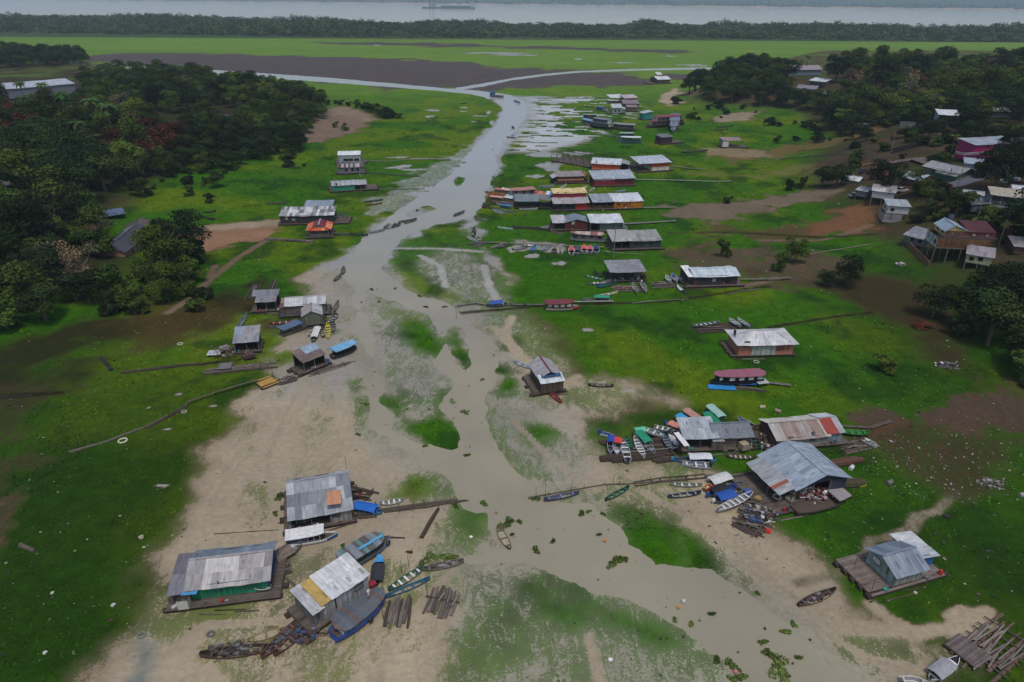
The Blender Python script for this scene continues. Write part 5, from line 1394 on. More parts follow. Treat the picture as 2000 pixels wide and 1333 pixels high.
def gangway(pts, label, w=.6, name='gangway', cat='boardwalk', z=.35, col=WOODG, posts=True, kind='planks', group=None):
    """plank walk or line of poles following pixels"""
    P = [at(*p) for p in pts]; o = P[0]
    root = empty(name, o, 0); tag(root, label, cat, group)
    for i in range(len(P) - 1):
        a = P[i] - o + Vector((0, 0, z)); b = P[i + 1] - o + Vector((0, 0, z)); q = MB()
        d = (b - a); d.z = 0
        if d.length < .1: continue
        n = Vector((-d.y, d.x, 0)).normalized()
        if kind == 'planks':
            nn = max(1, int(w / .28))
            for k in range(nn):
                off = n * ((k + .5) / nn - .5) * w
                q.bar(a + off + d * random.uniform(-.01, .02), b + off + Vector((0, 0, random.uniform(-.04, .04))), w / nn * .88, .05, jit(col, .18), 'wood')
            q.build('plank_run', root)
        elif kind == 'ladder':
            q.bar(a + n * w / 2, b + n * w / 2, .12, .1, jit(col, .2), 'log'); q.bar(a - n * w / 2, b - n * w / 2, .12, .1, jit(col, .2), 'log')
            m_ = max(2, int(d.length / 1.3))
            for k in range(m_ + 1): c = a + d * k / m_; q.bar(c - n * w * .6, c + n * w * .6, .08, .08, jit(col, .2), 'log')
            q.build('ladder_run', root)
        else:
            q.tube(a - Vector((0, 0, z * .6)), b - Vector((0, 0, z * .6)), w / 2, 7, jit(col, .15), 'log', r2=w / 2.6, jit=.1); q.build('log', root)
        if posts and d.length > 1.5:
            k = max(1, int(d.length / 3.5))
            for j in range(k):
                c = a + d * (j + .5) / k + n * w * .6 * random.choice((-1, 1))
                p = MB(); p.tube(c - Vector((0, 0, z + .3)), c + Vector((random.uniform(-.1, .1), 0, random.uniform(.2, .9))), .045, 5, jit(WOODD), 'log'); p.build('stake', root)
    return root

def stake(px, py, h, label, group=None):
    p = at(px, py); q = MB(); q.tube((0, 0, -.5), (random.uniform(-.15, .15), random.uniform(-.1, .1), h), .05, 6, jit(WOODD), 'log', r2=.03)
    o = q.build('stake', None, p); tag(o, label, 'stake', group); return o

def simple(name, cat, label, px, py, build, rz=0, z=0.0, group=None):
    mb = MB(); build(mb); p = at(px, py); o = mb.build(name, None, (p.x, p.y, p.z + z), rz); tag(o, label, cat, group); return o
# ================================================================ FLOATING HOUSES, near to far
PG = [ZINC, ZINC2, ZINC, rgb(146, 150, 152), rgb(168, 172, 176)]
PGR = PG + [RUST, rgb(150, 140, 132), rgb(170, 120, 90)]
PW = [ZINCL, rgb(204, 208, 212), rgb(182, 188, 194)]
PWG = [ZINCL, ZINC, rgb(206, 208, 210), rgb(140, 142, 144)]
PB = [rgb(122, 136, 152), rgb(134, 148, 162), rgb(114, 128, 144)]

house((572,1044), (689,1022), 8.6, 'grey shack with a patchwork tin roof and one rusty orange sheet, blue-canopied boat alongside', [
    dict(fr=(0, 1, 0, 1), h=2.3, roof=('gx', 1.1), ry=2.2, open='f', wall=rgb(132, 132, 132), pal=[ZINC, ZINC2, rgb(150, 156, 162), rgb(118, 124, 132), rgb(176, 182, 186), rgb(140, 150, 165)], oh=.35),
    dict(fr=(.64, 1.0, .0, .3), h=2.25, roof=('none', 0), wall=rgb(150, 150, 148), oh=.1, win=[('w', 'f', .3, 1.2, 1.0, .8, rgb(70, 62, 56))]),
    dict(fr=(.1, .62, .35, .36), h=2.0, roof=('none', 0), wall=WOODD, oh=0)],
    ext=(1.0, .3, .5, .3), logs=4)
def patch_sheet(px, py, zz, sx, sy, col, rz, label, tiltx=0.0):
    x, y = flat(px, py, zz); mb = MB(); mb.box(-sx / 2, sx / 2, -sy / 2, sy / 2, 0, .03, col, 'metal'); o = mb.build('roof_sheet', None, (x, y, zz), rz); o.rotation_euler = (tiltx, 0, rz); tag(o, label, 'roof sheet'); return o
patch_sheet(652, 972, 3.98, 1.9, 2.4, rgb(190, 138, 104), .19, 'orange rusted tin sheet lying on the patchwork roof', .19)
house((336,1192), (526,1168), 6.4, 'long grey roofed houseboat with a bright green plank wall over brown water', [
    dict(fr=(.2, 1, .1, 1), h=2.35, roof=('gx', 1.0), ry=.5, wall=rgb(30, 138, 100), cols={'r': BLUE, 'b': WOODD, 'l': WOODG}, open='', pal=[rgb(168, 164, 164), rgb(180, 176, 176), rgb(150, 148, 150), rgb(188, 186, 186), rgb(130, 126, 126)], pal2=PB, rmat='wood' and 'metal', oh=.5, win=[('d', 'f', .38, .8, 0.05, 1.9, rgb(90, 120, 120)), ('w', 'f', .75, .8, .9, .7, rgb(24, 110, 84))]),
    dict(fr=(.02, .2, .05, .9), h=2.0, roof=('shed', .5), open='lf', wall=rgb(96, 74, 66), pal=[rgb(120, 120, 128), rgb(108, 108, 116)], oh=.4),
    dict(fr=(.09, .2, -.12, .08), h=1.5, roof=('none', 0), wall=rgb(196, 194, 188), mat='paint', oh=.05)],
    ext=(.4, 1.4, .9, .2), logs=5)
def tarp(px, py, zz, sx, sy, col, rz, label, sag=.1, group=None):
    x, y = flat(px, py, zz); mb = MB(); n = 6
    def h(i, j): return -sag * math.sin(math.pi * i / n) * math.sin(math.pi * j / n) + random.uniform(-.03, .03)
    Hh = [[h(i, j) for j in range(n + 1)] for i in range(n + 1)]
    P = lambda i, j: (-sx / 2 + sx * i / n, -sy / 2 + sy * j / n, Hh[i][j])
    for i in range(n):
        for j in range(n): mb.poly([P(i, j), P(i + 1, j), P(i + 1, j + 1), P(i, j + 1)], jit(col, .06), 'cloth')
    o = mb.build('tarpaulin', None, (x, y, zz), rz); tag(o, label, 'tarpaulin', group); return o
tarp(372, 1153, 2.5, 1.7, 1.4, LBLUE, .1, 'bright blue tarpaulin over the white cubicle of the green walled houseboat')
house((618,1230), (722,1158), 4.2, 'whitewashed plank shack with a pale tin roof and a yellow plastic patch', [
    dict(fr=(.34, 1, 0, 1), h=2.7, roof=('shed', .35), wall=rgb(178, 178, 182), pal=[rgb(206, 208, 210), rgb(186, 188, 190), rgb(214, 216, 218), rgb(170, 172, 174)], oh=.25, win=[('w', 'f', .72, 1.3, 1.2, .7, rgb(120, 122, 126)), ('d', 'f', .06, .75, .05, 1.9, DARK)]),
    dict(fr=(.14, .34, 0, 1), h=2.6, roof=('shed', .35), wall=rgb(160, 158, 158), pal=rgb(178, 152, 86), rmat='plain', oh=.05),
    dict(fr=(0, .14, 0, 1), h=2.35, roof=('shed', .35), open='', wall=rgb(120, 118, 116), pal=[rgb(168, 170, 174), rgb(186, 188, 190)], oh=.3, win=[('d', 'f', .5, .7, .05, 1.7, DARK)])],
    ext=(1.0, .2, .9, .3), logs=3)
house((1703,1170), (1840,1130), 6.0, 'blue grey tin roofed cabin on a broad plank raft beside the mud channel', [
    dict(fr=(.30, .70, .06, .80), h=2.3, roof=('gx', 1.0), wall=rgb(150, 152, 146), cols={'l': rgb(150, 170, 166), 'g': rgb(150, 170, 166)}, pal=PB, oh=.45, win=[('d', 'l', .72, .9, .05, 1.8, rgb(196, 200, 198)), ('w', 'l', .32, 1.2, 1.2, .9, rgb(196, 200, 200))]),
    dict(fr=(.74, 1.0, .3, .95), h=2.0, roof=('shedxn', .3), wall=rgb(40, 106, 160), pal=PW, mat='paint', oh=.4)],
    ext=(.2, .2, .2, .2), logs=5, deck=rgb(124, 112, 104))
house((1548,990), (1645,966), 7.9, 'large gabled warehouse with a blue grey tin roof and rusty lean-to strip', [
    dict(fr=(0, 1, 0, 1), h=3.1, roof=('gy', 1.5), open='fl', wall=rgb(46, 50, 66), mat='paint', pal=[rgb(150, 164, 180), rgb(158, 172, 186), rgb(144, 158, 174)], oh=.5, cols={'g': rgb(40, 44, 58)}),
    dict(fr=(.66, 1.0, -.005, .02), h=3.0, roof=('none', 0), wall=rgb(52, 56, 74), mat='paint', oh=0),
    dict(fr=(-.30, -.05, .02, .95), h=2.45, roof=('shedx', .6), open='flrb', pal=[rgb(150, 156, 162), rgb(196, 200, 204), rgb(150, 154, 158), rgb(140, 84, 66), rgb(130, 132, 134), rgb(170, 174, 178)], sheet=.7, oh=.2)],
    ext=(5.2, .4, 1.8, .3), logs=5)
house((1336,883), (1463,878), 3.9, 'weathered board house with a silver porch roof beside rows of moored canoes', [
    dict(fr=(0, .45, 0, 1), h=2.5, roof=('shed', .7), open='f', wall=WOODG, pal=[rgb(170, 178, 186), rgb(160, 168, 176)], oh=.5),
    dict(fr=(.46, 1, 0, 1), h=2.4, roof=('gx', .8), ry=.5, wall=rgb(116, 108, 100), pal=[rgb(112, 118, 128), rgb(104, 110, 120)], pal2=[rgb(112, 118, 128)], rmat='cloth', oh=.4, win=[('w', 'f', .3, 1.0, 1.1, .8, rgb(110, 88, 70)), ('w', 'f', .72, 1.1, 1.1, .8, DARK)]),
    dict(fr=(.40, .56, -.16, -.01), h=1.9, roof=('shed', .15), wall=rgb(104, 96, 92), cols={'l': rgb(176, 178, 180)}, pal=PG, oh=.1)],
    ext=(.5, .4, .9, .3), logs=5)
tarp(1331, 858, 2.9, .9, 3.8, rgb(222, 222, 224), .25, 'white plastic sheet hanging at the end of the silver porch roof', .05)
house((1514,882), (1642,870), 5.6, 'long shack with a cream over rust tin roof beside a green boat', [
    dict(fr=(.0, .76, 0, 1), h=2.0, roof=('gx', 1.0), ry=.2, wall=rgb(150, 152, 150), cols={'l': WOODD}, pal=[rgb(160, 152, 148), rgb(150, 140, 134), rgb(196, 198, 198), rgb(140, 120, 112), rgb(170, 166, 162)], pal2=[rgb(214, 210, 202), rgb(206, 202, 194)], oh=.4, win=[('w', 'f', .25, 1.6, .8, .6, rgb(120, 126, 126)), ('w', 'f', .7, 1.0, .8, .6, rgb(88, 90, 90))]),
    dict(fr=(.77, 1, 0.05, 1), h=2.2, roof=('gx', .9), ry=.2, wall=rgb(140, 152, 158), pal=[ZINC, rgb(150, 60, 50), rgb(176, 182, 188)], pal2=[rgb(150, 158, 166), rgb(210, 216, 220)], oh=.3),
    dict(fr=(-.13, -.01, .1, .9), h=1.4, roof=('none', 0), open='lf', wall=rgb(120, 100, 84), oh=0)],
    ext=(1.6, 1.2, .6, .2), logs=4)
house((1440,700), (1546,697), 6.0, 'pink panelled house with a white hipped roof standing on the green meadow', [
    dict(fr=(0, 1, 0, 1), h=2.5, roof=('hip', 1.3), wall=rgb(178, 122, 106), band=(rgb(186, 120, 104), .9), mat='paint', open='', pal=[rgb(200, 200, 204), rgb(188, 190, 196), rgb(208, 208, 210)], oh=.7, win=[('w', 'f', .13, 1.9, 1.0, 1.2, rgb(74, 78, 82)), ('d', 'f', .9, .8, .05, 2.0, rgb(190, 86, 44)), ('w', 'l', .5, 3.0, 1.0, 1.2, rgb(70, 64, 62)), ('w', 'f', .76, 1.0, 1.5, .7, rgb(150, 80, 64))]),
    dict(fr=(.24, .67, -.03, .0), h=2.45, roof=('none', 0), wall=rgb(178, 186, 180), oh=0)],
    ext=(1.3, .4, .2, .2), logs=4)
house((1346,563), (1438,560), 4.8, 'dark plum board house under a long bright white roof on the meadow', [
    dict(fr=(0.1, 1, 0, 1), h=2.5, roof=('gx', .7), wall=rgb(60, 54, 66), pal=[rgb(196, 208, 216), rgb(188, 202, 210)], oh=.5, win=[('w', 'f', .45, .9, .9, .9, rgb(150, 156, 160)), ('d', 'f', .12, .8, .05, 1.9, rgb(66, 40, 36)), ('w', 'f', .78, .7, 1.1, .7, DARK)]),
    dict(fr=(-.04, .1, 0, 1), h=2.4, roof=('shed', .5), open='fl', pal=[WHITE], oh=.2)],
    ext=(.8, 1.6, .9, .2), logs=3)
house((1192,554), (1256,552), 5.0, 'open boat shed with a flat grey roof on dark posts', [
    dict(fr=(0, 1, 0, 1), h=2.5, roof=('shed', .5), open='flrb', post=DARK, pal=[rgb(140, 142, 148), rgb(132, 134, 140)], oh=.5)],
    ext=(.3, .3, .3, .3), logs=3, deck=rgb(70, 62, 58))
house((1056,771), (1095,765), 6.2, 'brown plank hut with a grey roof and a blue and white awning', [
    dict(fr=(0, 1, .12, 1), h=2.6, roof=('gy', 1.0), wall=rgb(92, 76, 64), pal=[rgb(164, 162, 168), rgb(156, 154, 160)], oh=.4, ridge=rgb(110, 48, 44)),
    dict(fr=(-.05, 1.05, -.12, .14), h=2.2, roof=('shed', .6), open='', wall=rgb(86, 72, 62), cols={'r': rgb(100, 116, 104)}, pal=[rgb(196, 206, 212), rgb(206, 214, 220)], oh=.2)],
    ext=(1.4, .4, .9, .2), logs=3)
tarp(1076, 732, 3.55, 3.6, 1.3, rgb(40, 90, 140), .25, 'dark blue tarpaulin folded over the awning of the brown plank hut')
house((1196,491), (1290,488), 5.4, 'shack with two joined weathered grey roofs on the marsh', [
    dict(fr=(0, .36, 0, 1), h=2.4, roof=('shed', .9), open='f', wall=rgb(70, 80, 84), pal=[rgb(158, 158, 158), rgb(170, 170, 168)], oh=.4),
    dict(fr=(.37, 1, .05, 1), h=2.2, roof=('shed', .8), open='', wall=rgb(52, 70, 68), pal=[rgb(146, 148, 146), rgb(132, 134, 134), rgb(156, 156, 152)], oh=.4, win=[('w', 'f', .2, .8, .8, .8), ('w', 'f', .7, .8, .8, .8)])],
    ext=(.3, .4, .9, .2), logs=4)
house((1153,456), (1215,455), 4.8, 'open fronted shelter with a bright white roof and grey curtain', [
    dict(fr=(0, 1, 0, 1), h=2.7, roof=('shed', .8), open='f', wall=rgb(104, 112, 116), pal=[rgb(206, 212, 218), rgb(198, 206, 212)], oh=.3),
    dict(fr=(.3, 1, .1, .12), h=2.5, roof=('none', 0), wall=rgb(112, 122, 124), mat='cloth', oh=0)],
    ext=(.2, .3, .4, .2), logs=3)
house((1080,453), (1147,452), 4.8, 'maroon hut with a low blue grey gable beside the white shelter', [
    dict(fr=(.35, 1, 0, 1), h=2.3, roof=('gy', .9), wall=rgb(92, 40, 44), mat='paint', pal=PB, oh=.3, win=[('w', 'f', .35, 1.6, .9, 1.1, rgb(170, 168, 170))]),
    dict(fr=(0, .35, 0, 1), h=2.2, roof=('shed', .5), open='fl', wall=rgb(60, 60, 64), pal=[rgb(186, 186, 190), rgb(170, 172, 178)], oh=.3)],
    ext=(.6, .2, .6, .2), logs=3)
house((1158,412), (1254,409), 5.4, 'orange board house with a half grey half white roof', [
    dict(fr=(.42, 1, 0, 1), h=2.3, roof=('shed', .9), wall=rgb(206, 128, 30), pal=[rgb(204, 212, 222), rgb(198, 206, 216)], oh=.3, win=[('w', 'f', .17, .9, 1.2, .6, rgb(120, 70, 30)), ('w', 'f', .4, .8, 1.3, .5, rgb(150, 50, 30)), ('d', 'f', .58, .7, .05, 1.8, rgb(160, 110, 40))], rail='f', railc=rgb(150, 100, 50)),
    dict(fr=(0, .42, 0, 1), h=2.3, roof=('shed', .9), open='fl', wall=rgb(90, 60, 44), pal=[rgb(140, 150, 158), rgb(152, 162, 170)], oh=.3, rail='f', railc=rgb(150, 92, 60))],
    ext=(.5, .5, .9, .3), logs=4)
house((1082,414), (1149,412), 5.6, 'two storey red house with a yellow upper roof and a grey awning', [
    dict(fr=(0, 1, .05, 1), h=2.3, roof=('none', 0), open='', wall=rgb(52, 54, 62), mat='paint', win=[('w', 'f', .2, .9, .9, .9), ('w', 'f', .4, .9, .9, .9)]),
    dict(fr=(.62, 1, .0, .05), h=2.2, roof=('none', 0), wall=rgb(176, 48, 36), mat='paint', oh=0),
    dict(fr=(-.02, 1, -.04, .42), h=2.3, roof=('shed', .9), open='f', noposts=1, cols={}, wall=rgb(90, 46, 44), pal=[rgb(164, 164, 170), rgb(156, 156, 160)], oh=.3),
    dict(fr=(0.03, .97, .45, 1), z=2.9, h=1.9, roof=('shed', .5), wall=rgb(156, 44, 58), mat='paint', pal=[rgb(214, 196, 142), rgb(206, 188, 134)], oh=.4, win=[('w', 'f', .12, 1.3, .6, .8), ('w', 'f', .36, 1.3, .6, .8)])],
    ext=(.4, .8, .9, .2), logs=4)
house((1008,409), (1076,409), 5.2, 'long open dock shelter under a sagging slate grey roof', [
    dict(fr=(-.02, .66, 0, 1), h=2.2, roof=('shed', .5), open='flrb', pal=[rgb(108, 120, 128), rgb(116, 126, 134)], rmat='cloth', oh=.3, post=DARK),
    dict(fr=(.70, 1.0, -.05, .9), h=2.3, roof=('shedxn', .5), open='flrb', pal=[rgb(112, 118, 124)], rmat='cloth', oh=.2, post=DARK)],
    ext=(.2, .2, .4, .2), logs=3, deck=rgb(64, 58, 56))
house((1160,366), (1237,364), 6.0, 'maroon restaurant house with a broad pale tin roof', [
    dict(fr=(0, 1, 0, 1), h=2.6, roof=('shed', 1.1), wall=rgb(108, 34, 48), mat='paint', pal=[rgb(166, 178, 190), rgb(158, 170, 182)], oh=.6, win=[('d', 'f', .52, .9, .05, 2.0)]),
    dict(fr=(0, .52, -.05, 0), h=2.2, roof=('shed', .3), wall=rgb(128, 34, 52), mat='paint', pal=[rgb(186, 196, 204)], oh=.1)],
    ext=(.4, .4, 1.0, .3), logs=4)
house((1084,361), (1150,359), 4.2, 'long red brown hall with a tented grey end and slim railing', [
    dict(fr=(.08, .84, 0, 1), h=2.4, roof=('shed', .7), wall=rgb(92, 44, 44), mat='paint', pal=[rgb(150, 142, 140), rgb(140, 132, 130)], oh=.3, win=[('w', 'f', (k + .5) / 8, .8, 1.3, .6, rgb(190, 130, 110)) for k in range(8)], rail='f', railc=rgb(110, 56, 50)),
    dict(fr=(-.08, .08, 0, 1), h=1.8, roof=('shedx', .9), open='fl', noposts=1, wall=rgb(150, 152, 160), pal=[rgb(170, 172, 180)], rmat='cloth', oh=.1),
    dict(fr=(.86, 1.0, 0, 1), h=2.0, roof=('gy', 1.0), open='flr', wall=MAROON, pal=[rgb(170, 120, 50)], oh=.1)],
    ext=(.3, .3, .4, .2), logs=3)
house((1156,334), (1210,337), 7.5, 'orange walled house with a white gabled roof by the bare frames', [
    dict(fr=(0, 1, 0, 1), h=2.6, roof=('gx', 1.2), wall=rgb(204, 80, 36), mat='paint', band=(rgb(190, 120, 90), .7), pal=[rgb(196, 204, 212), rgb(186, 196, 204)], oh=.5, win=[('w', 'f', .15, 2.2, .4, 1.3, rgb(160, 156, 150)), ('d', 'f', .9, 1.2, .05, 1.7, rgb(206, 206, 200))]),
    dict(fr=(1.0, 1.3, .2, .9), h=2.2, roof=('shedxn', .6), open='fr', pal=[rgb(150, 156, 160)], oh=.2)],
    ext=(.5, 4.0, .5, .2), logs=4)
def signband(root, L, D, FZ):
    q = MB(); q.box(L + .9, L + 1.0, -.6, D + .6, FZ + 3.1, FZ + 4.0, rgb(44, 46, 48), 'paint'); 
    for k in range(9):
        y = -.3 + k * (D + .6) / 9; q.box(L + 1.0, L + 1.02, y, y + .35, FZ + 3.35, FZ + 3.75, rgb(170, 172, 170), 'paint')
    q.build('sign_board', root)
house((1272,337), (1306,335), 7.0, 'orange and white house with a wide pale roof and a dark sign band', [
    dict(fr=(0, 1, 0, .9), h=3.2, roof=('none', 0), wall=rgb(206, 76, 30), band=(rgb(214, 210, 198), 1.5), mat='paint', win=[('w', 'r', .4, 1.0, .5, 1.0, rgb(60, 110, 80))]),
    dict(fr=(-.72, 1.05, -.05, 1), h=3.3, roof=('shed', .8), open='flrb', pal=[rgb(182, 192, 204), rgb(174, 184, 196)], oh=.4)],
    ext=(6.0, 1.8, .8, .3), logs=4, extra=signband)
house((1291,284), (1312,282), 4.0, 'small dark hut with a red side wall and grey roof', [
    dict(fr=(0, 1, 0, 1), h=3.0, roof=('shed', .5), wall=rgb(64, 44, 52), mat='paint', cols={'r': rgb(180, 50, 36)}, pal=[rgb(126, 130, 138), rgb(108, 112, 120)], oh=.3)],
    ext=(.2, 7.0, .4, .4), logs=3)
house((1257,236), (1273,235), 4.0, 'little turquoise hut with a pale slanting roof', [
    dict(fr=(0, 1, 0, 1), h=3.4, roof=('shedx', .8), wall=rgb(44, 138, 138), mat='paint', pal=[rgb(170, 184, 190)], oh=.5)], ext=(.5, .3, .3, .2), logs=2)
house((1193,203), (1217,202), 5.0, 'far shelter on thin posts with a bright white roof', [
    dict(fr=(0, 1, 0, 1), h=3.2, roof=('shed', 1.0), open='flrb', pal=[rgb(206, 216, 220)], oh=.6)], ext=(.4, .4, .4, .4), logs=2)
house((1219,204), (1244,203), 5.5, 'far brown house with a pinkish pale roof beside the white one', [
    dict(fr=(0, 1, 0, 1), h=3.2, roof=('shed', 1.2), wall=rgb(104, 78, 74), pal=[rgb(186, 176, 176)], oh=.4)], ext=(.4, .4, .4, .4), logs=2)
house((1217,213), (1247,213), 6.0, 'far long brown house with a dull mauve roof', [
    dict(fr=(0, 1, 0, 1), h=2.6, roof=('shed', 1.2), wall=rgb(86, 66, 66), pal=[rgb(132, 118, 122)], oh=.4)], ext=(.4, 1.4, .4, .4), logs=2)
house((1225,219), (1245,219), 4.0, 'far small brown cabin in front of the mauve roof', [
    dict(fr=(0, 1, 0, 1), h=2.2, roof=('shed', .6), wall=rgb(110, 88, 84), pal=[rgb(140, 122, 120)], oh=.3)], ext=(.4, .4, .4, .4), logs=2)
house((1196,223), (1214,223), 5.0, 'far pale green house with a light roof', [
    dict(fr=(0, 1, 0, 1), h=3.0, roof=('shed', 1.2), wall=rgb(136, 158, 148), mat='paint', pal=[rgb(176, 192, 190)], oh=.4, win=[('w', 'f', .3, .8, 1.2, .9), ('w', 'f', .7, .8, 1.2, .9)]),
    dict(fr=(1.0, 1.4, 0, .7), h=2.2, roof=('shed', .4), wall=rgb(110, 130, 124), pal=[rgb(180, 190, 190)], oh=.2)], ext=(3.0, 2.0, .6, .4), logs=3)
house((1284,165), (1308,164), 9, 'lonely far house with a white gable roof on the plain', [
    dict(fr=(0, 1, 0, 1), h=3.0, roof=('gx', 1.8), wall=rgb(96, 78, 74), pal=[rgb(206, 210, 212)], oh=.6)], ext=(6.0, 2.0, 1.0, .4), logs=2)
house((1283,155), (1292,155), 6, 'tiny white roofed annex behind the lonely far house', [
    dict(fr=(0, 1, 0, 1), h=3.0, roof=('shed', 1.2), open='flrb', pal=[rgb(206, 210, 212)], oh=.4)], ext=(.4, .4, .4, .4), logs=2)
house((1410,290), (1422,290), 4, 'white cabin end of a pink roofed river stall', [
    dict(fr=(0, 1, 0, 1), h=3.0, roof=('none', 0), wall=rgb(206, 206, 206), mat='paint'), dict(fr=(0, 3.0, 0, 1), h=3.1, roof=('shed', .4), open='frb', pal=[rgb(150, 128, 132)], oh=.3)],
    ext=(.3, 9.5, .6, .4), logs=2)
house((662,321), (705,320), 4.2, 'tall white cabin with a white roof and three small dark windows', [
    dict(fr=(0, 1, 0, 1), h=3.2, roof=('gx', 1.0), wall=rgb(176, 182, 188), pal=[rgb(216, 224, 228)], oh=.2, win=[('w', 'f', .33, .7, 1.9, .8), ('w', 'f', .55, .7, 1.9, .8), ('w', 'f', .82, .7, 1.9, .8)])],
    ext=(1.5, 2.5, .5, .2), logs=3)
house((661,342), (711,340), 3.8, 'grey plank cabin with a striped rusty roof below the white cabin', [
    dict(fr=(0, 1, 0, 1), h=2.4, roof=('gx', .8), wall=rgb(124, 122, 126), pal=[rgb(176, 178, 184), rgb(90, 70, 70), rgb(168, 170, 174), rgb(100, 80, 78)], sheet=.9, oh=.3, win=[('w', 'f', .33, .8, .9, .9), ('w', 'f', .56, .8, .9, .9), ('w', 'f', .78, .8, .9, .9)])],
    ext=(.5, .6, .8, .2), logs=3)
house((650,377), (716,373), 5.2, 'teal green houseboat with a patched grey roof and plank foredeck', [
    dict(fr=(0, .66, 0, .9), h=2.0, roof=('gx', .9), wall=rgb(42, 138, 110), mat='paint', pal=[rgb(168, 172, 180), rgb(150, 156, 164), rgb(190, 194, 198)], oh=.3, cols={'l': rgb(50, 84, 80)}, win=[('w', 'f', .2, 1.6, .5, 1.2, DARKB)]),
    dict(fr=(.66, 1, 0, .9), h=1.9, roof=('gx', .9), open='fr', wall=rgb(84, 88, 92), pal=[rgb(160, 164, 170), rgb(140, 144, 150)], oh=.3)],
    ext=(.8, 4.0, .8, .3), logs=4)
house((549,441), (653,439), 4.8, 'very long dark plank house under a patchy white and grey roof', [
    dict(fr=(0, 1, 0, 1), h=2.5, roof=('shed', 1.0), wall=rgb(58, 58, 64), pal=[rgb(196, 200, 204), rgb(148, 150, 156), rgb(206, 208, 210), rgb(110, 108, 112), rgb(176, 170, 168)], sheet=.8, oh=.3, win=[('w', 'f', .12, 1.2, .8, 1.2, rgb(150, 154, 158)), ('w', 'f', .25, .8, 1.0, .8, rgb(130, 134, 138))])],
    ext=(.4, 4.5, .7, .3), logs=4)
house((598,425), (650,424), 3.6, 'hut with a plain blue grey roof behind the very long plank house', [
    dict(fr=(0, 1, 0, 1), h=2.8, roof=('shed', .8), wall=rgb(70, 74, 80), pal=[rgb(140, 152, 168), rgb(132, 144, 160)], oh=.3)], ext=(.2, .2, .2, .2), logs=2)
STR = [rgb(206, 104, 66), rgb(222, 150, 100), rgb(196, 88, 56)]
house((600,468), (648,466), 5.4, 'pavilion with a dark red roof, orange striped eaves and a pale blue ridge strip', [
    dict(fr=(.22, .80, .12, 1), h=2.5, roof=('gy', .9), open='flrb', noposts=1, pal=[rgb(128, 36, 44), rgb(120, 34, 42)], ridge=rgb(150, 190, 206), oh=.1),
    dict(fr=(0, .22, .0, 1), h=2.1, roof=('shedx', .5), open='fl', pal=STR, sheet=.5, oh=.15), dict(fr=(.80, 1, .0, 1), h=2.1, roof=('shedxn', .5), open='fr', pal=STR, sheet=.5, oh=.15),
    dict(fr=(.1, .9, -.05, .13), h=2.1, roof=('shed', .4), open='flr', pal=STR, sheet=.5, oh=.1, rail='f', railc=rgb(150, 146, 142)),
    dict(fr=(.1, .9, .5, .95), h=2.0, roof=('none', 0), wall=rgb(60, 62, 70), oh=0)],
    ext=(.3, .3, .5, .2), logs=3)
house((499,613), (541,611), 4.2, 'small dark stilted shack with a two step grey tin roof', [
    dict(fr=(.1, 1, 0, .5), h=2.2, roof=('shed', .5), open='f', wall=rgb(70, 64, 62), pal=[rgb(128, 128, 134), rgb(150, 152, 156)], oh=.2),
    dict(fr=(-.1, 1.05, .55, 1), h=2.8, roof=('shed', .5), open='fl', noposts=1, wall=rgb(60, 56, 56), pal=[rgb(126, 130, 138), rgb(118, 122, 130)], oh=.2)],
    ext=(.8, .8, .3, .2), logs=3)
house((553,622), (637,616), 4.6, 'long shack with a silvery gable roof crowded by canoes', [
    dict(fr=(.1, 1, 0, 1), h=2.4, roof=('gx', .9), wall=rgb(112, 106, 102), pal=[rgb(186, 188, 192), rgb(166, 168, 172), rgb(196, 198, 200)], oh=.3),
    dict(fr=(-.02, .1, 0, .9), h=2.0, roof=('shed', .4), wall=rgb(110, 92, 84), pal=[rgb(158, 128, 118), rgb(110, 78, 74)], oh=.2)],
    ext=(.4, .8, .6, .2), logs=4)
house((594,641), (631,637), 4.4, 'moss green plank hut with its gable end to the water', [
    dict(fr=(0, 1, 0, 1), h=2.2, roof=('gy', 1.0), wall=rgb(110, 114, 96), pal=[rgb(150, 128, 126), rgb(158, 150, 150)], pal2=[rgb(180, 182, 188), rgb(170, 172, 178)], oh=.25)], ext=(.3, .3, .2, .2), logs=3)
house((462,694), (507,690), 4.6, 'shelter with a blue grey tin roof and a heap of salvage behind', [
    dict(fr=(0, 1, 0, 1), h=2.2, roof=('shed', 1.1), open='f', wall=rgb(76, 72, 70), pal=[rgb(140, 152, 164), rgb(128, 138, 150), rgb(150, 148, 152)], oh=.3)], ext=(.3, .3, .3, .2), logs=3)
house((596,733), (636,716), 3.4, 'dark open shack with a rust and blue tin roof on the brown water', [
    dict(fr=(0, 1, 0, 1), h=2.2, roof=('shed', .9), open='fl', wall=rgb(50, 46, 48), pal=[rgb(110, 96, 92), rgb(120, 104, 98), rgb(136, 160, 180)], oh=.3)], ext=(1.0, 1.2, .5, .2), logs=3)

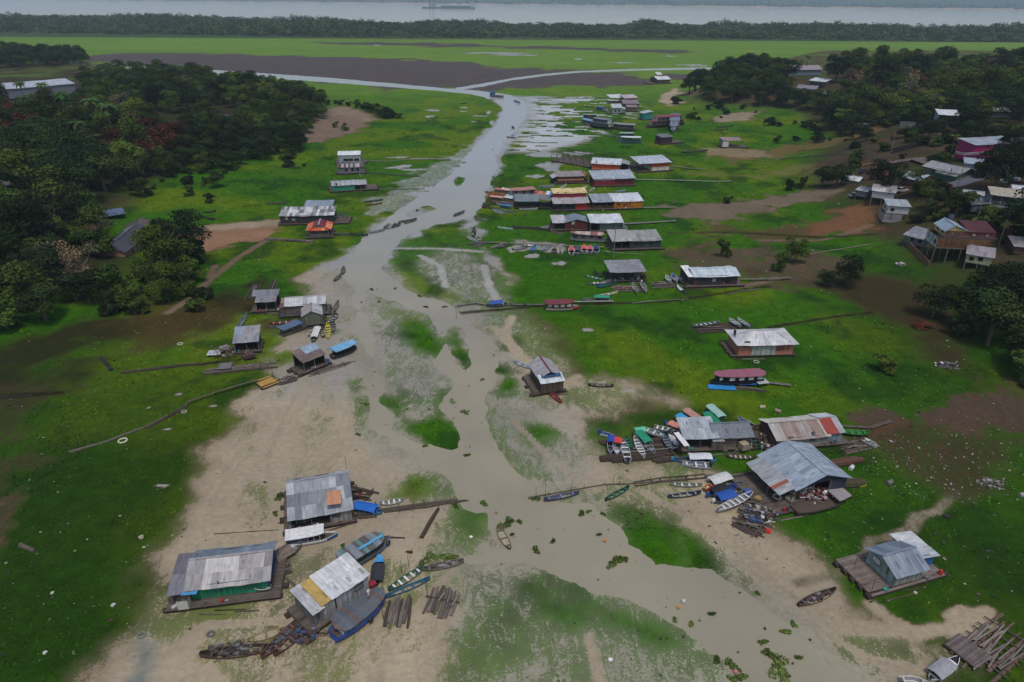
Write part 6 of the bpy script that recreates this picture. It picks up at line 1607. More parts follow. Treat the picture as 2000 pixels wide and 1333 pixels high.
# ---------------------------------------------------------------- hillside houses on the eastern bank
HV = dict(name='hillside_house', cat='house', logs=None)
house((1816,520), (1926,502), 7.0, 'tall stilt house with a cream gable, wooden lower wall and blue and maroon roof', [
    dict(fr=(0, 1, 0, 1), h=2.7, roof=('none', 0), wall=rgb(120, 84, 52), cols={'l': rgb(206, 210, 204)}, mat='wood', band=(rgb(150, 156, 120), .1), win=[('d', 'l', .25, .9, .1, 2.0), ('d', 'l', .6, .9, .1, 2.0), ('w', 'l', .85, .8, .9, 1.0)]),
    dict(fr=(.12, .56, .05, 1), z=2.8, h=1.7, roof=('gy', 1.4), rx=-.9, wall=rgb(116, 74, 70), cols={'l': rgb(206, 190, 120), 'g': rgb(206, 190, 120)}, pal=[rgb(150, 168, 186)], pal2=[rgb(160, 176, 192), rgb(150, 168, 184)], oh=.3, win=[('w', 'l', .3, .7, .6, .8), ('w', 'l', .75, .7, .6, .8), ('w', 'f', .3, .6, .6, .6, rgb(80, 130, 120))]),
    dict(fr=(.56, 1.05, .05, 1), z=2.8, h=1.7, roof=('shed', 1.0), wall=rgb(104, 60, 58), pal=[rgb(84, 38, 42), rgb(76, 34, 38)], oh=.2, win=[('w', 'f', .2, .6, .6, .6, rgb(170, 160, 150)), ('w', 'f', .7, .6, .6, .6, rgb(150, 140, 140))]),
    dict(fr=(-.04, 1.05, -.16, 0), z=2.75, h=.02, roof=('none', 0), open='', wall=rgb(110, 110, 112), rail='fl', railc=rgb(104, 106, 110))],
    stilts=True, hgt=1.8, ext=(.1, .1, .1, .1), **HV)
house((1880,527), (1932,527), 4.5, 'small cream stilt house with a dull grey roof under the dark tree', [
    dict(fr=(0, 1, 0, 1), h=2.2, roof=('shed', .9), wall=rgb(180, 184, 150), mat='paint', pal=[rgb(150, 146, 154), rgb(134, 130, 138)], oh=.4, win=[('w', 'f', .2, .7, .9, .8), ('w', 'f', .55, .9, .9, .8)])], stilts=True, hgt=1.0, **HV)
house((1762,482), (1806,488), 6.0, 'low house with a grey lean-to roof wedged behind the stilt house', [
    dict(fr=(0, 1, 0, 1), h=2.2, roof=('shed', 1.0), wall=rgb(120, 124, 128), pal=[rgb(138, 144, 150), rgb(128, 134, 142)], oh=.5, win=[('w', 'f', .35, .9, .7, 1.0), ('w', 'f', .7, .9, .7, 1.0)])], stilts=True, hgt=.6, **HV)
house((1722,438), (1760,432), 6.0, 'two storey white concrete house with a red brick side wall', [
    dict(fr=(0, 1, 0, 1), h=2.6, roof=('none', 0), wall=rgb(150, 150, 152), mat='paint', win=[('d', 'f', .4, .8, .1, 1.8, rgb(110, 110, 110))]),
    dict(fr=(.15, 1.3, .1, 1), z=2.7, h=2.4, roof=('shed', .5), wall=rgb(186, 188, 192), cols={'f': rgb(190, 192, 196), 'r': rgb(110, 66, 58)}, mat='paint', pal=[rgb(160, 170, 176)], oh=.4, win=[('w', 'f', .22, .7, .9, .8), ('w', 'l', .4, .7, .9, .8)]),
    dict(fr=(-.05, 1, -.12, .1), z=2.7, h=.02, roof=('none', 0), wall=rgb(160, 160, 160), rail='f', railc=rgb(190, 190, 190))], z=None, **HV)
house((1697,405), (1742,400), 5.5, 'white walled hut on wooden posts with a bright streaked roof', [
    dict(fr=(0, 1, 0, 1), h=2.2, roof=('shed', .8), wall=rgb(190, 194, 200), mat='paint', pal=[rgb(190, 190, 192), rgb(150, 146, 148), rgb(214, 216, 220)], oh=.4, win=[('d', 'f', .75, 1.3, .1, 1.7)])], stilts=True, hgt=1.6, **HV)
house((1668,391), (1690,391), 3.5, 'little grey shack on posts beside the white walled hut', [
    dict(fr=(0, 1, 0, 1), h=1.9, roof=('shed', .5), wall=rgb(130, 132, 138), pal=[rgb(176, 178, 184)], oh=.3)], stilts=True, hgt=.9, **HV)
house((1926,420), (2010,414), 8.0, 'white terrace house with an open upper floor and a beige roof', [
    dict(fr=(0, 1, 0, 1), h=2.5, roof=('none', 0), wall=rgb(140, 142, 148), mat='paint'),
    dict(fr=(0, 1, 0, 1), z=2.6, h=2.6, roof=('shed', .4), open='fl', wall=rgb(150, 152, 158), post=WHITE, pal=[rgb(176, 168, 154)], oh=.5, rail='fl', railc=rgb(176, 178, 184)),
    dict(fr=(-.42, 0, -.1, .9), h=1.9, roof=('shedx', .9), wall=rgb(110, 112, 118), pal=[rgb(120, 126, 136), rgb(104, 110, 120)], oh=.3)], **HV)
house((1800,345), (1872,352), 8.0, 'faded green house with a broad grey roof above the asphalt road', [
    dict(fr=(0, 1, 0, 1), h=3.0, roof=('gx', 1.2), wall=rgb(92, 116, 104), mat='paint', pal=[rgb(150, 150, 154), rgb(142, 144, 150)], oh=.6, win=[('w', 'f', .3, 1.2, .9, 1.0), ('d', 'f', .75, 2.0, .1, 2.0, rgb(60, 90, 84)), ('w', 'l', .5, 1.2, .9, 1.2)]),
    dict(fr=(.45, 1.0, -.22, 0), h=2.2, roof=('shed', .5), wall=rgb(60, 92, 78), mat='paint', pal=[rgb(90, 98, 98), rgb(120, 120, 120)], oh=.3)], **HV)
house((1880,338), (1925,336), 6.0, 'pale grey block house between the green and the magenta houses', [
    dict(fr=(0, 1, 0, 1), h=2.6, roof=('shed', .6), wall=rgb(120, 132, 146), mat='paint', pal=[rgb(150, 166, 180)], oh=.4)], **HV)
house((1905,322), (1990,314), 9.0, 'magenta two storey house with white railings and a grey tin roof', [
    dict(fr=(0, 1, 0, 1), h=2.8, roof=('none', 0), wall=rgb(150, 24, 88), mat='paint', win=[('d', 'f', .3, 1.2, .1, 2.0)]),
    dict(fr=(0, 1, .25, 1), z=2.9, h=2.6, roof=('shed', .8), wall=rgb(160, 26, 96), mat='paint', pal=[rgb(150, 160, 172), rgb(142, 152, 164)], oh=.5, win=[('w', 'f', .3, 1.2, .8, 1.0)]),
    dict(fr=(-.4, 1, -.1, .25), z=2.85, h=.02, roof=('none', 0), wall=rgb(120, 60, 90), rail='fl', railc=WHITE)], **HV)
house((1757,362), (1792,364), 5.0, 'low house with a pale tin roof just above the round tree', [
    dict(fr=(0, 1, 0, 1), h=2.2, roof=('shed', .9), wall=rgb(120, 84, 86), mat='paint', pal=[rgb(170, 184, 194), rgb(162, 176, 186)], oh=.5)], **HV)
house((1830,243), (1870,240), 9.0, 'open sided shed with a crisp white roof at the edge of the wood', [
    dict(fr=(0, 1, 0, 1), h=3.6, roof=('shed', 1.0), open='f', wall=rgb(160, 186, 190), pal=[rgb(206, 212, 218)], oh=.5)], **HV)
house((1935,232), (1992,234), 9.0, 'long low grey roofed hall past the huge round tree', [
    dict(fr=(0, 1, 0, 1), h=3.0, roof=('gx', 1.2), wall=rgb(70, 74, 84), pal=[rgb(140, 140, 142), rgb(150, 150, 152)], oh=.6)], **HV)
house((1676,262), (1688,261), 4.0, 'narrow white hut at the foot of the wood', [
    dict(fr=(0, 1, 0, 1), h=3.6, roof=('shed', .4), wall=rgb(206, 210, 214), cols={'r': rgb(90, 90, 96)}, mat='paint', pal=[rgb(110, 112, 118)], oh=.2)], **HV)
house((1540,150), (1602,149), 12.0, 'far village hall with a long mauve grey roof among palms', [
    dict(fr=(0, 1, 0, 1), h=4.0, roof=('gx', 2.0), wall=rgb(120, 130, 146), mat='paint', pal=[rgb(150, 140, 148)], oh=.8, win=[('d', 'f', .5, 6, .2, 2.6, rgb(50, 80, 120))])], **HV)
house((1555,184), (1592,184), 8.0, 'far dark village house with a scalloped grey roof', [
    dict(fr=(0, 1, 0, 1), h=3.2, roof=('gx', 1.6), wall=rgb(70, 64, 70), pal=[rgb(130, 128, 138)], oh=.6)], **HV)
house((1580,168), (1610,172), 6.0, 'far village house with a bright white roof edge', [
    dict(fr=(0, 1, 0, 1), h=3.0, roof=('shed', 1.2), wall=rgb(80, 80, 88), pal=[rgb(206, 214, 222)], oh=.5)], **HV)
house((1976,500), (2015,494), 5.0, 'hut with a dull grey roof in the brick walled yard', [
    dict(fr=(0, 1, 0, 1), h=2.0, roof=('shed', .9), wall=rgb(96, 70, 60), pal=[rgb(150, 148, 146)], oh=.4)], **HV)
for A_, B_, d_, h_, wc, rc, lb in [((1878,398),(1916,395),4,2.2,OFFW,rgb(170,176,184),'low white house with a pale roof just below the sloping road'),((1962,300),(2010,296),7,3,rgb(150,140,150),rgb(150,140,146),'house with a mauve roof behind the magenta one'),((1640,360),(1676,358),4,1.8,rgb(150,150,156),rgb(206,210,214),'shelter of white sheets by the dirt yard'),((1975,392),(2010,390),5,2.4,rgb(190,188,180),rgb(186,190,196),'pale house half cut off above the terrace roof'),((1700,352),(1735,351),5,2.2,rgb(130,76,66),rgb(120,70,66),'brick house with a dull red roof above the dirt yard'),((1720,226),(1765,224),8,3,rgb(170,172,170),rgb(190,194,196),'white roofed house glimpsed among the trees of the wood'),((1600,196),(1650,194),9,3.4,rgb(110,112,120),rgb(170,176,184),'grey house with a pale roof in the gap of the wood')]:
    house(A_, B_, d_, lb, [dict(fr=(0, 1, 0, 1), h=h_, roof=('gx', .9), wall=wc, mat='paint', pal=[rc], oh=.5, win=[('w', 'f', .3, .9, .8, .9), ('d', 'f', .75, .8, .1, 1.8)])], **HV)
# western bank
house((246,503), (300,470), 7.0, 'derelict pink walled house with a dark roof patched in pale grey', [
    dict(fr=(0, 1, 0, 1), h=3.0, roof=('gx', 1.6), ry=0, wall=rgb(150, 118, 100), mat='paint', pal=[rgb(70, 68, 76), rgb(64, 62, 70)], pal2=[rgb(66, 64, 72), rgb(60, 58, 66), rgb(140, 148, 160)], oh=.4, win=[('w', 'f', .25, .5, .6, 1.7), ('w', 'f', .42, .5, .6, 1.7), ('w', 'f', .6, .5, .6, 1.7), ('d', 'f', .85, .8, .1, 2.0)])], **HV)
house((268,462), (312,456), 6.0, 'brown thatched hut beside the derelict pink house', [
    dict(fr=(0, 1, 0, 1), h=1.9, roof=('hip', 2.4), wall=rgb(84, 70, 60), pal=[rgb(84, 78, 74), rgb(70, 66, 62)], rmat='log', oh=.7)], **HV)
house((20,196), (150,184), 12.0, 'very long hall with a pale plain roof deep in the western wood', [
    dict(fr=(0, 1, 0, 1), h=5.5, roof=('shed', 2.0), wall=rgb(120, 126, 136), mat='paint', pal=[rgb(176, 184, 196), rgb(170, 178, 190)], oh=.5)], **HV)
house((412,243), (436,242), 5.0, 'hut with a dull red roof in the burnt clearing', [
    dict(fr=(0, 1, 0, 1), h=2.4, roof=('shed', 1.0), wall=rgb(80, 70, 70), pal=[rgb(120, 62, 60)], oh=.4)], **HV)
house((438,243), (458,243), 5.0, 'hut with a mauve grey roof next to the dull red one', [
    dict(fr=(0, 1, 0, 1), h=2.2, roof=('shed', 1.0), wall=rgb(76, 72, 78), pal=[rgb(110, 104, 114)], oh=.4)], **HV)
house((-30,272), (14,270), 6.0, 'house corner with an orange tiled roof at the edge of the wood', [
    dict(fr=(0, 1, 0, 1), h=4.0, roof=('gx', 2.0), wall=rgb(190, 120, 90), mat='paint', pal=[rgb(204, 110, 66)], oh=.5)], **HV)
house((10,384), (56,380), 5.0, 'grey cabin with open shutters hidden in the dark wood', [
    dict(fr=(0, 1, 0, 1), h=3.2, roof=('shed', .8), wall=rgb(86, 84, 88), pal=[rgb(84, 80, 84)], oh=.3, win=[('w', 'f', .82, 1.4, .8, 1.6)])], **HV)
house((195,430), (246,428), 4.5, 'low shelter covered by crumpled blue grey sheeting by the banana palm', [
    dict(fr=(0, 1, 0, 1), h=1.2, roof=('shed', .6), open='flr', wall=DARK, pal=[rgb(86, 104, 130), rgb(74, 90, 116)], rmat='cloth', oh=.3)], **HV)
# ================================================================ BOATS
SLV = rgb(150, 156, 162); NAVY = rgb(30, 52, 96)
# --- by the three shacks over the brown water
riverboat((560,1066), (660,1048), 'white launch with a flat white roof and a blue bow', WHITE, low=rgb(24, 60, 120), roofc=rgb(222, 222, 224), cabc=rgb(206, 210, 216), beam=1.9, hh=.7, ch=1.25, t0=.08, t1=.66, wins=3, bowc=rgb(36, 96, 170), flatroof=True, solid_to=.5, curtain=rgb(40, 60, 120), endround=False, name='launch', cat='launch')
canoe((536,1098), (590,1066), 'brown barge canoe roofed with planks touching the white launch', rgb(110, 96, 84), rgb(90, 74, 62), beam=2.0, hh=.7, bench=0, canopy=(rgb(128, 116, 104), .02, .62, 1.0, 'wood'), cargo=[GREY, WHITE, WOODB])
riverboat((662,1118), (762,1058), 'grey blue wooden riverboat with a patchwork roof and light blue bow', rgb(98, 112, 116), low=rgb(92, 40, 44), roofc=rgb(110, 122, 128), roofpal=[rgb(128, 138, 146), rgb(118, 130, 136), rgb(96, 134, 132), rgb(104, 100, 96), rgb(92, 88, 86), rgb(100, 96, 94)], cabc=rgb(112, 124, 126), beam=2.7, hh=1.0, ch=1.2, t0=.06, t1=.8, wins=5, bowc=rgb(78, 160, 210), fender=.9)
_a, _b = at(662,1118), at(762,1058); _m = _a.lerp(_b, .62); q = MB(); q.box(-1.8, 1.8, -.2, .2, 0, .04, rgb(88, 170, 215), 'paint'); o = q.build('roof_panel', None, (_m.x + .2, _m.y - .35, 2.16), math.atan2(_b.y - _a.y, _b.x - _a.x)); tag(o, 'long sky blue panel laid on the roof of the grey blue riverboat', 'panel')
canoe((736,1146), (742,1090), 'narrow dark covered canoe with a bright blue bow by the grey blue riverboat', rgb(36, 40, 46), rgb(40, 60, 90), beam=1.5, bench=2, canopy=(rgb(48, 50, 56), .05, .62, .95, 'cloth'), bowc=rgb(52, 140, 210), bowdeck=rgb(60, 150, 215))
riverboat((652,1252), (752,1172), 'big blue and white riverboat with a long grey deck roof beside the whitewashed shack', rgb(36, 84, 170), low=rgb(86, 36, 48), roofc=rgb(96, 104, 112), roofpal=[rgb(92, 100, 108), rgb(98, 106, 114), rgb(86, 94, 104), rgb(92, 98, 104), rgb(104, 86, 84)], cabc=rgb(206, 212, 222), beam=2.9, hh=1.15, ch=.95, t0=.1, t1=.92, wins=4, curtain=rgb(36, 70, 150), bowc=rgb(36, 84, 170), fender=.55, endround=True)
canoe((759,1156), (828,1112), 'long green canoe with white seats, the larger of two moored side by side', rgb(70, 96, 88), rgb(58, 100, 76), bench=5, benchc=WHITE, beam=1.25)
canoe((752,1170), (840,1134), 'slim teal blue canoe tucked beside the long green one', rgb(50, 100, 120), rgb(54, 104, 124), bench=4, beam=.9, benchc=rgb(60, 90, 110))
canoe((826,1116), (906,1100), 'long weathered grey canoe with pale ribs, bow to the open mud', rgb(104, 104, 100), rgb(88, 84, 78), bench=5, beam=1.2, cargo=[GREY, WOODG, WOODD])
canoe((996,1074), (972,1032), 'sunken tan canoe full of silty water by a patch of water weed', rgb(76, 68, 54), rgb(150, 138, 112), bench=3, benchc=rgb(100, 90, 70), flooded=True, beam=1.2)
canoe((1130,966), (1062,980), 'slate blue canoe moored to the pole line in midstream', rgb(58, 66, 92), rgb(92, 98, 118), bench=3, benchc=rgb(120, 130, 170))
canoe((1182,980), (1228,955), 'dark green canoe alone below the pole line', rgb(32, 78, 62), rgb(30, 84, 64), bench=4, benchc=rgb(50, 110, 84))
canoe((1304,974), (1368,966), 'navy canoe with two pale seats and a blue tank', rgb(46, 60, 78), rgb(40, 54, 80), bench=4, benchc=SLV)
canoe((1370,951), (1308,950), 'grey green canoe with three pale seats beside the pole ladder', rgb(128, 134, 122), rgb(116, 124, 112), bench=4, benchc=WHITE)
canoe((1148,754), (1198,757), 'old dark canoe stranded on pale silt near the brown plank hut', rgb(50, 46, 42), rgb(110, 108, 96), bench=4, beam=1.0)
canoe((1096,789), (1074,769), 'red canoe nosed under the brown plank hut', rgb(130, 44, 52), rgb(110, 44, 50), bench=5, benchc=rgb(160, 70, 76), beam=1.1)
canoe((1036,722), (1003,708), 'white and blue canoe behind the brown plank hut', rgb(160, 172, 182), rgb(176, 180, 186), bench=3, benchc=rgb(90, 120, 160), beam=1.1)
canoe((1558,1186), (1630,1156), 'rotting canoe heaped with scraps beside the broad plank raft', rgb(88, 78, 74), rgb(70, 60, 56), bench=3, beam=1.3, cargo=[rgb(110, 90, 84), rgb(80, 60, 60), rgb(120, 116, 120)])
canoe((1814,1332), (1868,1292), 'white boat with a rounded grey canopy by the collapsed brown deck', rgb(190, 192, 192), rgb(70, 70, 76), bench=4, beam=1.5, canopy=(rgb(150, 150, 158), .12, .68, 1.15), benchc=WHITE)
canoe((1758,1338), (1812,1342), 'white skiff cut by the lower picture edge', rgb(206, 206, 206), rgb(150, 150, 150), kind='skiff', bench=2, beam=1.6, name='skiff', cat='skiff')
canoe((582,1216), (512,1290), 'old red brown canoe grounded in front of the whitewashed shack, the outer of two', rgb(98, 66, 62), rgb(92, 74, 68), bench=5, beam=1.35, benchc=rgb(120, 96, 88), cargo=[GREYD, rgb(90, 70, 66)])
canoe((606,1220), (536,1284), 'old red brown canoe grounded in front of the whitewashed shack, the inner of two', rgb(88, 56, 54), rgb(84, 62, 58), bench=5, beam=1.3, benchc=rgb(112, 84, 80))
canoe((484,1254), (556,1232), 'swamped canoe of which only a yellow brown rim shows', rgb(122, 112, 70), rgb(150, 138, 110), bench=3, benchc=rgb(122, 112, 76), flooded=True, beam=1.2)
canoe((536,1268), (392,1284), 'broken canoe piled with poles and scrap, leaning on the mud', rgb(74, 52, 46), rgb(60, 48, 44), bench=4, beam=1.7, cargo=[GREY, rgb(120, 112, 108), rgb(60, 50, 48), rgb(100, 80, 70)])
canoe((680,992), (746,1006), 'blue boat under a bright blue canopy beside the patchwork roof shack', rgb(52, 120, 160), rgb(44, 96, 140), bench=3, beam=1.6, canopy=(rgb(24, 100, 190), .2, .86, 1.25), motor=SLV, bowc=rgb(60, 130, 170))
canoe((788,980), (742,988), 'light grey canoe with white seats at the head of the log jetty', rgb(150, 156, 152), rgb(120, 124, 120), bench=4, benchc=WHITE, beam=1.15)
canoe((530,1150), (492,1147), 'white dinghy stowed on the deck of the green walled houseboat', rgb(206, 204, 200), rgb(120, 110, 106), bench=1, beam=1.2, z=.85, name='dinghy', cat='dinghy', hh=.35)
canoe((672,975), (708,968), 'black boat with an orange stern behind the blue canopied one', rgb(60, 52, 50), rgb(30, 28, 30), bench=2, beam=1.5, z=.3, bowc=rgb(196, 66, 36), hh=.6)

# --- the mooring by the weathered board house
MZ = .45
canoe((1195,862), (1191,891), 'open boat with a blue canopy and yellow floor, outermost of the moored row', SLV, rgb(80, 84, 92), bench=3, kind='skiff', canopy=(rgb(34, 72, 160), .0, .46, 1.3), z=MZ, beam=1.25, name='skiff', cat='skiff', motor=WHITE)
canoe((1205,866), (1204,893), 'open boat with a red canopy and pale bow', rgb(186, 190, 196), rgb(150, 156, 164), bench=1, kind='skiff', canopy=(rgb(206, 62, 56), .0, .42, 1.3), z=MZ, beam=1.35, bowdeck=rgb(190, 194, 200), motor=DARK, name='skiff', cat='skiff')
canoe((1226,904), (1216,864), 'silver skiff with an outboard on its muddy end beside the red canopied boat', SLV, rgb(140, 148, 158), bench=4, kind='skiff', z=MZ, beam=1.35, motor=DARK, benchc=WHITE, name='skiff', cat='skiff')
canoe((1222,858), (1234,882), 'dark green canoe squeezed between two silver ones', rgb(30, 86, 66), rgb(34, 96, 72), bench=4, z=MZ, beam=1.1, benchc=rgb(60, 120, 90))
canoe((1258,897), (1239,858), 'white canoe with four thwarts pointing at the marsh', rgb(196, 200, 200), rgb(150, 156, 152), bench=6, z=MZ, beam=1.15, benchc=WHITE)
canoe((1243,850), (1278,889), 'silver boat beneath the long green canopy', SLV, rgb(116, 124, 132), bench=4, z=MZ, beam=1.4, canopy=(rgb(28, 140, 104), .1, .68, 1.45), benchc=SLV)
canoe((1236,850), (1262,846), 'boat under a pale mint canopy at the back of the moored row', rgb(120, 126, 130), rgb(90, 90, 96), bench=2, z=MZ, beam=1.3, canopy=(rgb(96, 186, 150), .1, .9, 1.2))
canoe((1294,852), (1312,884), 'slate blue canoe in the moored row, the one touching the porch end', rgb(96, 110, 124), rgb(98, 112, 128), bench=5, z=MZ, beam=1.1, motor=rgb(30, 60, 120), benchc=rgb(120, 134, 146))
canoe((1306,850), (1324,878), 'second slate blue canoe, with a white box amidships', rgb(104, 116, 128), rgb(104, 118, 132), bench=5, z=MZ, beam=1.2, motor=DARKB, benchc=rgb(150, 156, 160), cargo=[WHITE])
canoe((1258,843), (1296,856), 'white skiff lying crosswise behind the green canopy', rgb(176, 180, 182), rgb(120, 130, 124), bench=3, z=MZ, beam=1.4, kind='skiff', benchc=WHITE, name='skiff', cat='skiff')
canoe((1276,838), (1322,848), 'grey skiff with white cushions behind the slate canoes', rgb(150, 152, 150), rgb(120, 118, 112), bench=4, z=.2, beam=1.3, kind='skiff', benchc=WHITE, name='skiff', cat='skiff')
canoe((1172,850), (1196,856), 'tiny blue and white tender at the outer tip of the moored row', rgb(190, 196, 200), rgb(60, 90, 140), bench=1, beam=1.0, kind='skiff', motor=rgb(30, 60, 150), name='skiff', cat='skiff')
canoe((1300,830), (1336,846), 'boat with a faded salmon canopy, the smaller of two salmon ones', rgb(150, 156, 164), rgb(96, 100, 106), bench=1, beam=1.4, canopy=(rgb(196, 128, 116), .2, .98, 1.2), motor=rgb(30, 80, 150))
canoe((1322,818), (1358,842), 'boat with a sky blue canopy behind the porch roof', rgb(150, 156, 160), rgb(80, 84, 90), bench=1, beam=1.5, canopy=(rgb(52, 150, 200), .05, .96, 1.3))
canoe((1338,808), (1374,836), 'boat with a long salmon brown canopy, furthest of the canopied trio', rgb(160, 162, 166), rgb(80, 84, 90), bench=1, beam=1.5, canopy=(rgb(176, 132, 122), .02, 1.02, 1.3))
canoe((1377,812), (1400,836), 'boat with a deep green canopy behind the dark tarpaulin roof', rgb(80, 96, 92), rgb(60, 70, 70), bench=1, beam=1.5, canopy=(rgb(28, 130, 92), .1, 1.0, 1.2), motor=rgb(30, 60, 130))
canoe((1384,800), (1410,824), 'boat with a pale striped mint canopy apart from the others', rgb(90, 110, 110), rgb(60, 70, 70), bench=1, beam=1.5, canopy=(rgb(150, 186, 176), .02, 1.0, 1.3), motor=rgb(30, 70, 130))
canoe((1476,840), (1440,820), 'boat under a crumpled navy cover with its white bow showing', rgb(186, 190, 192), rgb(60, 60, 66), bench=0, beam=1.5, cover=(rgb(70, 80, 96), .3, .98), z=.3)
canoe((1486,880), (1462,838), 'long dark green skiff between the two board houses', rgb(34, 84, 56), rgb(32, 80, 54), bench=5, kind='skiff', beam=1.8, benchc=rgb(50, 106, 74), motor=SLV, name='skiff', cat='skiff')
canoe((1458,862), (1464,882), 'small white boat with a blue hood at the end of the board house', rgb(196, 200, 204), rgb(90, 96, 110), bench=1, kind='skiff', beam=1.0, canopy=(rgb(40, 100, 180), .0, .45, 1.1), z=.3, name='skiff', cat='skiff')
canoe((1314,902), (1398,902), 'blue boat with a long white canopy below the board house', rgb(46, 110, 150), rgb(40, 56, 84), bench=4, beam=1.5, canopy=(rgb(200, 206, 212), .35, .88, 1.4), motor=rgb(40, 140, 200), bowc=rgb(70, 160, 215))
canoe((1386,914), (1332,910), 'white skiff with a console in front of the long white canopy', rgb(176, 180, 188), rgb(120, 126, 136), bench=3, kind='skiff', beam=1.6, motor=DARKB, benchc=WHITE, name='skiff', cat='skiff')
canoe((1418,894), (1474,898), 'old brown canoe with pale thwarts lying below the plastic cube tank', rgb(80, 72, 64), rgb(110, 98, 84), bench=5, beam=1.1, benchc=rgb(190, 186, 176))
canoe((1640,846), (1697,850), 'bright green canoe on logs beside the cream roofed shack', rgb(60, 130, 50), rgb(56, 120, 60), bench=4, beam=1.5, z=.35, benchc=rgb(70, 150, 60))
canoe((1684,862), (1712,876), 'white skiff with an engine drawn up on the littered grass', rgb(196, 196, 194), rgb(130, 126, 124), bench=2, beam=1.3, kind='skiff', cargo=[WHITE, GREY], name='skiff', cat='skiff')
canoe((1658,948), (1691,950), 'small yellow kayak on the grass beyond the big warehouse', rgb(196, 180, 50), rgb(176, 160, 50), bench=1, beam=1.0, hh=.35, name='kayak', cat='kayak')
# --- boats moored at the warehouse deck
canoe((1402,1000), (1468,968), 'long white canoe in front of the blue canopied boat at the warehouse', rgb(196, 198, 200), rgb(150, 152, 154), bench=6, beam=1.4, z=.5, benchc=WHITE)
canoe((1394,984), (1462,966), 'grey boat with a royal blue canopy at the warehouse mooring', rgb(96, 112, 122), rgb(80, 96, 104), bench=3, beam=1.6, canopy=(rgb(28, 78, 160), .08, .55, 1.35), motor=WHITE, z=.1)
canoe((1382,972), (1446,950), 'blue and black boat moored inside the royal blue canopied one', rgb(70, 84, 100), rgb(30, 60, 130), bench=2, beam=1.5, canopy=(rgb(24, 26, 32), .1, .55, 1.2), motor=rgb(40, 90, 160), z=.1)
canoe((1376,962), (1400,950), 'short orange splashed skiff loaded with cans', rgb(196, 150, 90), rgb(150, 110, 70), bench=1, beam=1.4, kind='skiff', cargo=[rgb(200, 130, 60), WHITE, RED], name='skiff', cat='skiff')
canoe((1386,950), (1424,938), 'boat under a white mottled canopy by the pole walkway', rgb(110, 112, 112), rgb(60, 60, 64), bench=1, beam=1.7, canopy=(rgb(196, 198, 196), .0, .98, 1.3))
riverboat((1548,1004), (1650,978), 'long open barge loaded with red and white scrap beside the warehouse', rgb(78, 66, 64), roofc=rgb(150, 146, 150), cabc=rgb(70, 56, 56), beam=2.8, hh=.9, ch=.9, t0=.78, t1=.93, wins=0, flatroof=True, endround=False, name='barge', cat='barge')

# --- western shore cluster
riverboat((550,658), (604,636), 'teal sided riverboat with a blue grey roof and tan foredeck', rgb(100, 96, 90), roofc=rgb(84, 106, 132), cabc=rgb(74, 116, 100), beam=2.4, hh=.8, ch=1.3, t0=.05, t1=.6, wins=3, curtain=rgb(96, 66, 60), flatroof=True, endround=False, cat='riverboat')
canoe((570,646), (610,628), 'dark boat with a blue hood behind the teal sided riverboat', rgb(60, 70, 84), rgb(50, 60, 80), bench=1, beam=1.4, canopy=(rgb(60, 80, 120), .1, .7, 1.0))
canoe((526,635), (580,630), 'red canoe with white seats beside the silvery shack', rgb(130, 56, 56), rgb(110, 60, 58), bench=4, beam=1.2, benchc=rgb(200, 196, 196))
canoe((524,641), (572,640), 'grey canoe lying below the red one', rgb(120, 116, 110), rgb(90, 86, 82), bench=3, beam=1.0)
canoe((463,648), (482,616), 'grey blue canoe drawn up on the grass by the dark stilted shack', rgb(96, 112, 126), rgb(110, 118, 126), bench=3, beam=1.1)
canoe((611,672), (621,644), 'white boat with a flat white canopy and black bow', rgb(60, 60, 62), rgb(50, 50, 54), bench=1, beam=1.35, canopy=(rgb(206, 204, 200), .25, .98, 1.0))
canoe((604,660), (622,642), 'white skiff behind the black bowed boat', rgb(190, 190, 188), rgb(140, 138, 136), bench=2, beam=1.2, kind='skiff', name='skiff', cat='skiff')
canoe((631,662), (632,642), 'brown canoe between the white skiff and the yellow canoe', rgb(76, 68, 66), rgb(92, 84, 84), bench=3, beam=1.2)
canoe((641,664), (640,636), 'bright yellow canoe at the water end of the western cluster', rgb(206, 190, 56), rgb(186, 176, 70), bench=5, beam=1.25, benchc=rgb(226, 212, 80))
canoe((650,652), (652,632), 'dark grey canoe beside the yellow one', rgb(82, 80, 82), rgb(96, 94, 94), bench=4, beam=1.1)
canoe((640,634), (660,618), 'canoe with white thwarts at the corner of the silvery shack', rgb(90, 88, 86), rgb(76, 76, 78), bench=4, beam=1.2, benchc=WHITE)
canoe((648,628), (656,612), 'grey canoe above the white thwarted one', rgb(100, 98, 96), rgb(84, 82, 80), bench=3, beam=1.0)
canoe((651,612), (661,592), 'lone dark canoe drifting above the western cluster', rgb(80, 80, 78), rgb(116, 110, 100), bench=4, beam=1.1)
canoe((653,551), (666,540), 'small canoe in the middle of the creek, the lower of a pair', rgb(76, 74, 74), rgb(96, 94, 92), bench=4, beam=1.2)
canoe((669,537), (672,525), 'small canoe in the middle of the creek, the upper of a pair', rgb(80, 78, 78), rgb(100, 98, 96), bench=2, beam=1.2)
canoe((575,595), (612,587), 'pale canoe moored behind the silvery shack', rgb(120, 128, 132), rgb(90, 96, 100), bench=4, beam=1.2, benchc=WHITE)
canoe((596,596), (625,590), 'skiff with a white seat and outboard behind the silvery shack', rgb(110, 116, 122), rgb(96, 100, 106), bench=3, kind='skiff', beam=1.4, motor=WHITE, name='skiff', cat='skiff')
canoe((604,600), (627,598), 'second skiff behind the silvery shack, nearer its roof', rgb(130, 134, 138), rgb(96, 100, 106), bench=3, kind='skiff', beam=1.4, motor=DARKB, name='skiff', cat='skiff')
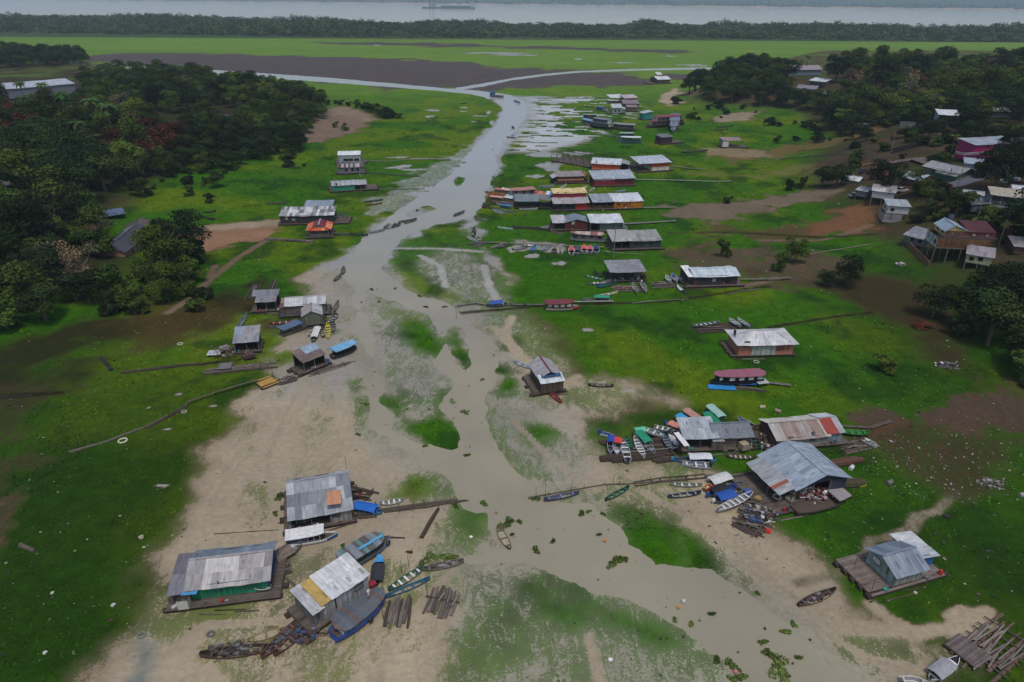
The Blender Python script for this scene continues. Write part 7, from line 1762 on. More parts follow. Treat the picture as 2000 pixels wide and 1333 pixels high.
riverboat((648,702), (697,682), 'dark boat with a bright blue white roof beside the dark open shack', rgb(52, 52, 58), roofc=rgb(120, 176, 214), cabc=rgb(36, 38, 46), beam=2.4, hh=.8, ch=1.3, t0=.15, t1=.85, wins=0, rmat='metal', flatroof=True, endround=False)

# --- middle of the right bank
riverboat((1066,606), (1130,604), 'maroon roofed riverboat with white shutters and a blue tarpaulin side', rgb(196, 190, 186), low=rgb(130, 46, 42), roofc=rgb(120, 54, 60), cabc=rgb(150, 96, 92), beam=2.6, hh=.85, ch=1.4, t0=.0, t1=.78, wins=4, curtain=rgb(196, 198, 196), flatroof=True, bowc=rgb(190, 50, 36), cat='riverboat')
canoe((950,600), (990,597), 'boat with a blue canopy and two white tanks at the end of the thin jetty', rgb(60, 70, 84), rgb(50, 56, 66), bench=1, beam=1.9, canopy=(rgb(44, 86, 160), .15, .8, 1.4), cargo=[WHITE, WHITE, GREY])
canoe((996,598), (1028,598), 'flat dark green canoe along the thin jetty', rgb(40, 70, 52), rgb(52, 72, 60), bench=3, beam=1.1)
canoe((1192,588), (1138,588), 'grey boat with a teal green canopy at the jetty end by the maroon riverboat', rgb(120, 128, 134), rgb(90, 96, 100), bench=3, beam=1.5, canopy=(rgb(36, 140, 110), .05, .6, 1.5))
canoe((1160,582), (1206,574), 'yellow and white canoe behind the teal canopied boat', rgb(190, 180, 130), rgb(170, 166, 150), bench=4, beam=1.1, benchc=WHITE)
canoe((1166,564), (1205,553), 'deep blue canoe beside the open boat shed', rgb(30, 76, 120), rgb(40, 80, 120), bench=2, beam=1.5)
canoe((1147,557), (1192,555), 'long grey canoe with white bundles next to the deep blue one', rgb(96, 104, 104), rgb(84, 90, 88), bench=3, beam=1.1, cargo=[WHITE])
canoe((1170,557), (1193,550), 'upturned pale canoe lying against the deep blue one', rgb(136, 136, 134), rgb(110, 110, 108), bench=2, beam=1.1, z=.3)
canoe((1143,541), (1178,549), 'green and white canoe before the open boat shed', rgb(90, 150, 110), rgb(80, 124, 96), bench=4, beam=1.1, benchc=WHITE)
canoe((1160,534), (1176,545), 'black rubber boat beside the green and white canoe', rgb(34, 34, 38), rgb(50, 50, 54), bench=1, beam=1.6)
canoe((1236,556), (1244,574), 'white canoe propped on the raft in front of the boat shed, the fuller one', rgb(160, 164, 168), rgb(110, 114, 118), bench=4, beam=1.3, z=.3)
canoe((1253,556), (1262,574), 'white skiff with an outboard beside the propped canoe', rgb(176, 178, 180), rgb(120, 124, 126), bench=3, beam=1.2, kind='skiff', z=.3, motor=WHITE, name='skiff', cat='skiff')
canoe((1243,536), (1246,548), 'white canoe half under the boat shed roof', rgb(170, 172, 174), rgb(130, 132, 134), bench=4, beam=1.3, z=.7)
canoe((1252,536), (1262,545), 'reddish canoe at the end of the boat shed', rgb(120, 78, 66), rgb(90, 60, 54), bench=2, beam=1.1, z=.7)
canoe((1210,540), (1217,549), 'grey skiff in the shade of the boat shed, first in line', rgb(120, 124, 130), rgb(80, 84, 90), bench=2, beam=1.3, kind='skiff', z=.7, name='skiff', cat='skiff')
canoe((1226,541), (1236,549), 'dark skiff in the shade of the boat shed, second in line', rgb(90, 94, 100), rgb(60, 64, 70), bench=2, beam=1.3, kind='skiff', z=.7, name='skiff', cat='skiff')
canoe((1301,541), (1309,554), 'white canoe on the plank staging, away from the blue hooded one', rgb(190, 196, 200), rgb(150, 156, 160), bench=4, beam=1.3, z=.7)
canoe((1312,538), (1322,553), 'white boat with a blue hood on the plank staging', rgb(186, 192, 200), rgb(150, 156, 170), bench=3, beam=1.4, z=.7, cover=(rgb(60, 86, 140), .02, .45))
canoe((1324,542), (1331,551), 'grey blue canoe on the plank staging beside the plum house', rgb(120, 130, 146), rgb(96, 106, 120), bench=3, beam=1.2, z=.7)
canoe((1340,576), (1322,562), 'dark canoe with its bow on the grass below the staging', rgb(86, 88, 94), rgb(70, 72, 78), bench=2, beam=1.1, cover=(rgb(190, 196, 200), .4, .98))
canoe((1404,632), (1352,640), 'grey green canoe with white thwarts on the dark rotten raft', rgb(110, 124, 118), rgb(84, 100, 92), bench=5, beam=1.2, z=.5, benchc=WHITE)
canoe((1424,626), (1446,640), 'white canoe on the dark rotten raft, the broader one', rgb(176, 182, 184), rgb(150, 158, 160), bench=4, beam=1.4, z=.6)
canoe((1440,625), (1464,641), 'white canoe on the dark rotten raft, the slimmer one', rgb(176, 182, 184), rgb(150, 158, 160), bench=4, beam=1.1, z=.6)
riverboat((1488,747), (1388,752), 'black hulled riverboat with a long mauve pink roof on the meadow', rgb(32, 34, 42), roofc=rgb(150, 90, 108), cabc=rgb(46, 48, 60), beam=2.7, hh=1.0, ch=1.5, t0=.02, t1=.92, wins=5, curtain=rgb(190, 196, 196), flatroof=True, cat='riverboat')
tarp(1410, 757, .25, 5.0, 1.6, rgb(40, 130, 200), -.1, 'sky blue tarpaulin spread on the grass beside the black hulled riverboat')
tarp(1487, 744, .9, 2.2, 2.2, rgb(176, 182, 186), .2, 'silver sheet draped over the end of the black hulled riverboat')
tarp(1460, 750, .5, 3.4, .8, rgb(30, 96, 180), .03, 'strip of royal blue sheet along the black hulled riverboat')
riverboat((1184,474), (1113,470), 'white riverboat with a streaked rusty roof and a royal blue curtain', rgb(170, 168, 166), low=rgb(60, 60, 64), roofc=rgb(150, 110, 98), roofpal=[rgb(150, 96, 84), rgb(190, 176, 170), rgb(140, 88, 76), rgb(176, 150, 140)], cabc=rgb(196, 194, 194), beam=3.0, hh=1.0, ch=1.8, t0=.08, t1=.95, wins=4, cat='riverboat')
# moored row along the thin walkway
RW_ = [((1083,489),(1083,497),'brown open skiff, first of the row under the rusty roofed riverboat',rgb(110,106,92),None,None),
 ((1093,484),(1094,498),'white skiff in the row under the rusty roofed riverboat',rgb(206,208,208),None,DARK),
 ((1116,484),(1116,500),'skiff with a red cover and cream stern in the row',rgb(206,206,206),rgb(190,80,84),DARK),
 ((1128,484),(1128,500),'skiff with a charcoal cover in the row',rgb(110,118,122),rgb(70,78,86),SLV),
 ((1141,482),(1141,496),'skiff with a coral red cover, the brightest in the row',rgb(206,206,206),rgb(206,86,90),DARK),
 ((1152,483),(1152,497),'skiff with a dull pink cover next to the navy one',rgb(180,180,184),rgb(190,92,100),DARK),
 ((1164,482),(1165,497),'skiff with a navy cover, last of the row',rgb(150,160,170),rgb(34,60,106),None)]
for S_, B_, lb, hc, cv, mo in RW_:
    canoe(B_, S_, lb, hc, tuple(v * .6 for v in hc), bench=2, kind='skiff', beam=1.75, hh=.7, cover=(cv, .35, .97) if cv else None, motor=mo, name='skiff', cat='skiff')
canoe((1036,494), (1045,484), 'sky blue canoe leaning on the thin walkway', rgb(60, 110, 160), rgb(70, 130, 180), bench=3, beam=1.4)
canoe((1054,493), (1052,483), 'pale green canoe meeting a grey one in a V', rgb(130, 160, 140), rgb(140, 170, 150), bench=2, beam=1.4)
canoe((1058,493), (1076,482), 'grey blue canoe forming the V with the pale green one', rgb(110, 124, 130), rgb(120, 136, 140), bench=3, beam=1.3)
canoe((1000,490), (1030,484), 'grey boat with a patched grey hood by the walkway', rgb(110, 116, 108), rgb(90, 96, 92), bench=1, beam=1.8, cover=(rgb(110, 118, 116), .05, .6))
canoe((1020,482), (1046,482), 'boat heaped with white bags on the walkway', rgb(130, 134, 130), rgb(110, 114, 110), bench=0, beam=1.6, cargo=[WHITE, WHITE, GREY])
canoe((958,487), (984,478), 'white canoe on the mud at the walkway end', rgb(150, 150, 146), rgb(120, 120, 116), bench=3, beam=1.2)
canoe((972,487), (994,479), 'brown canoe touching the white one on the mud', rgb(76, 70, 66), rgb(96, 90, 86), bench=3, beam=1.2)
canoe((912,479), (944,477), 'flat grey canoe tip at the walkway end', rgb(96, 96, 98), rgb(84, 84, 86), bench=2, beam=1.3)
canoe((924,484), (952,476), 'grey canoe with pale ribs at the walkway end', rgb(110, 110, 112), rgb(96, 96, 98), bench=4, beam=1.3)
canoe((933,474), (913,466), 'white canoe nosed into the pale creek mud', rgb(190, 194, 198), rgb(150, 154, 160), bench=4, beam=1.3)
canoe((938,472), (932,464), 'small white skiff beside the nosed in canoe', rgb(190, 190, 190), rgb(130, 130, 132), bench=2, beam=1.3, kind='skiff', name='skiff', cat='skiff')
canoe((925,465), (926,448), 'dark loaded canoe standing off the walkway end', rgb(70, 74, 74), rgb(60, 64, 66), bench=2, beam=1.5, cargo=[DARK, GREY, DGREEN])
canoe((1080,444), (1056,448), 'white boat with an open cockpit under the maroon hut roof', rgb(186, 190, 196), rgb(120, 124, 130), bench=2, beam=1.8, kind='skiff', name='skiff', cat='skiff')
canoe((1098,460), (1076,453), 'pale canoe with brown junk before the maroon hut', rgb(150, 152, 150), rgb(90, 66, 60), bench=1, beam=1.3, cargo=[WOODD, MAROON])
canoe((1225,451), (1214,440), 'white canoe leaning on the bright white shelter', rgb(196, 200, 200), rgb(140, 146, 146), bench=3, beam=1.2)
canoe((1177,413), (1181,403), 'white canoe hauled out before the orange house', rgb(190, 192, 194), rgb(150, 152, 156), bench=3, beam=1.3)
canoe((1014,411), (1050,410), 'long white canoe in front of the slate dock shelter', rgb(176, 180, 180), rgb(140, 146, 146), bench=2, beam=1.1)
canoe((1016,407), (1038,406), 'small mauve canoe behind the long white one', rgb(120, 108, 114), rgb(90, 80, 86), bench=1, beam=1.2)
canoe((972,446), (1002,450), 'pale blue canoe at the end of the dark reed line', rgb(170, 190, 190), rgb(150, 176, 176), bench=4, beam=1.1)
# fan of boats at the slate dock: listed from the point backwards
FAN = [((1000,385),(948,377),rgb(110,100,96),None,'grey canoe on the outer rim of the boat fan'),
 ((1000,388),(952,381),rgb(196,120,50),None,'orange canoe in the boat fan, the outermost'),
 ((1001,390),(954,385),rgb(206,134,56),None,'orange canoe with pale thwarts in the boat fan'),
 ((1002,384),(958,378),rgb(200,124,60),None,'orange canoe between two orange ones in the boat fan'),
 ((1002,387),(972,380),rgb(186,110,56),None,'rust orange canoe tucked inside the boat fan'),
 ((1004,381),(966,374),rgb(150,150,150),(rgb(190,100,96),.3,.95),'boat with a pinkish red canopy in the boat fan'),
 ((1006,380),(980,374),rgb(170,170,170),(rgb(214,214,216),.2,.95),'boat with a white canopy near the pink roofed cabin'),
 ((1004,392),(974,386),rgb(70,110,90),None,'green canoe in the boat fan'),
 ((1006,391),(982,387),rgb(150,176,170),(rgb(150,190,180),.1,.7),'boat with a pale mint canopy in the boat fan'),
 ((1004,395),(954,389),rgb(120,80,80),(rgb(206,160,160),.4,.9),'boat with a pale pink canopy low in the boat fan'),
 ((1005,399),(956,395),rgb(150,70,66),None,'dull red canoe low in the boat fan'),
 ((1005,394),(984,391),rgb(150,150,154),(rgb(206,208,212),.1,.95),'boat with a crisp white canopy low in the boat fan'),
 ((1006,401),(962,397),rgb(90,100,130),None,'blue grey canoe low in the boat fan'),
 ((1006,404),(970,401),rgb(170,160,160),None,'whitish canoe at the lower rim of the boat fan'),
 ((1004,398),(976,397),rgb(130,140,150),None,'silver canoe amid the lower boat fan'),
 ((1000,409),(976,406),rgb(50,100,150),(rgb(50,110,170),.1,.9),'boat with a steel blue canopy below the boat fan'),
 ((985,402),(960,399),rgb(90,70,80),None,'plum canoe inside the lower boat fan'),
 ((1008,417),(966,411),rgb(110,124,120),None,'long grey green canoe below the boat fan, the one nearer land'),
 ((990,419),(962,412),rgb(150,160,156),None,'pale canoe below the boat fan'),
 ((982,420),(964,414),rgb(170,176,170),None,'second pale canoe below the boat fan, half on grass'),
 ((975,410),(941,406),rgb(70,62,62),None,'long brown canoe aground at the creek edge below the fan'),
 ((955,404),(943,400),rgb(86,84,90),None,'short dark canoe afloat just below the fan')]
for S_, B_, hc, cp, lb in FAN:
    canoe(S_, B_, lb, hc, tuple(v * .7 for v in hc), bench=3, beam=1.35, canopy=(cp[0], cp[1], cp[2], 1.5) if cp else None, group='boats fanned out at the dock')
riverboat((1044,382), (990,386), 'white cabin boat with a salmon pink roof at the dock', rgb(170, 180, 186), roofc=rgb(176, 124, 118), cabc=rgb(196, 204, 208), beam=4.2, hh=1.0, ch=2.0, t0=.05, t1=.85, wins=3, flatroof=True, endround=False, cat='riverboat')
for k, (px, py, c, lb) in enumerate([(1046,384,rgb(176,70,76),'boat with a crimson canopy beside the salmon roofed cabin boat'),(1053,385,rgb(190,120,90),'boat with a tan canopy by the crimson one'),(1060,387,rgb(150,110,90),'boat with a brown canopy by the tan one'),(1068,385,rgb(200,206,210),'boat with a white canopy next to the two storey house'),(1075,386,rgb(60,130,190),'boat with a light blue canopy next to the two storey house'),(1010,391,rgb(200,60,60),'skiff with a scarlet canopy under the salmon roofed cabin boat')]):
    canoe((px, py + 3), (px + 4, py - 5), lb, rgb(150,150,152), rgb(80,80,86), bench=0, beam=1.7, kind='skiff', canopy=(c, .05, .95, 1.4), name='skiff', cat='skiff')
for S_, B_, hc, lb in [((1052,366),(1082,364),rgb(150,156,156),'pale long canoe before the red brown hall'),((1058,369),(1084,366),rgb(130,136,134),'second pale canoe before the red brown hall'),((1092,371),(1106,363),rgb(186,180,178),'white canoe at a slant before the red brown hall'),((1125,372),(1147,367),rgb(196,206,214),'white and blue boat below the maroon restaurant'),((1152,377),(1160,370),rgb(196,196,196),'white skiff behind the orange board house'),((1200,376),(1222,374),rgb(150,170,176),'pale blue canoe behind the orange board house'),((1206,268),(1180,266),rgb(90,130,126),'green canoe behind the white canopied riverboat')]:
    canoe(S_, B_, lb, hc, tuple(v * .7 for v in hc), bench=2, beam=1.4)
# riverboats further up
riverboat((1252,280), (1208,279), 'pale blue riverboat with a clean white canopy roof', rgb(90, 130, 150), roofc=rgb(214, 222, 226), cabc=rgb(60, 96, 116), beam=3.6, hh=1.3, ch=1.9, t0=.05, t1=.88, wins=0, openside=True, cat='riverboat')
riverboat((1238,270), (1204,270), 'turquoise and white boat behind the white canopied riverboat', rgb(110, 140, 140), roofc=rgb(150, 176, 172), cabc=rgb(110, 120, 120), beam=3.2, hh=1.0, ch=1.8, t0=.05, t1=.8, wins=3, flatroof=True)
riverboat((1194,254), (1152,248), 'black hulled double decked riverboat with white cabins', rgb(40, 44, 52), roofc=rgb(120, 128, 136), cabc=rgb(200, 206, 210), beam=5, hh=1.6, ch=1.9, t0=.05, t1=.9, wins=7, decks=2, cat='riverboat')
riverboat((1240,256), (1196,253), 'beige houseboat with a row of dark windows behind the double decked one', rgb(96, 90, 90), roofc=rgb(150, 146, 144), cabc=rgb(176, 168, 160), beam=4.5, hh=1.2, ch=2.3, t0=.05, t1=.95, wins=7, flatroof=True, endround=False)
riverboat((1158,248), (1138,243), 'white boat with a pale blue roof at the muddy tip of the boats', rgb(150, 130, 120), roofc=rgb(120, 156, 190), cabc=rgb(190, 196, 200), beam=4, hh=1.2, ch=2.2, t0=.05, t1=.95, wins=3)
riverboat((1332,244), (1262,251), 'large riverboat with a deep red roof and pale upper deck', rgb(74, 64, 66), roofc=rgb(124, 54, 64), cabc=rgb(176, 170, 168), beam=6.5, hh=1.8, ch=2.0, t0=.05, t1=.9, wins=8, decks=2, cat='riverboat')
riverboat((1318,238), (1314,262), 'tall grey white riverboat seen end on against the red roofed one', rgb(110, 118, 126), low=DARK, roofc=rgb(110, 124, 140), cabc=rgb(176, 184, 190), beam=5.5, hh=1.6, ch=1.9, t0=.05, t1=.9, wins=5, decks=2, cat='riverboat')
riverboat((1164,233), (1138,233), 'small pale houseboat alone at the edge of the wet streaks', rgb(90, 94, 94), roofc=rgb(150, 156, 152), cabc=rgb(150, 150, 148), beam=3.5, hh=1.0, ch=1.9, t0=.0, t1=.95, wins=2, flatroof=True, endround=False)
riverboat((1186,219), (1164,216), 'blue and white boat beside the far pale green house', rgb(150, 160, 170), roofc=rgb(90, 130, 180), cabc=rgb(120, 140, 160), beam=3.5, hh=1.0, ch=1.8, t0=.3, t1=.95, wins=0)
for S_, B_, lb in [((1190,217),(1166,213),'dark canoe behind the far blue and white boat'),((1160,211),(1143,209),'dark canoe on the far wet streaks, the outer one'),((1192,211),(1166,209),'dark canoe on the far wet streaks, the inner one'),((1382,295),(1332,299),'old dark barge hull lying on the grass'),((1432,247),(1400,250),'dark plank hull on the bank below the sandy point'),((1420,254),(1398,255),'shorter dark hull below the one under the point')]:
    canoe(S_, B_, lb, rgb(70, 66, 66), rgb(60, 56, 56), bench=2, beam=2.2)
# boats in the creek further up
for S_, B_, lb, hc in [((886,424),(907,415),'dark canoe pair member at the creek bend, the hindmost',rgb(84,96,104)),((888,421),(900,417),'canoe with a green load at the creek bend',rgb(100,112,110)),
  ((722,457),(752,450),'white benched canoe heading the line at the creek mouth',rgb(130,134,136)),((750,448),(760,441),'grey canoe second in the line along the bank',rgb(90,92,94)),((757,449),(765,441),'white canoe third in the line along the bank',rgb(170,172,174)),((767,446),(772,440),'dark canoe fourth in the line along the bank',rgb(80,78,80)),((775,444),(782,436),'dark canoe fifth in the line along the bank',rgb(90,86,84)),((784,435),(812,430),'long dark canoe at the head of the line along the bank',rgb(66,64,66)),((790,438),(814,430),'grey canoe overlapping the long dark one',rgb(104,106,108)),
  ((652,458),(684,460),'grey canoe between the red pavilion and the creek',rgb(86,92,90)),((684,459),(719,461),'dark green canoe between the red pavilion and the creek',rgb(44,66,58)),
  ((1000,248),(1004,252),'canoe crossing the upper creek, the nearer one',rgb(60,60,64)),((712,396),(748,392),'dark canoe on the western mudflat',rgb(70,72,72)),((714,403),(746,399),'canoe with orange cargo on the western mudflat',rgb(110,80,60)),((550,328),(588,330),'old brown boat wreck on the western meadow',rgb(76,60,56)),((520,400),(560,398),'flat old canoe on the western meadow',rgb(90,84,70)),((396,417),(422,414),'dark canoe stranded in the grass beyond the dark bush',rgb(56,54,52)),((390,424),(420,431),'narrow dark canoe stranded on the path',rgb(60,54,50)),((900,204),(912,202),'canoe on the far reach of the creek',rgb(60,60,62))]:
    canoe(S_, B_, lb, hc, tuple(v * .8 for v in hc), bench=3, beam=1.3)
canoe((704,346), (708,337), 'white canoe upended against the striped roof cabin', rgb(190, 192, 194), rgb(150, 150, 152), bench=1, beam=1.3)
canoe((684,337), (706,336), 'pale blue grey canoe along the striped roof cabin wall', rgb(140, 150, 160), rgb(110, 120, 130), bench=1, beam=1.2, z=.4)
canoe((1008,271), (990,269), 'orange and blue ferry canoe in the upper creek', rgb(190, 90, 60), rgb(60, 90, 140), bench=3, beam=1.8, canopy=(rgb(40, 90, 150), .1, .5, 1.5))
canoe((1016,202), (1004,198), 'pale blue boat at the bend of the upper creek', rgb(120, 150, 160), rgb(80, 100, 110), bench=2, beam=2.2, canopy=(rgb(130, 160, 170), .2, .7, 1.6))
riverboat((982,191), (957,188), 'crowded ferry with a blue wheelhouse in the far creek', rgb(110, 104, 100), roofc=rgb(60, 120, 180), cabc=rgb(70, 120, 170), beam=4.5, hh=1.2, ch=2.0, t0=.72, t1=.95, wins=1, flatroof=True, name='ferry', cat='ferry')
# far river traffic
def ship(A, B, label, beam, h, cols, blocks, name, cat):
    a, b = flat(*A), flat(*B); L = math.hypot(b[0] - a[0], b[1] - a[1]); rz = math.atan2(b[1] - a[1], b[0] - a[0])
    r = empty(name, (a[0], a[1], 0), rz); tag(r, label, cat)
    mb = MB(); P0 = [(0, -beam / 2), (L * .96, -beam / 2), (L, 0), (L * .96, beam / 2), (0, beam / 2)]
    for i in range(5):
        j = (i + 1) % 5; mb.poly([(*P0[i], -.5), (*P0[j], -.5), (*P0[j], h), (*P0[i], h)], cols[0], 'paint')
    mb.poly([(*p, h) for p in P0], cols[1], 'paint'); mb.build('hull', r)
    for (x0, x1, z0, z1, w, c, nm) in blocks:
        q = MB(); q.box(L * x0, L * x1, -beam * w / 2, beam * w / 2, h + z0, h + z1, c, 'paint'); q.build(nm, r)
ship((826,17), (928,18), 'long low barge train with a pusher tug on the wide river', 26, 7, [rgb(70, 74, 82), rgb(90, 88, 90)], [(.12, .14, 0, 40, .1, rgb(70, 74, 80), 'mast'), (.19, .21, 0, 44, .1, rgb(70, 74, 80), 'mast'), (.17, .24, 0, 20, .7, rgb(120, 126, 134), 'wheelhouse'), (.36, .90, 0, 5, .8, rgb(60, 58, 62), 'cargo_hold'), (.92, .98, 0, 22, .7, rgb(150, 156, 160), 'wheelhouse')], 'barge_train', 'barge')
ship((1736,12.5), (1775,13), 'white passenger ferry by the far shore of the wide river', 30, 14, [rgb(216, 220, 224), rgb(206, 210, 214)], [(.05, .95, 0, 12, .8, rgb(214, 218, 222), 'cabin'), (.8, .84, 12, 24, .2, rgb(190, 190, 196), 'funnel')], 'ferry', 'ferry')
# ================================================================ RAFTS, WALKWAYS, POLES, ODDS
lograft((772,1228), (784,1166), 3.0, 8, 'loose raft of rotting logs, the one closer to the green canoe', cross=0, planks=2, pale=.8)
lograft((852,1206), (874,1150), 3.6, 8, 'loose raft of rotting logs with one pale plank laid across', cross=1, planks=3, pale=.6)
lograft((746,1000), (915,976), 1.1, 4, 'long jetty of tied logs running out from the patchwork roof shack', name='log_jetty', cat='jetty', cross=5, r=.17, pale=.4)
lograft((824,1050), (858,992), .5, 1, 'single dark log lying slantwise beside the log jetty', name='log', cat='log', cross=0, r=.3, pale=0)
lograft((702,1048), (788,1050), .3, 1, 'thin log floating behind the grey blue riverboat', name='log', cat='log', cross=0, r=.16, pale=0)
lograft((692,1004), (742,998), 2.6, 5, 'bamboo raft beside the patchwork roof shack under the blue canopied boat', cross=2, planks=4, pale=.2)
lograft((676,960), (732,972), 2.2, 5, 'raft of dark planks behind the patchwork roof shack', cross=2, planks=5, pale=.3)
lograft((548,1112), (570,1106), 2.6, 5, 'broken log ends at the green walled houseboat corner', cross=0, planks=5, pale=.5)
lograft((545,1020), (560,1022), .6, 2, 'driftwood snag at the wall of the patchwork roof shack', cross=0, r=.15, name='driftwood', cat='driftwood')
lograft((1172,903), (1322,888), 1.3, 2, 'massive dark log along the muddy edge of the boat mooring', cross=0, r=.62, pale=0, name='log_raft')
lograft((1182,886), (1330,872), 4.6, 7, 'deck of heavy dark logs under the moored boat row', cross=3, planks=4, r=.36, pale=.1)
lograft((1172,868), (1210,866), 1.2, 2, 'stub of dark log beneath the blue canopied skiff', cross=0, r=.5, pale=0)
lograft((1276,905), (1320,898), .9, 2, 'short dark log float below the moored boat row', cross=1, r=.3, pale=0)
lograft((1436,1010), (1500,1040), 4.4, 9, 'raft of broken brown beams heaped with rubbish below the warehouse deck', cross=3, planks=14, pale=.35)
lograft((1444,990), (1500,1010), 3.4, 6, 'second raft of dark beams against the warehouse deck', cross=2, planks=12, pale=.5)
lograft((1348,645), (1472,640), 4.4, 7, 'dark rotten raft on the meadow carrying three canoes', cross=5, planks=3, pale=.05)
lograft((1270,560), (1330,556), 3.6, 5, 'plank staging of grey beams leading to the plum house', name='staging', cat='staging', cross=5, planks=8, pale=.8)
lograft((1194,566), (1264,566), 3.4, 6, 'brown log float in front of the open boat shed', cross=3, planks=6, pale=.4)
lograft((1500,765), (1418,757), .9, 3, 'narrow plank float beside the black hulled riverboat', cross=0, planks=2, pale=.8, r=.15)
lograft((486,588), (506,552), 2.4, 5, 'dark log pair on the grass behind the stilted shack, the one with a crossed pole', cross=1, planks=3, pale=.1)
lograft((524,584), (536,548), 2.2, 4, 'dark upright stack of logs behind the silvery shack', cross=0, planks=1, pale=.1)
lograft((402,728), (538,714), 2.6, 6, 'long float of dark beams with a grey board patch', cross=6, planks=5, pale=.4)
lograft((540,750), (584,738), 2.2, 5, 'small railed plank float next to the yellow platform', cross=4, planks=6, pale=.5)
lograft((600,736), (690,708), 1.1, 3, 'low log line under the dark open shack', cross=2, r=.2, pale=.3)
lograft((516,468), (612,474), 1.8, 4, 'long dark beam frame on the sand by the red pavilion', cross=3, planks=5, pale=.6)
lograft((1640,880), (1692,868), 3.0, 5, 'driftwood logs under the bright green canoe', cross=1, planks=5, pale=.4)
lograft((1612,912), (1678,900), 1.2, 2, 'thick reddish brown log between the shack and the warehouse', cross=0, r=.6, pale=0, col=rgb(92, 64, 48))
lograft((1640,948), (1686,944), 1.4, 2, 'grass covered mossy log behind the warehouse wall', cross=0, r=.65, pale=0, col=rgb(72, 66, 40))
lograft((1890,1310), (1990,1225), 5.0, 6, 'collapsed brown deck cut by the picture edge', name='ruined_deck', cat='deck', cross=6, planks=22, pale=.3, col=rgb(86, 62, 46))
house((1905,1312), (1935,1290), 3.6, 'grey board panel fallen at the end of the collapsed brown deck', [], name='fallen_deck', cat='deck', FZ=.55, logs=0, deck=rgb(110, 98, 96))
house((516,763), (546,751), 3.4, 'bright yellow board platform at the end of the beam path', [], name='platform', cat='platform', FZ=.5, logs=2, deck=rgb(196, 156, 72))
house((426,728), (452,726), 2.4, 'patch of grey boards nailed on the long beam float', [], name='deck_patch', cat='deck', FZ=.75, logs=0, deck=rgb(120, 118, 122))
# frames
def frame(A, B, depth, h, nx, ny, label, name='post_frame', cat='frame', col=WOODD, deck=True, rz0=0):
    a, b = at(*A), at(*B); L = math.hypot(b.x - a.x, b.y - a.y); rz = math.atan2(b.y - a.y, b.x - a.x)
    r = empty(name, a, rz); tag(r, label, cat)
    for i in range(nx + 1):
        for j in range(ny + 1):
            p = MB(); x, y = L * i / nx, depth * j / ny; p.bar((x, y, 0), (x + random.uniform(-.1, .1), y, h + random.uniform(-.2, .2)), .12, .12, jit(col, .2)); p.build('post', r)
    for j in range(ny + 1):
        p = MB(); p.bar((0, depth * j / ny, h), (L, depth * j / ny, h), .1, .14, jit(col, .2)); p.build('beam', r)
    for i in range(nx + 1):
        p = MB(); p.bar((L * i / nx, 0, h + .12), (L * i / nx, depth, h + .12), .1, .1, jit(col, .2)); p.build('beam', r)
    if deck:
        raft(r, 0, L, 0, depth, .6, 4, rgb(96, 84, 80))
        q = MB()
        for k in range(70):
            x, y = random.uniform(0, L), random.uniform(0, depth); q.bar((x, y, .7), (x + random.uniform(-1.6, 1.6), y + random.uniform(-1, 1), .75), .16, .08, jit(random.choice([WOODD, WOODG, LOGD]), .3))
        q.build('scrap_timber', r)
frame((1076,316), (1152,330), 12, 3.4, 6, 3, 'bare post frame over a deck of tumbled timber beside the orange gabled house')
frame((1212,330), (1256,332), 10, 2.6, 4, 2, 'lower bare frame between the two orange houses')
frame((1642,318), (1732,318), 9, 4.2, 7, 3, 'skeleton of an unfinished wooden house above the grassy slope', 'house_frame', 'house frame', rgb(110, 108, 112), False)
frame((436,706), (472,698), 3.2, .9, 3, 1, 'low frame of grey poles beside the white painted sign board', deck=False)
frame((655,438), (680,436), 4.2, 2.4, 3, 2, 'open pole frame at the end of the very long plank house', deck=False, col=rgb(96, 96, 104))
# sign board, illegible dark marks
r = empty('sign_board', at(404,700) + Vector((0, 0, .6)), .12); tag(r, 'white board with rows of dark blue marks lying beside the salvage heap', 'sign')
q = MB(); q.box(0, 2.6, 0, 2.1, 0, .05, rgb(190, 196, 204), 'paint'); q.build('panel', r)
q = MB()
for j in range(3):
    for k in range(6):
        x0 = .35 + k * .33; q.box(x0, x0 + random.uniform(.12, .25), .5 + j * .4, .5 + j * .4 + random.uniform(.12, .25), .052, .056, rgb(50, 60, 90), 'paint')
q.build('marking', r)
# walkways
gangway([(135,885),(205,865),(285,835),(355,802),(365,790)], 'crooked beam path winding over the grass to the yellow platform', .5, kind='log', z=.3, posts=False, col=rgb(96, 90, 82))
gangway([(365,792),(430,770),(505,748)], 'raised plank path ending at the yellow platform', .45, z=.7, col=rgb(104, 92, 80))
gangway([(285,838),(330,815),(365,795)], 'thick dark log under the crooked beam path', .7, kind='log', z=.3, posts=False, col=LOGD, name='log', cat='log')
gangway([(240,730),(300,722),(345,716),(400,712)], 'dark ribbed log path leading to the beam float', .6, kind='log', z=.35, posts=True, col=rgb(60, 50, 46))
gangway([(218,725),(212,716),(198,700)], 'black tree trunk lying by itself on the meadow', .9, kind='log', z=.3, posts=False, col=rgb(34, 32, 30), name='log', cat='log')
gangway([(1042,972),(1100,962),(1180,948),(1240,946),(1300,940),(1380,934)], 'line of tied poles across midstream', .22, kind='log', z=.35, col=rgb(92, 80, 70))
gangway([(1240,948),(1290,940),(1340,936),(1378,932)], 'ladder of poles floating beside the grey green canoe', .9, kind='ladder', z=.25, col=rgb(80, 70, 62), posts=False)
gangway([(1378,934),(1440,934),(1460,938)], 'plank bridge from the poles to the warehouse raft', .5, z=.6)
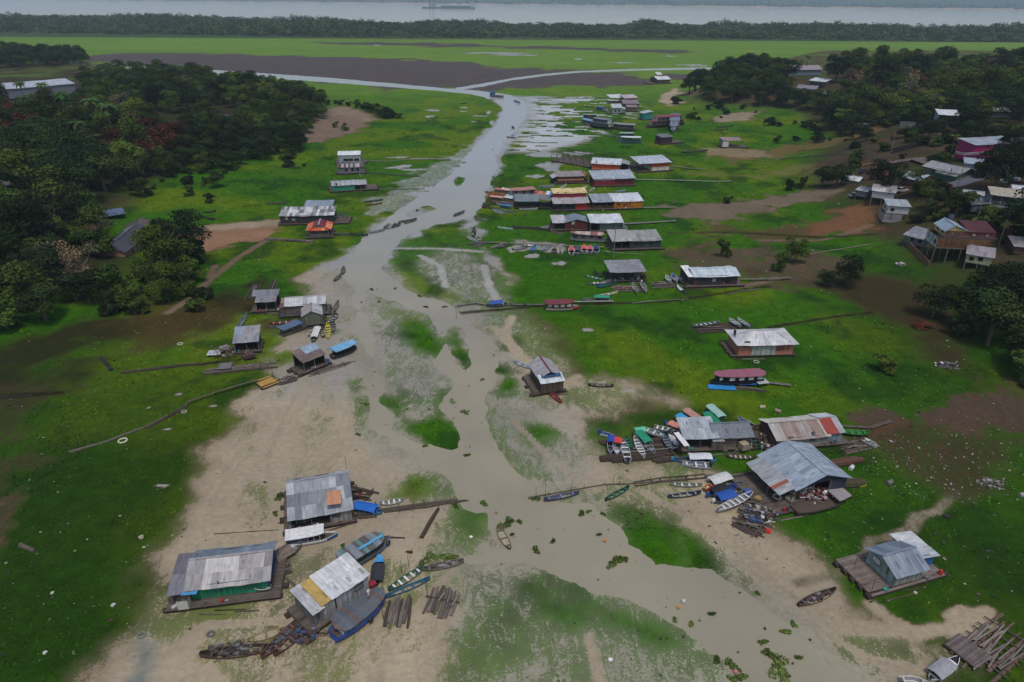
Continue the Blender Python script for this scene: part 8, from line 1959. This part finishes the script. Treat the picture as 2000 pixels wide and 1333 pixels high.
gangway([(892,600),(930,594),(952,598),(1062,598)], 'thin plank jetty from the creek to the maroon roofed riverboat', .7, z=.35, col=rgb(120, 116, 106))
gangway([(1064,594),(1140,593),(1198,592)], 'plank jetty running past the maroon roofed riverboat', .7, z=.5, col=rgb(140, 138, 132))
gangway([(1235,594),(1280,589),(1344,586)], 'thin pole on the grass pointing at the plum house', .25, z=.2, posts=False, col=rgb(150, 150, 140))
gangway([(930,476),(970,477),(1040,480),(1080,482),(1180,486)], 'thin walkway behind the row of covered skiffs', .8, z=.5)
gangway([(1180,492),(1220,496),(1260,498)], 'lone pale pole in the grass past the row of covered skiffs', .2, z=.15, posts=False, col=rgb(170, 168, 150))
gangway([(1240,353),(1300,354),(1400,357),(1428,356)], 'long plank causeway from the maroon restaurant to the bank', .9, z=.5, col=rgb(150, 146, 140))
gangway([(1312,326),(1345,331),(1380,333)], 'narrow causeway behind the dark sign house', .8, z=.5, col=rgb(130, 130, 126))
gangway([(1255,409),(1320,408)], 'plank walk from the orange house towards the bank', 1.0, z=.6, col=rgb(130, 124, 118))
gangway([(1216,440),(1262,438),(1320,434)], 'plank walk from the bright white shelter', 1.0, z=.5, col=rgb(140, 138, 134))
gangway([(1442,550),(1480,550),(1545,547)], 'plank bridge from the plum house to the brown bank', .8, z=.7, col=rgb(120, 114, 108))
gangway([(1420,577),(1446,570),(1486,566)], 'broken pole path below the plank bridge', .5, z=.2, col=rgb(110, 104, 96), posts=False)
gangway([(1700,478),(1640,488),(1580,497),(1540,502)], 'long beam lying along the foot of the orange bank', .4, kind='log', z=.25, posts=False, col=rgb(110, 100, 90), name='log', cat='log')
gangway([(1740,282),(1640,300),(1524,312)], 'pair of dark pipes running down the grassy bank', .5, kind='log', z=.25, posts=False, col=rgb(60, 62, 66), name='pipe', cat='pipe')
gangway([(1480,748),(1544,756)], 'grey plank walk along the mauve roofed riverboat', .8, z=.4, col=rgb(110, 106, 104), posts=False)
gangway([(1640,835),(1700,838),(1740,825)], 'plank path from the cream roofed shack to the rubbish track', .7, z=.3, col=rgb(96, 86, 78))
gangway([(715,316),(760,317),(800,313),(880,312)], 'grey plank walk from the tall white cabin to the creek', .8, z=.35, col=rgb(140, 140, 136))
gangway([(715,338),(780,344),(820,346)], 'dark beam walk from the striped roof cabin', .8, z=.3, col=rgb(70, 66, 62))
gangway([(735,372),(780,371),(830,370)], 'plank walk from the teal houseboat to the creek', .8, z=.35, col=rgb(110, 116, 112))
gangway([(1000,446),(1040,448),(1076,452)], 'dark reed covered jetty in front of the maroon hut', 1.4, kind='log', z=.3, posts=False, col=rgb(36, 34, 28))
gangway([(418,1044),(480,1040),(545,1036)], 'rope of weed stretched to the patchwork roof shack', .14, kind='log', z=.15, posts=False, col=rgb(60, 52, 40), name='rope', cat='rope')
gangway([(560,1132),(600,1165),(616,1178)], 'thin pole bridge between the green houseboat and the whitewashed shack', .28, kind='log', z=.6, posts=False, col=rgb(100, 92, 86))
gangway([(1665,1098),(1700,1108)], 'plank at the back corner of the broad raft', .4, z=.5)
gangway([(0,776),(40,776),(66,772)], 'dark log in the dim grass at the picture edge', .5, kind='log', z=.2, posts=False, col=rgb(34, 32, 30), name='log', cat='log')
gangway([(40,1066),(68,1078)], 'weathered log lying in the lower meadow', .7, kind='log', z=.3, posts=False, col=rgb(90, 82, 72), name='log', cat='log')
# stakes
for k, (px, py, h) in enumerate([(620,1182,3.0),(605,1190,2.0),(785,1118,2.0),(800,1112,2.4),(836,1166,2.4),(750,1210,3.6),(892,622,3.4),(1047,975,2.2),(1065,972,2.6),(1115,962,2.4),(1197,948,2.0),(680,940,4.5),(1518,520,3.4),(1525,520,3.0),(1655,905,2.0),(590,706,1.5),(535,745,5.0),(1720,640,1.0),(1668,1110,2.0),(1700,1160,2.6),(1722,1158,2.0)]):
    stake(px, py, h, 'thin mooring stake standing upright in mud or grass', 'mooring stakes')
# --- tall poles of the village
def pole(px, py, h, label):
    p = at(px, py); r = empty('utility_pole', p); tag(r, label, 'utility pole')
    q = MB(); q.tube((0, 0, -.5), (0, 0, h), .14, 8, rgb(120, 118, 114), 'log', r2=.09); q.build('shaft', r)
    q = MB(); q.bar((-.8, 0, h - .5), (.8, 0, h - .5), .12, .12, WOODD); q.build('crossarm', r)
pole(1868, 372, 8, 'utility pole beside the sloping asphalt road'); pole(1738, 305, 9, 'utility pole at the end of the unfinished house frame'); pole(1905, 440, 7, 'utility pole at the corner of the terrace house'); pole(1620, 150, 13, 'tall mast standing at the far village yard'); pole(1198, 505, 9, 'slender pole rising before the joined grey roofs'); pole(1950, 480, 7, 'utility pole beside the maroon roof')
# --- cars
def car(px, py, label, col, rz, s=1.0):
    p = at(px, py); r = empty('parked_car', p, rz); r.scale = (s, s, s); tag(r, label, 'car')
    b = MB(); prof = [(-2.1, .35), (-2.1, .85), (-1.3, .95), (1.1, .95), (2.0, .8), (2.1, .35)]
    for i in range(len(prof)):
        a, c = prof[i], prof[(i + 1) % len(prof)]; b.poly([(a[0], -.85, a[1]), (c[0], -.85, c[1]), (c[0], .85, c[1]), (a[0], .85, a[1])][::-1], col, 'paint')
    for y in (-.85, .85): b.poly([(x, y, z) for x, z in (prof if y < 0 else prof[::-1])][::-1], col, 'paint')
    b.poly([(-1.1, -.68, 1.45), (.35, -.68, 1.45), (.35, .68, 1.45), (-1.1, .68, 1.45)], col, 'paint'); b.build('body', r)
    g = MB(); A = [(-1.6, -.8, .95), (1.0, -.8, .95), (1.0, .8, .95), (-1.6, .8, .95)]; B = [(-1.12, -.66, 1.44), (.37, -.66, 1.44), (.37, .66, 1.44), (-1.12, .66, 1.44)]
    for i in range(4): j = (i + 1) % 4; g.poly([A[i], A[j], B[j], B[i]], DARK, 'glass')
    g.build('windscreen', r)
    for x in (-1.35, 1.3):
        for y in (-.86, .86):
            w = MB(); w.tube((x, y - .1, .32), (x, y + .1, .32), .32, 12, DARK, 'plain'); w.build('wheel', r)
car(1669, 385, 'pale blue grey car parked by the hut on posts', rgb(120, 134, 150), .3, 1.0); car(1760, 375, 'white car half hidden behind the dark tree clump', rgb(190, 192, 194), .1, 1.0); car(1597, 141, 'white car parked in the far village yard', rgb(200, 204, 208), .4, 1.3); car(1574, 139, 'dark car parked in the far village yard', rgb(50, 54, 70), -.3, 1.3)
car(1685, 338, 'dark car on the dirt yard above the bare retaining edge', rgb(60, 64, 80), .5)
# --- road and walls on the hillside
def ribbon(name, pts, w, col, label=None, cat=None, kind=None, h=.06, mat='plain'):
    P = [at(*p) for p in pts]; D = []
    for i in range(len(P) - 1):
        n = max(1, int((P[i + 1] - P[i]).length / 1.5))
        D += [P[i].lerp(P[i + 1], k / n) for k in range(n)]
    D.append(P[-1]); mb = MB(); E = []
    for i, p in enumerate(D):
        d = (D[min(i + 1, len(D) - 1)] - D[max(i - 1, 0)]); n = Vector((-d.y, d.x, 0)).normalized() * w / 2
        E.append(((p.x + n.x, p.y + n.y, max(hz(p.x + n.x, p.y + n.y), hz(p.x, p.y)) + h), (p.x - n.x, p.y - n.y, max(hz(p.x - n.x, p.y - n.y), hz(p.x, p.y)) + h)))
    for i in range(len(E) - 1): mb.poly([E[i][1], E[i + 1][1], E[i + 1][0], E[i][0]], col, mat)
    o = mb.build(name, None, (0, 0, 0)); tag(o, label, cat, None, kind); return o
ribbon('road', [(1832,368),(1866,362),(1900,352),(1938,334),(1980,322)], 5.5, rgb(96, 98, 106), kind='structure', h=.25)
ribbon('dirt_road', [(1745,318),(1790,312),(1820,322),(1850,340)], 5.5, rgb(98, 84, 76), kind='structure', h=.2)
ribbon('path', [(1640,332),(1690,322),(1745,318)], 2.0, rgb(120, 90, 66), kind='structure', h=.15)
def wall_thing(pts, h, col, label, name='wall', cat='wall', mat='paint', th=.25):
    P = [at(*p) for p in pts]; mb = MB(); mb2 = None
    for i in range(len(P) - 1):
        a, b = P[i], P[i + 1]; d = (b - a); n = Vector((-d.y, d.x, 0)).normalized() * th / 2
        A = [a - n, b - n, b + n, a + n]; lo = [Vector((v.x, v.y, v.z - .8)) for v in A]; hi = [Vector((v.x, v.y, v.z + h)) for v in A]
        for k in range(4): j = (k + 1) % 4; mb.poly([lo[k], lo[j], hi[j], hi[k]], col, mat)
        mb.poly(hi, col, mat)
    o = mb.build(name, None, (0, 0, 0)); tag(o, label, cat); return o
wall_thing([(1738,302),(1760,296),(1790,288),(1812,280)], 2.2, rgb(44, 38, 40), 'dark retaining wall stepping up behind the unfinished frame')
wall_thing([(1768,478),(1790,500),(1812,522)], 1.6, rgb(126, 92, 76), 'eroded brick wall edging the bank beside the stilt house')
wall_thing([(1925,470),(1960,462),(2005,452)], 1.8, rgb(112, 60, 46), 'red brick wall of the yard beyond the stilt house')
wall_thing([(1843,368),(1858,374)], 2.0, rgb(140, 84, 60), 'short red brick wall beside the sloping road')
wall_thing([(1756,250),(1780,252),(1808,254)], 3.0, rgb(170, 170, 150), 'pale whitewashed ruin wall overgrown with bushes')
# tanks, tyres, rubbish
def tank(px, py, r_, h, col, label, name='water_tank', cat='water tank', z=0):
    def b(mb): mb.tube((0, 0, 0), (0, 0, h), r_, 16, col, 'paint'); mb.tube((0, 0, h), (0, 0, h + .15), r_ * .8, 16, col, 'paint', r2=r_ * .3)
    return simple(name, cat, label, px, py, b, z=z)
tank(1857, 427, .8, 1.2, rgb(120, 130, 150), 'small blue grey water tank behind the brick side house'); tank(1940, 428, .7, 1.0, rgb(150, 156, 160), 'white water tank in the yard of the terrace house'); tank(1970, 345, 1.4, .8, rgb(206, 210, 212), 'white dome tank at the edge, the big one'); tank(1984, 352, 1.1, .7, rgb(196, 206, 206), 'white dome tank at the edge, the small one'); tank(1960, 356, 1.0, .6, rgb(186, 196, 200), 'white dome tank behind the other two')
q = MB(); q.box(-.6, .6, -.6, .6, 0, 1.1, rgb(168, 152, 130), 'paint'); p_ = at(1450, 884); o = q.build('cube_tank', None, (p_.x, p_.y, .75), .4); tag(o, 'beige cube tank standing on the deck of the weathered board house', 'tank')
def tyre(px, py, label, R=.35, col=DARK, z=.12, axis='z', group=None):
    return simple('tyre', 'tyre', label, px, py, lambda mb: tyre_mesh(mb, (0, 0, 0), R, .12, axis, col), z=z, group=group)
tyre(240, 862, 'cream painted tyre by the crooked beam path', .65, rgb(200, 200, 176)); tyre(360, 806, 'pale tyre by the foot of the raised plank path', .4, rgb(150, 146, 134)); tyre(412, 1240, 'dark round hoop lying in the silt', .35, rgb(96, 90, 96)); tyre(632, 1243, 'tyre hanging at the whitewashed shack corner', .3, rgb(110, 96, 80), .5, 'y'); tyre(277, 1242, 'half buried ring at the grass edge', .4, rgb(110, 116, 112)); tyre(352, 673, 'pale ring on the upper meadow', .5, rgb(170, 170, 150)); tyre(1477, 708, 'light ring on the grass below the pink house', .5, rgb(150, 160, 140)); tyre(1416, 889, 'tyre leaning on the board house float, first', .35, rgb(90, 88, 86), .5, 'y'); tyre(1438, 888, 'tyre leaning on the board house float, second', .35, rgb(90, 88, 86), .5, 'y'); tyre(1516, 980, 'white painted tyre on the warehouse deck', .55, rgb(170, 166, 160), .9)
def barrel(px, py, col, label, rz, z=.3):
    return simple('barrel', 'barrel', label, px, py, lambda mb: mb.tube((-.5, 0, 0), (.5, 0, 0), .33, 14, col, 'paint'), rz=rz, z=z)
barrel(1488, 798, rgb(176, 164, 136), 'beige barrel lying in the grass behind the cream roofed shack', .1); barrel(1519, 806, rgb(150, 140, 120), 'tilted dun barrel beside the beige one', -.7); barrel(1662, 917, rgb(206, 210, 206), 'white crumpled drum on the grass by the thick log', .8); barrel(1995, 970, rgb(150, 150, 150), 'grey drum in the grass at the picture edge', .3); barrel(1736, 946, rgb(110, 108, 104), 'grey stone like drum in the littered grass', .5)
def chunk(px, py, col, label, s=.5, name='buoy', cat='float', z=0.1, group=None):
    def b(mb):
        mb.box(-s, s, -s * .6, s * .6, 0, s * .5, col, 'paint'); mb.box(-s * .6, s * .5, -s * .9, s * .8, s * .1, s * .75, jit(col), 'paint')
    return simple(name, cat, label, px, py, b, rz=random.uniform(0, 3), z=z, group=group)
chunk(1181, 1058, rgb(206, 130, 50), 'orange floating scrap in midstream, the upstream piece', .22); chunk(1325, 1188, rgb(206, 130, 50), 'orange floating scrap in midstream, the downstream piece', .22); chunk(1335, 1176, rgb(206, 206, 200), 'white scrap floating beside the orange piece', .25); chunk(1436, 1314, rgb(210, 120, 130), 'pink scrap by the water weed', .22); chunk(1500, 1040, rgb(200, 40, 40), 'bright red tub below the rubbish raft', .4); chunk(920, 1051, rgb(220, 222, 210), 'white bag on the weed island beside the log jetty', .22); chunk(1192, 1291, rgb(220, 222, 220), 'white bag on the weed flat', .25); chunk(103, 1160, rgb(200, 206, 180), 'pale bag on the lower meadow, the big one', .2); chunk(89, 1277, rgb(200, 206, 190), 'pale bag on the lower meadow, the low one', .22); chunk(222, 1184, rgb(200, 206, 190), 'pale bag near the silt edge', .25); chunk(1716, 1161, rgb(176, 176, 150), 'pale sack behind the broad raft', .22); chunk(1787, 1160, rgb(196, 196, 170), 'pale slab on the dark grass beyond the broad raft', .22); chunk(276, 1052, rgb(170, 166, 140), 'overturned stool like frame on the lower meadow', .35); chunk(1458, 970, rgb(60, 90, 160), 'blue crumpled sheet in the rubbish below the warehouse', .6, z=.7, name='rubbish_sheet', cat='rubbish'); chunk(1468, 1024, rgb(60, 80, 120), 'navy basin in the rubbish raft', .5, z=.7); chunk(1540, 985, rgb(170, 166, 156), 'white washing machine on the warehouse deck', .6, z=.8, name='washing_machine', cat='appliance'); chunk(1478, 984, rgb(150, 126, 80), 'round wicker basket on the rubbish raft', .5, z=.8, name='basket', cat='basket')
chunk(728, 1153, rgb(150, 40, 56), 'crimson box at the end of the whitewashed shack', .5, z=.9, name='crate', cat='crate'); chunk(486, 700, rgb(90, 70, 70), 'heap of tangled salvage, the brown part', 1.1, name='salvage_heap', cat='heap', z=.3); chunk(438, 686, rgb(130, 126, 126), 'heap of tangled salvage, the grey part', 1.0, name='salvage_heap', cat='heap', z=.3)
# scrap pile builder
def pile(px, py, rx, ry, n, cols, label, zmax=.8, s=(.1, .5), name='scrap_pile', cat='scrap pile', base=0.0):
    def b(mb):
        for k in range(n):
            a, r_ = random.uniform(0, 6.28), math.sqrt(random.random()); x, y = rx * r_ * math.cos(a), ry * r_ * math.sin(a); z = random.uniform(0, zmax) * (1 - r_ * .7)
            w = random.uniform(*s)
            if random.random() < .5: mb.bar((x, y, z), (x + random.uniform(-1, 1) * w * 4, y + random.uniform(-1, 1) * w * 3, z + random.uniform(-.1, .3)), .08, .06, jit(random.choice(cols), .25))
            else: mb.box(x - w * .5, x + w * .5, y - w * .4, y + w * .4, z, z + w * .5, jit(random.choice(cols), .25), 'paint')
    return simple(name, cat, label, px, py, b, z=base)
MIX = [rgb(180, 178, 174), rgb(120, 112, 106), rgb(90, 70, 60), rgb(70, 66, 66), rgb(150, 140, 130)]
pile(1482, 1012, 2.4, 1.8, 110, MIX + [rgb(60, 80, 130), WHITE], 'wide tangle of boards and plastic on the raft below the warehouse', base=.6)
pile(1590, 976, 3.6, 1.2, 160, [rgb(130, 50, 56), rgb(170, 150, 150), rgb(90, 50, 54), WHITE], 'red and white scrap heaped in the barge', base=1.0)
pile(445, 692, 2.6, 2.4, 110, MIX + [rgb(150, 60, 56)], 'heap of poles and salvage behind the blue grey shelter', 1.4, base=.2)
pile(1848, 715, 2.4, 1.2, 80, [rgb(90, 70, 84), rgb(60, 50, 56), WHITE], 'purplish rubbish heap on the dim slope', .7)
pile(1762, 518, 1.8, 1.2, 50, [WHITE, rgb(150, 150, 150), rgb(120, 100, 90)], 'white rubble heap below the stilt house', .5)
pile(1934, 945, 2.0, 1.0, 60, [rgb(150, 146, 140), rgb(110, 106, 100)], 'heap of broken boards in the littered grass', .6)
pile(1500, 870, 1.6, 2.0, 70, [rgb(150, 130, 96), rgb(120, 60, 56), WHITE, DARK], 'clutter on the open end of the cream roofed shack', 1.0, base=.8)
pile(1215, 566, 3.0, 1.2, 60, [rgb(150, 110, 90), rgb(120, 96, 84), rgb(170, 150, 140)], 'tangle of reddish branches on the boat shed float', .8, base=.3)
pile(455, 1270, 2.6, .9, 60, [rgb(90, 76, 70), GREY, rgb(70, 60, 56)], 'poles heaped on the broken canoe', .6, base=.2)
pile(600, 1245, 1.4, 1.2, 60, [rgb(96, 70, 64), rgb(80, 60, 56), rgb(60, 80, 120)], 'loose boards at the doorstep of the whitewashed shack', .5, base=.4)
pile(585, 1035, 1.2, .8, 40, [rgb(170, 176, 170), rgb(90, 110, 100), DARK], 'household clutter on the deck of the patchwork roof shack', .8, base=.8)
# --- people, small in the view
def person(px, py, z, shirt, shorts, label, pose='stand', rz=0):
    p = at(px, py) if z is None else Vector((*flat(px, py, z), z))
    J = {'stand': [((0, 0, .95), .15), ((0, 0, 1.2), .15), ((0, 0, 1.45), .13), ((0, 0, 1.55), .06), ((0, 0, 1.68), .10), ((.11, 0, .88), .09), ((.13, .02, .48), .065), ((.13, 0, .06), .05), ((.13, -.14, .03), .04), ((-.11, 0, .88), .09), ((-.13, .02, .48), .065), ((-.13, 0, .06), .05), ((-.13, -.14, .03), .04), ((.2, 0, 1.4), .06), ((.27, 0, 1.12), .045), ((.29, -.1, .88), .035), ((-.2, 0, 1.4), .06), ((-.27, 0, 1.12), .045), ((-.29, -.1, .88), .035)],
         'crouch': [((0, .1, .45), .16), ((0, -.05, .68), .16), ((0, -.2, .88), .13), ((0, -.27, .95), .06), ((0, -.34, 1.05), .10), ((.12, .05, .42), .09), ((.2, -.32, .48), .07), ((.17, -.1, .08), .05), ((.17, -.24, .03), .04), ((-.12, .05, .42), .09), ((-.2, -.32, .48), .07), ((-.17, -.1, .08), .05), ((-.17, -.24, .03), .04), ((.2, -.2, .86), .06), ((.26, -.38, .62), .045), ((.16, -.52, .42), .035), ((-.2, -.2, .86), .06), ((-.26, -.38, .62), .045), ((-.16, -.52, .42), .035)]}[pose]
    E = [(0, 1), (1, 2), (2, 3), (3, 4), (0, 5), (5, 6), (6, 7), (7, 8), (0, 9), (9, 10), (10, 11), (11, 12), (2, 13), (13, 14), (14, 15), (2, 16), (16, 17), (17, 18)]
    me = bpy.data.meshes.new('person'); me.from_pydata([j[0] for j in J], E, []); me.update()
    o = bpy.data.objects.new('person', me); C.objects.link(o); o.location = p; o.rotation_euler = (0, 0, rz)
    bpy.context.view_layer.objects.active = o
    sk = o.modifiers.new('skin', 'SKIN')
    for i, j in enumerate(J): me.skin_vertices[0].data[i].radius = (j[1], j[1] * .85)
    me.skin_vertices[0].data[0].use_root = True
    ss = o.modifiers.new('sub', 'SUBSURF'); ss.levels = ss.render_levels = 1
    dg = bpy.context.evaluated_depsgraph_get(); ev = o.evaluated_get(dg); nm = bpy.data.meshes.new_from_object(ev)
    o.modifiers.clear(); o.data = nm
    ca = nm.attributes.new("Col", 'FLOAT_COLOR', 'CORNER'); cols = []
    top = J[2][0][2] + .1; mid = J[0][0][2] - .02; kn = J[6][0][2]
    for pl in nm.polygons:
        z_ = pl.center.z; x_ = abs(pl.center.x)
        c = rgb(120, 82, 62)
        if z_ > top + .16: c = rgb(30, 24, 22)
        elif mid < z_ < top and x_ < .26: c = shirt
        elif z_ <= mid and z_ > min(kn, mid - .05) - .03: c = shorts
        for _ in pl.loop_indices: cols += [*c, 1]
    ca.data.foreach_set("color", cols); nm.materials.clear(); nm.materials.append(MATS['plain']); nm.polygons.foreach_set("use_smooth", [True] * len(nm.polygons))
    tag(o, label, 'person'); return o
person(1585, 852, 3.3, rgb(30, 56, 110), rgb(30, 40, 80), 'person in dark blue crouching on the roof of the cream roofed shack', 'crouch', .6)
person(721, 1170, 1.95, rgb(214, 214, 214), rgb(200, 200, 200), 'person in white standing on the deck of the blue and white riverboat', 'stand', 1.2)
for k in range(5): person(966 + k * 3.4, 190 + k * .3, 1.4, random.choice([RED, BLUE, WHITE, GREY]), DARK, 'passenger standing on the crowded ferry in the far creek', 'stand', k).__setitem__('group', 'passengers on the crowded ferry')
person(356, 456, None, rgb(170, 160, 150), rgb(60, 60, 70), 'person walking on the sandy path beside the thatched hut', 'stand', 1.0)
# --- floating weed clumps
def weed(px, py, r_, label, n=260):
    rng = np.random.default_rng(int(px * 7 + py)); p = at(px, py); r_ *= .82
    th = rng.uniform(0, 6.28, n); rr = np.sqrt(rng.uniform(0, 1, n)) * r_ * (0.6 + .5 * np.sin(th * 2 + px) + .2 * np.sin(th * 5))
    P = np.stack([rr * np.cos(th), rr * np.sin(th) * .9, rng.uniform(.02, .2, n)], 1)
    Nn = rng.normal(size=(n, 3)) * .5 + np.array([0, 0, 1]); Nn /= np.linalg.norm(Nn, axis=1, keepdims=True)
    Cc = np.array(rgb(78, 100, 50))[None, :] * rng.uniform(.5, 1.6, (n, 1))
    me = leaf_mesh('water_weed', P, Nn, rng.uniform(.12, .34, n), Cc); o = bpy.data.objects.new('water_weed', me); C.objects.link(o); o.location = (p.x, p.y, 0.0); tag(o, label, 'water weed', 'floating water weed clumps')
WL = 'clump of floating green water weed on the brown water'
for px, py, r_ in [(1200,1100,1.5),(1215,1092,1.0),(1047,1075,.9),(992,1022,1.5),(978,1030,.9),(1015,1020,.6),(946,985,.9),(1080,1058,.5),(835,1092,1.6),(862,1088,1.6),(880,1092,1.2),(822,1104,.9),(545,972,1.2),(565,984,1.2),(538,1005,.7),(908,806,1.1),(912,890,.6),(942,742,.5),(890,990,.8),(893,1100,.6),(1520,1300,2.2),(1532,1325,1.6),(1505,1280,1.2),(1490,1255,.7),(1430,1300,1.2),(1440,1325,1.2),(1480,1160,.4),(1350,1220,.5),(1390,1200,.5),(1318,1212,.4),(1400,1290,.7),(1136,1003,.8),(1150,1000,.5),(1178,1005,.5),(1045,975,1.0),(800,1080,.5),(670,1068,.5),(1000,1045,.3),(1170,1045,.4),(726,566,.8),(740,590,.6),(772,564,.5),(820,579,.8),(832,600,.7),(868,600,.7),(712,790,1.0),(700,850,.6),(830,872,.5),(905,318,1.2),(893,325,1.4),(830,405,1.4),(815,412,1.2),(1550,1220,.6),(1560,1285,.5),(1535,1235,.7)]:
    weed(px, py, r_, WL, int(90 + 150 * r_))
def clutter_small(name, label, cat, group, pts, cols, s0, s1, kind='box'):
    for px, py in pts:
        s = random.uniform(s0, s1); c = jit(random.choice(cols), .15)
        if kind == 'box':
            def b(mb): mb.box(-s, s, -s * .5, s * .5, 0, s * .35, c, 'paint'); mb.box(-s * .5, s * .7, -s * .7, s * .3, s * .1, s * .5, jit(c), 'paint')
        else:
            def b(mb): mb.bar((-s, 0, .08), (s, 0, .1), .1, .07, c, 'paint')
        simple(name, cat, label, px, py, b, rz=random.uniform(0, 3.1), z=.02, group=group)
# litter too scattered to count
def litter(name, regions, cols, seed):
    rng = random.Random(seed); mb = MB()
    for (x0, x1, y0, y1, n, s0, s1) in regions:
        for k in range(int(n * .8)):
            px, py = rng.uniform(x0, x1), rng.uniform(y0, y1)
            if 430 < px < 1440 or py > 720:
                p = Vector((*flat(px, py), 0))
            else: p = at(px, py)
            s = rng.uniform(s0, s1) * (.55 if rng.random() < .9 else .95); a = rng.uniform(0, 3.14); c = tuple(v * rng.uniform(.6, 1.1) for v in rng.choice(cols)); z = p.z + .1
            ex = Vector((math.cos(a), math.sin(a), rng.uniform(-.2, .2))) * s; ey = Vector((-math.sin(a), math.cos(a), rng.uniform(-.2, .2))) * s * rng.uniform(.15, .9)
            o = Vector((p.x, p.y, z)); h = Vector((0, 0, s * .35))
            A = [o - ex - ey, o + ex - ey, o + ex + ey, o - ex + ey]
            mb.poly([v + h for v in A], c, 'paint')
            for i in range(4): j = (i + 1) % 4; mb.poly([A[i], A[j], A[j] + h, A[i] + h], c, 'paint')
    o = mb.build(name); tag(o, kind='stuff')
LC = [rgb(190, 192, 176), rgb(150, 156, 130), rgb(160, 160, 156), rgb(130, 122, 104), rgb(110, 110, 104)]
litter('litter', [(0,360,1000,1333,90,.06,.26), (0,420,640,980,110,.06,.26), (230,520,590,700,110,.08,.28), (1740,2000,840,980,260,.08,.3), (1640,1990,760,1000,150,.08,.28), (1560,1960,560,760,90,.1,.3), (1640,1990,1000,1180,80,.06,.24), (1600,1720,1040,1110,60,.06,.2), (1280,1700,470,620,70,.12,.35), (1440,1760,380,470,60,.12,.4), (760,1000,700,900,30,.05,.2), (880,1500,1000,1330,70,.05,.2), (1060,1560,600,840,40,.08,.28), (560,1000,880,1200,50,.05,.2), (1680,1760,850,960,80,.06,.22), (1440,1520,1000,1060,60,.08,.3), (330,560,440,520,50,.1,.3), (1650,1800,300,480,60,.15,.5)], LC, 3)
litter('driftwood_bits', [(880,1600,1000,1333,60,.05,.3), (680,1000,560,900,60,.06,.3), (940,1040,240,470,50,.2,.7), (0,400,700,1333,50,.1,.4), (1600,2000,700,1180,90,.1,.5), (390,700,900,1330,90,.05,.22), (1180,1500,920,1040,50,.05,.25)], [rgb(60, 52, 44), rgb(76, 64, 52), rgb(48, 46, 40)], 4)
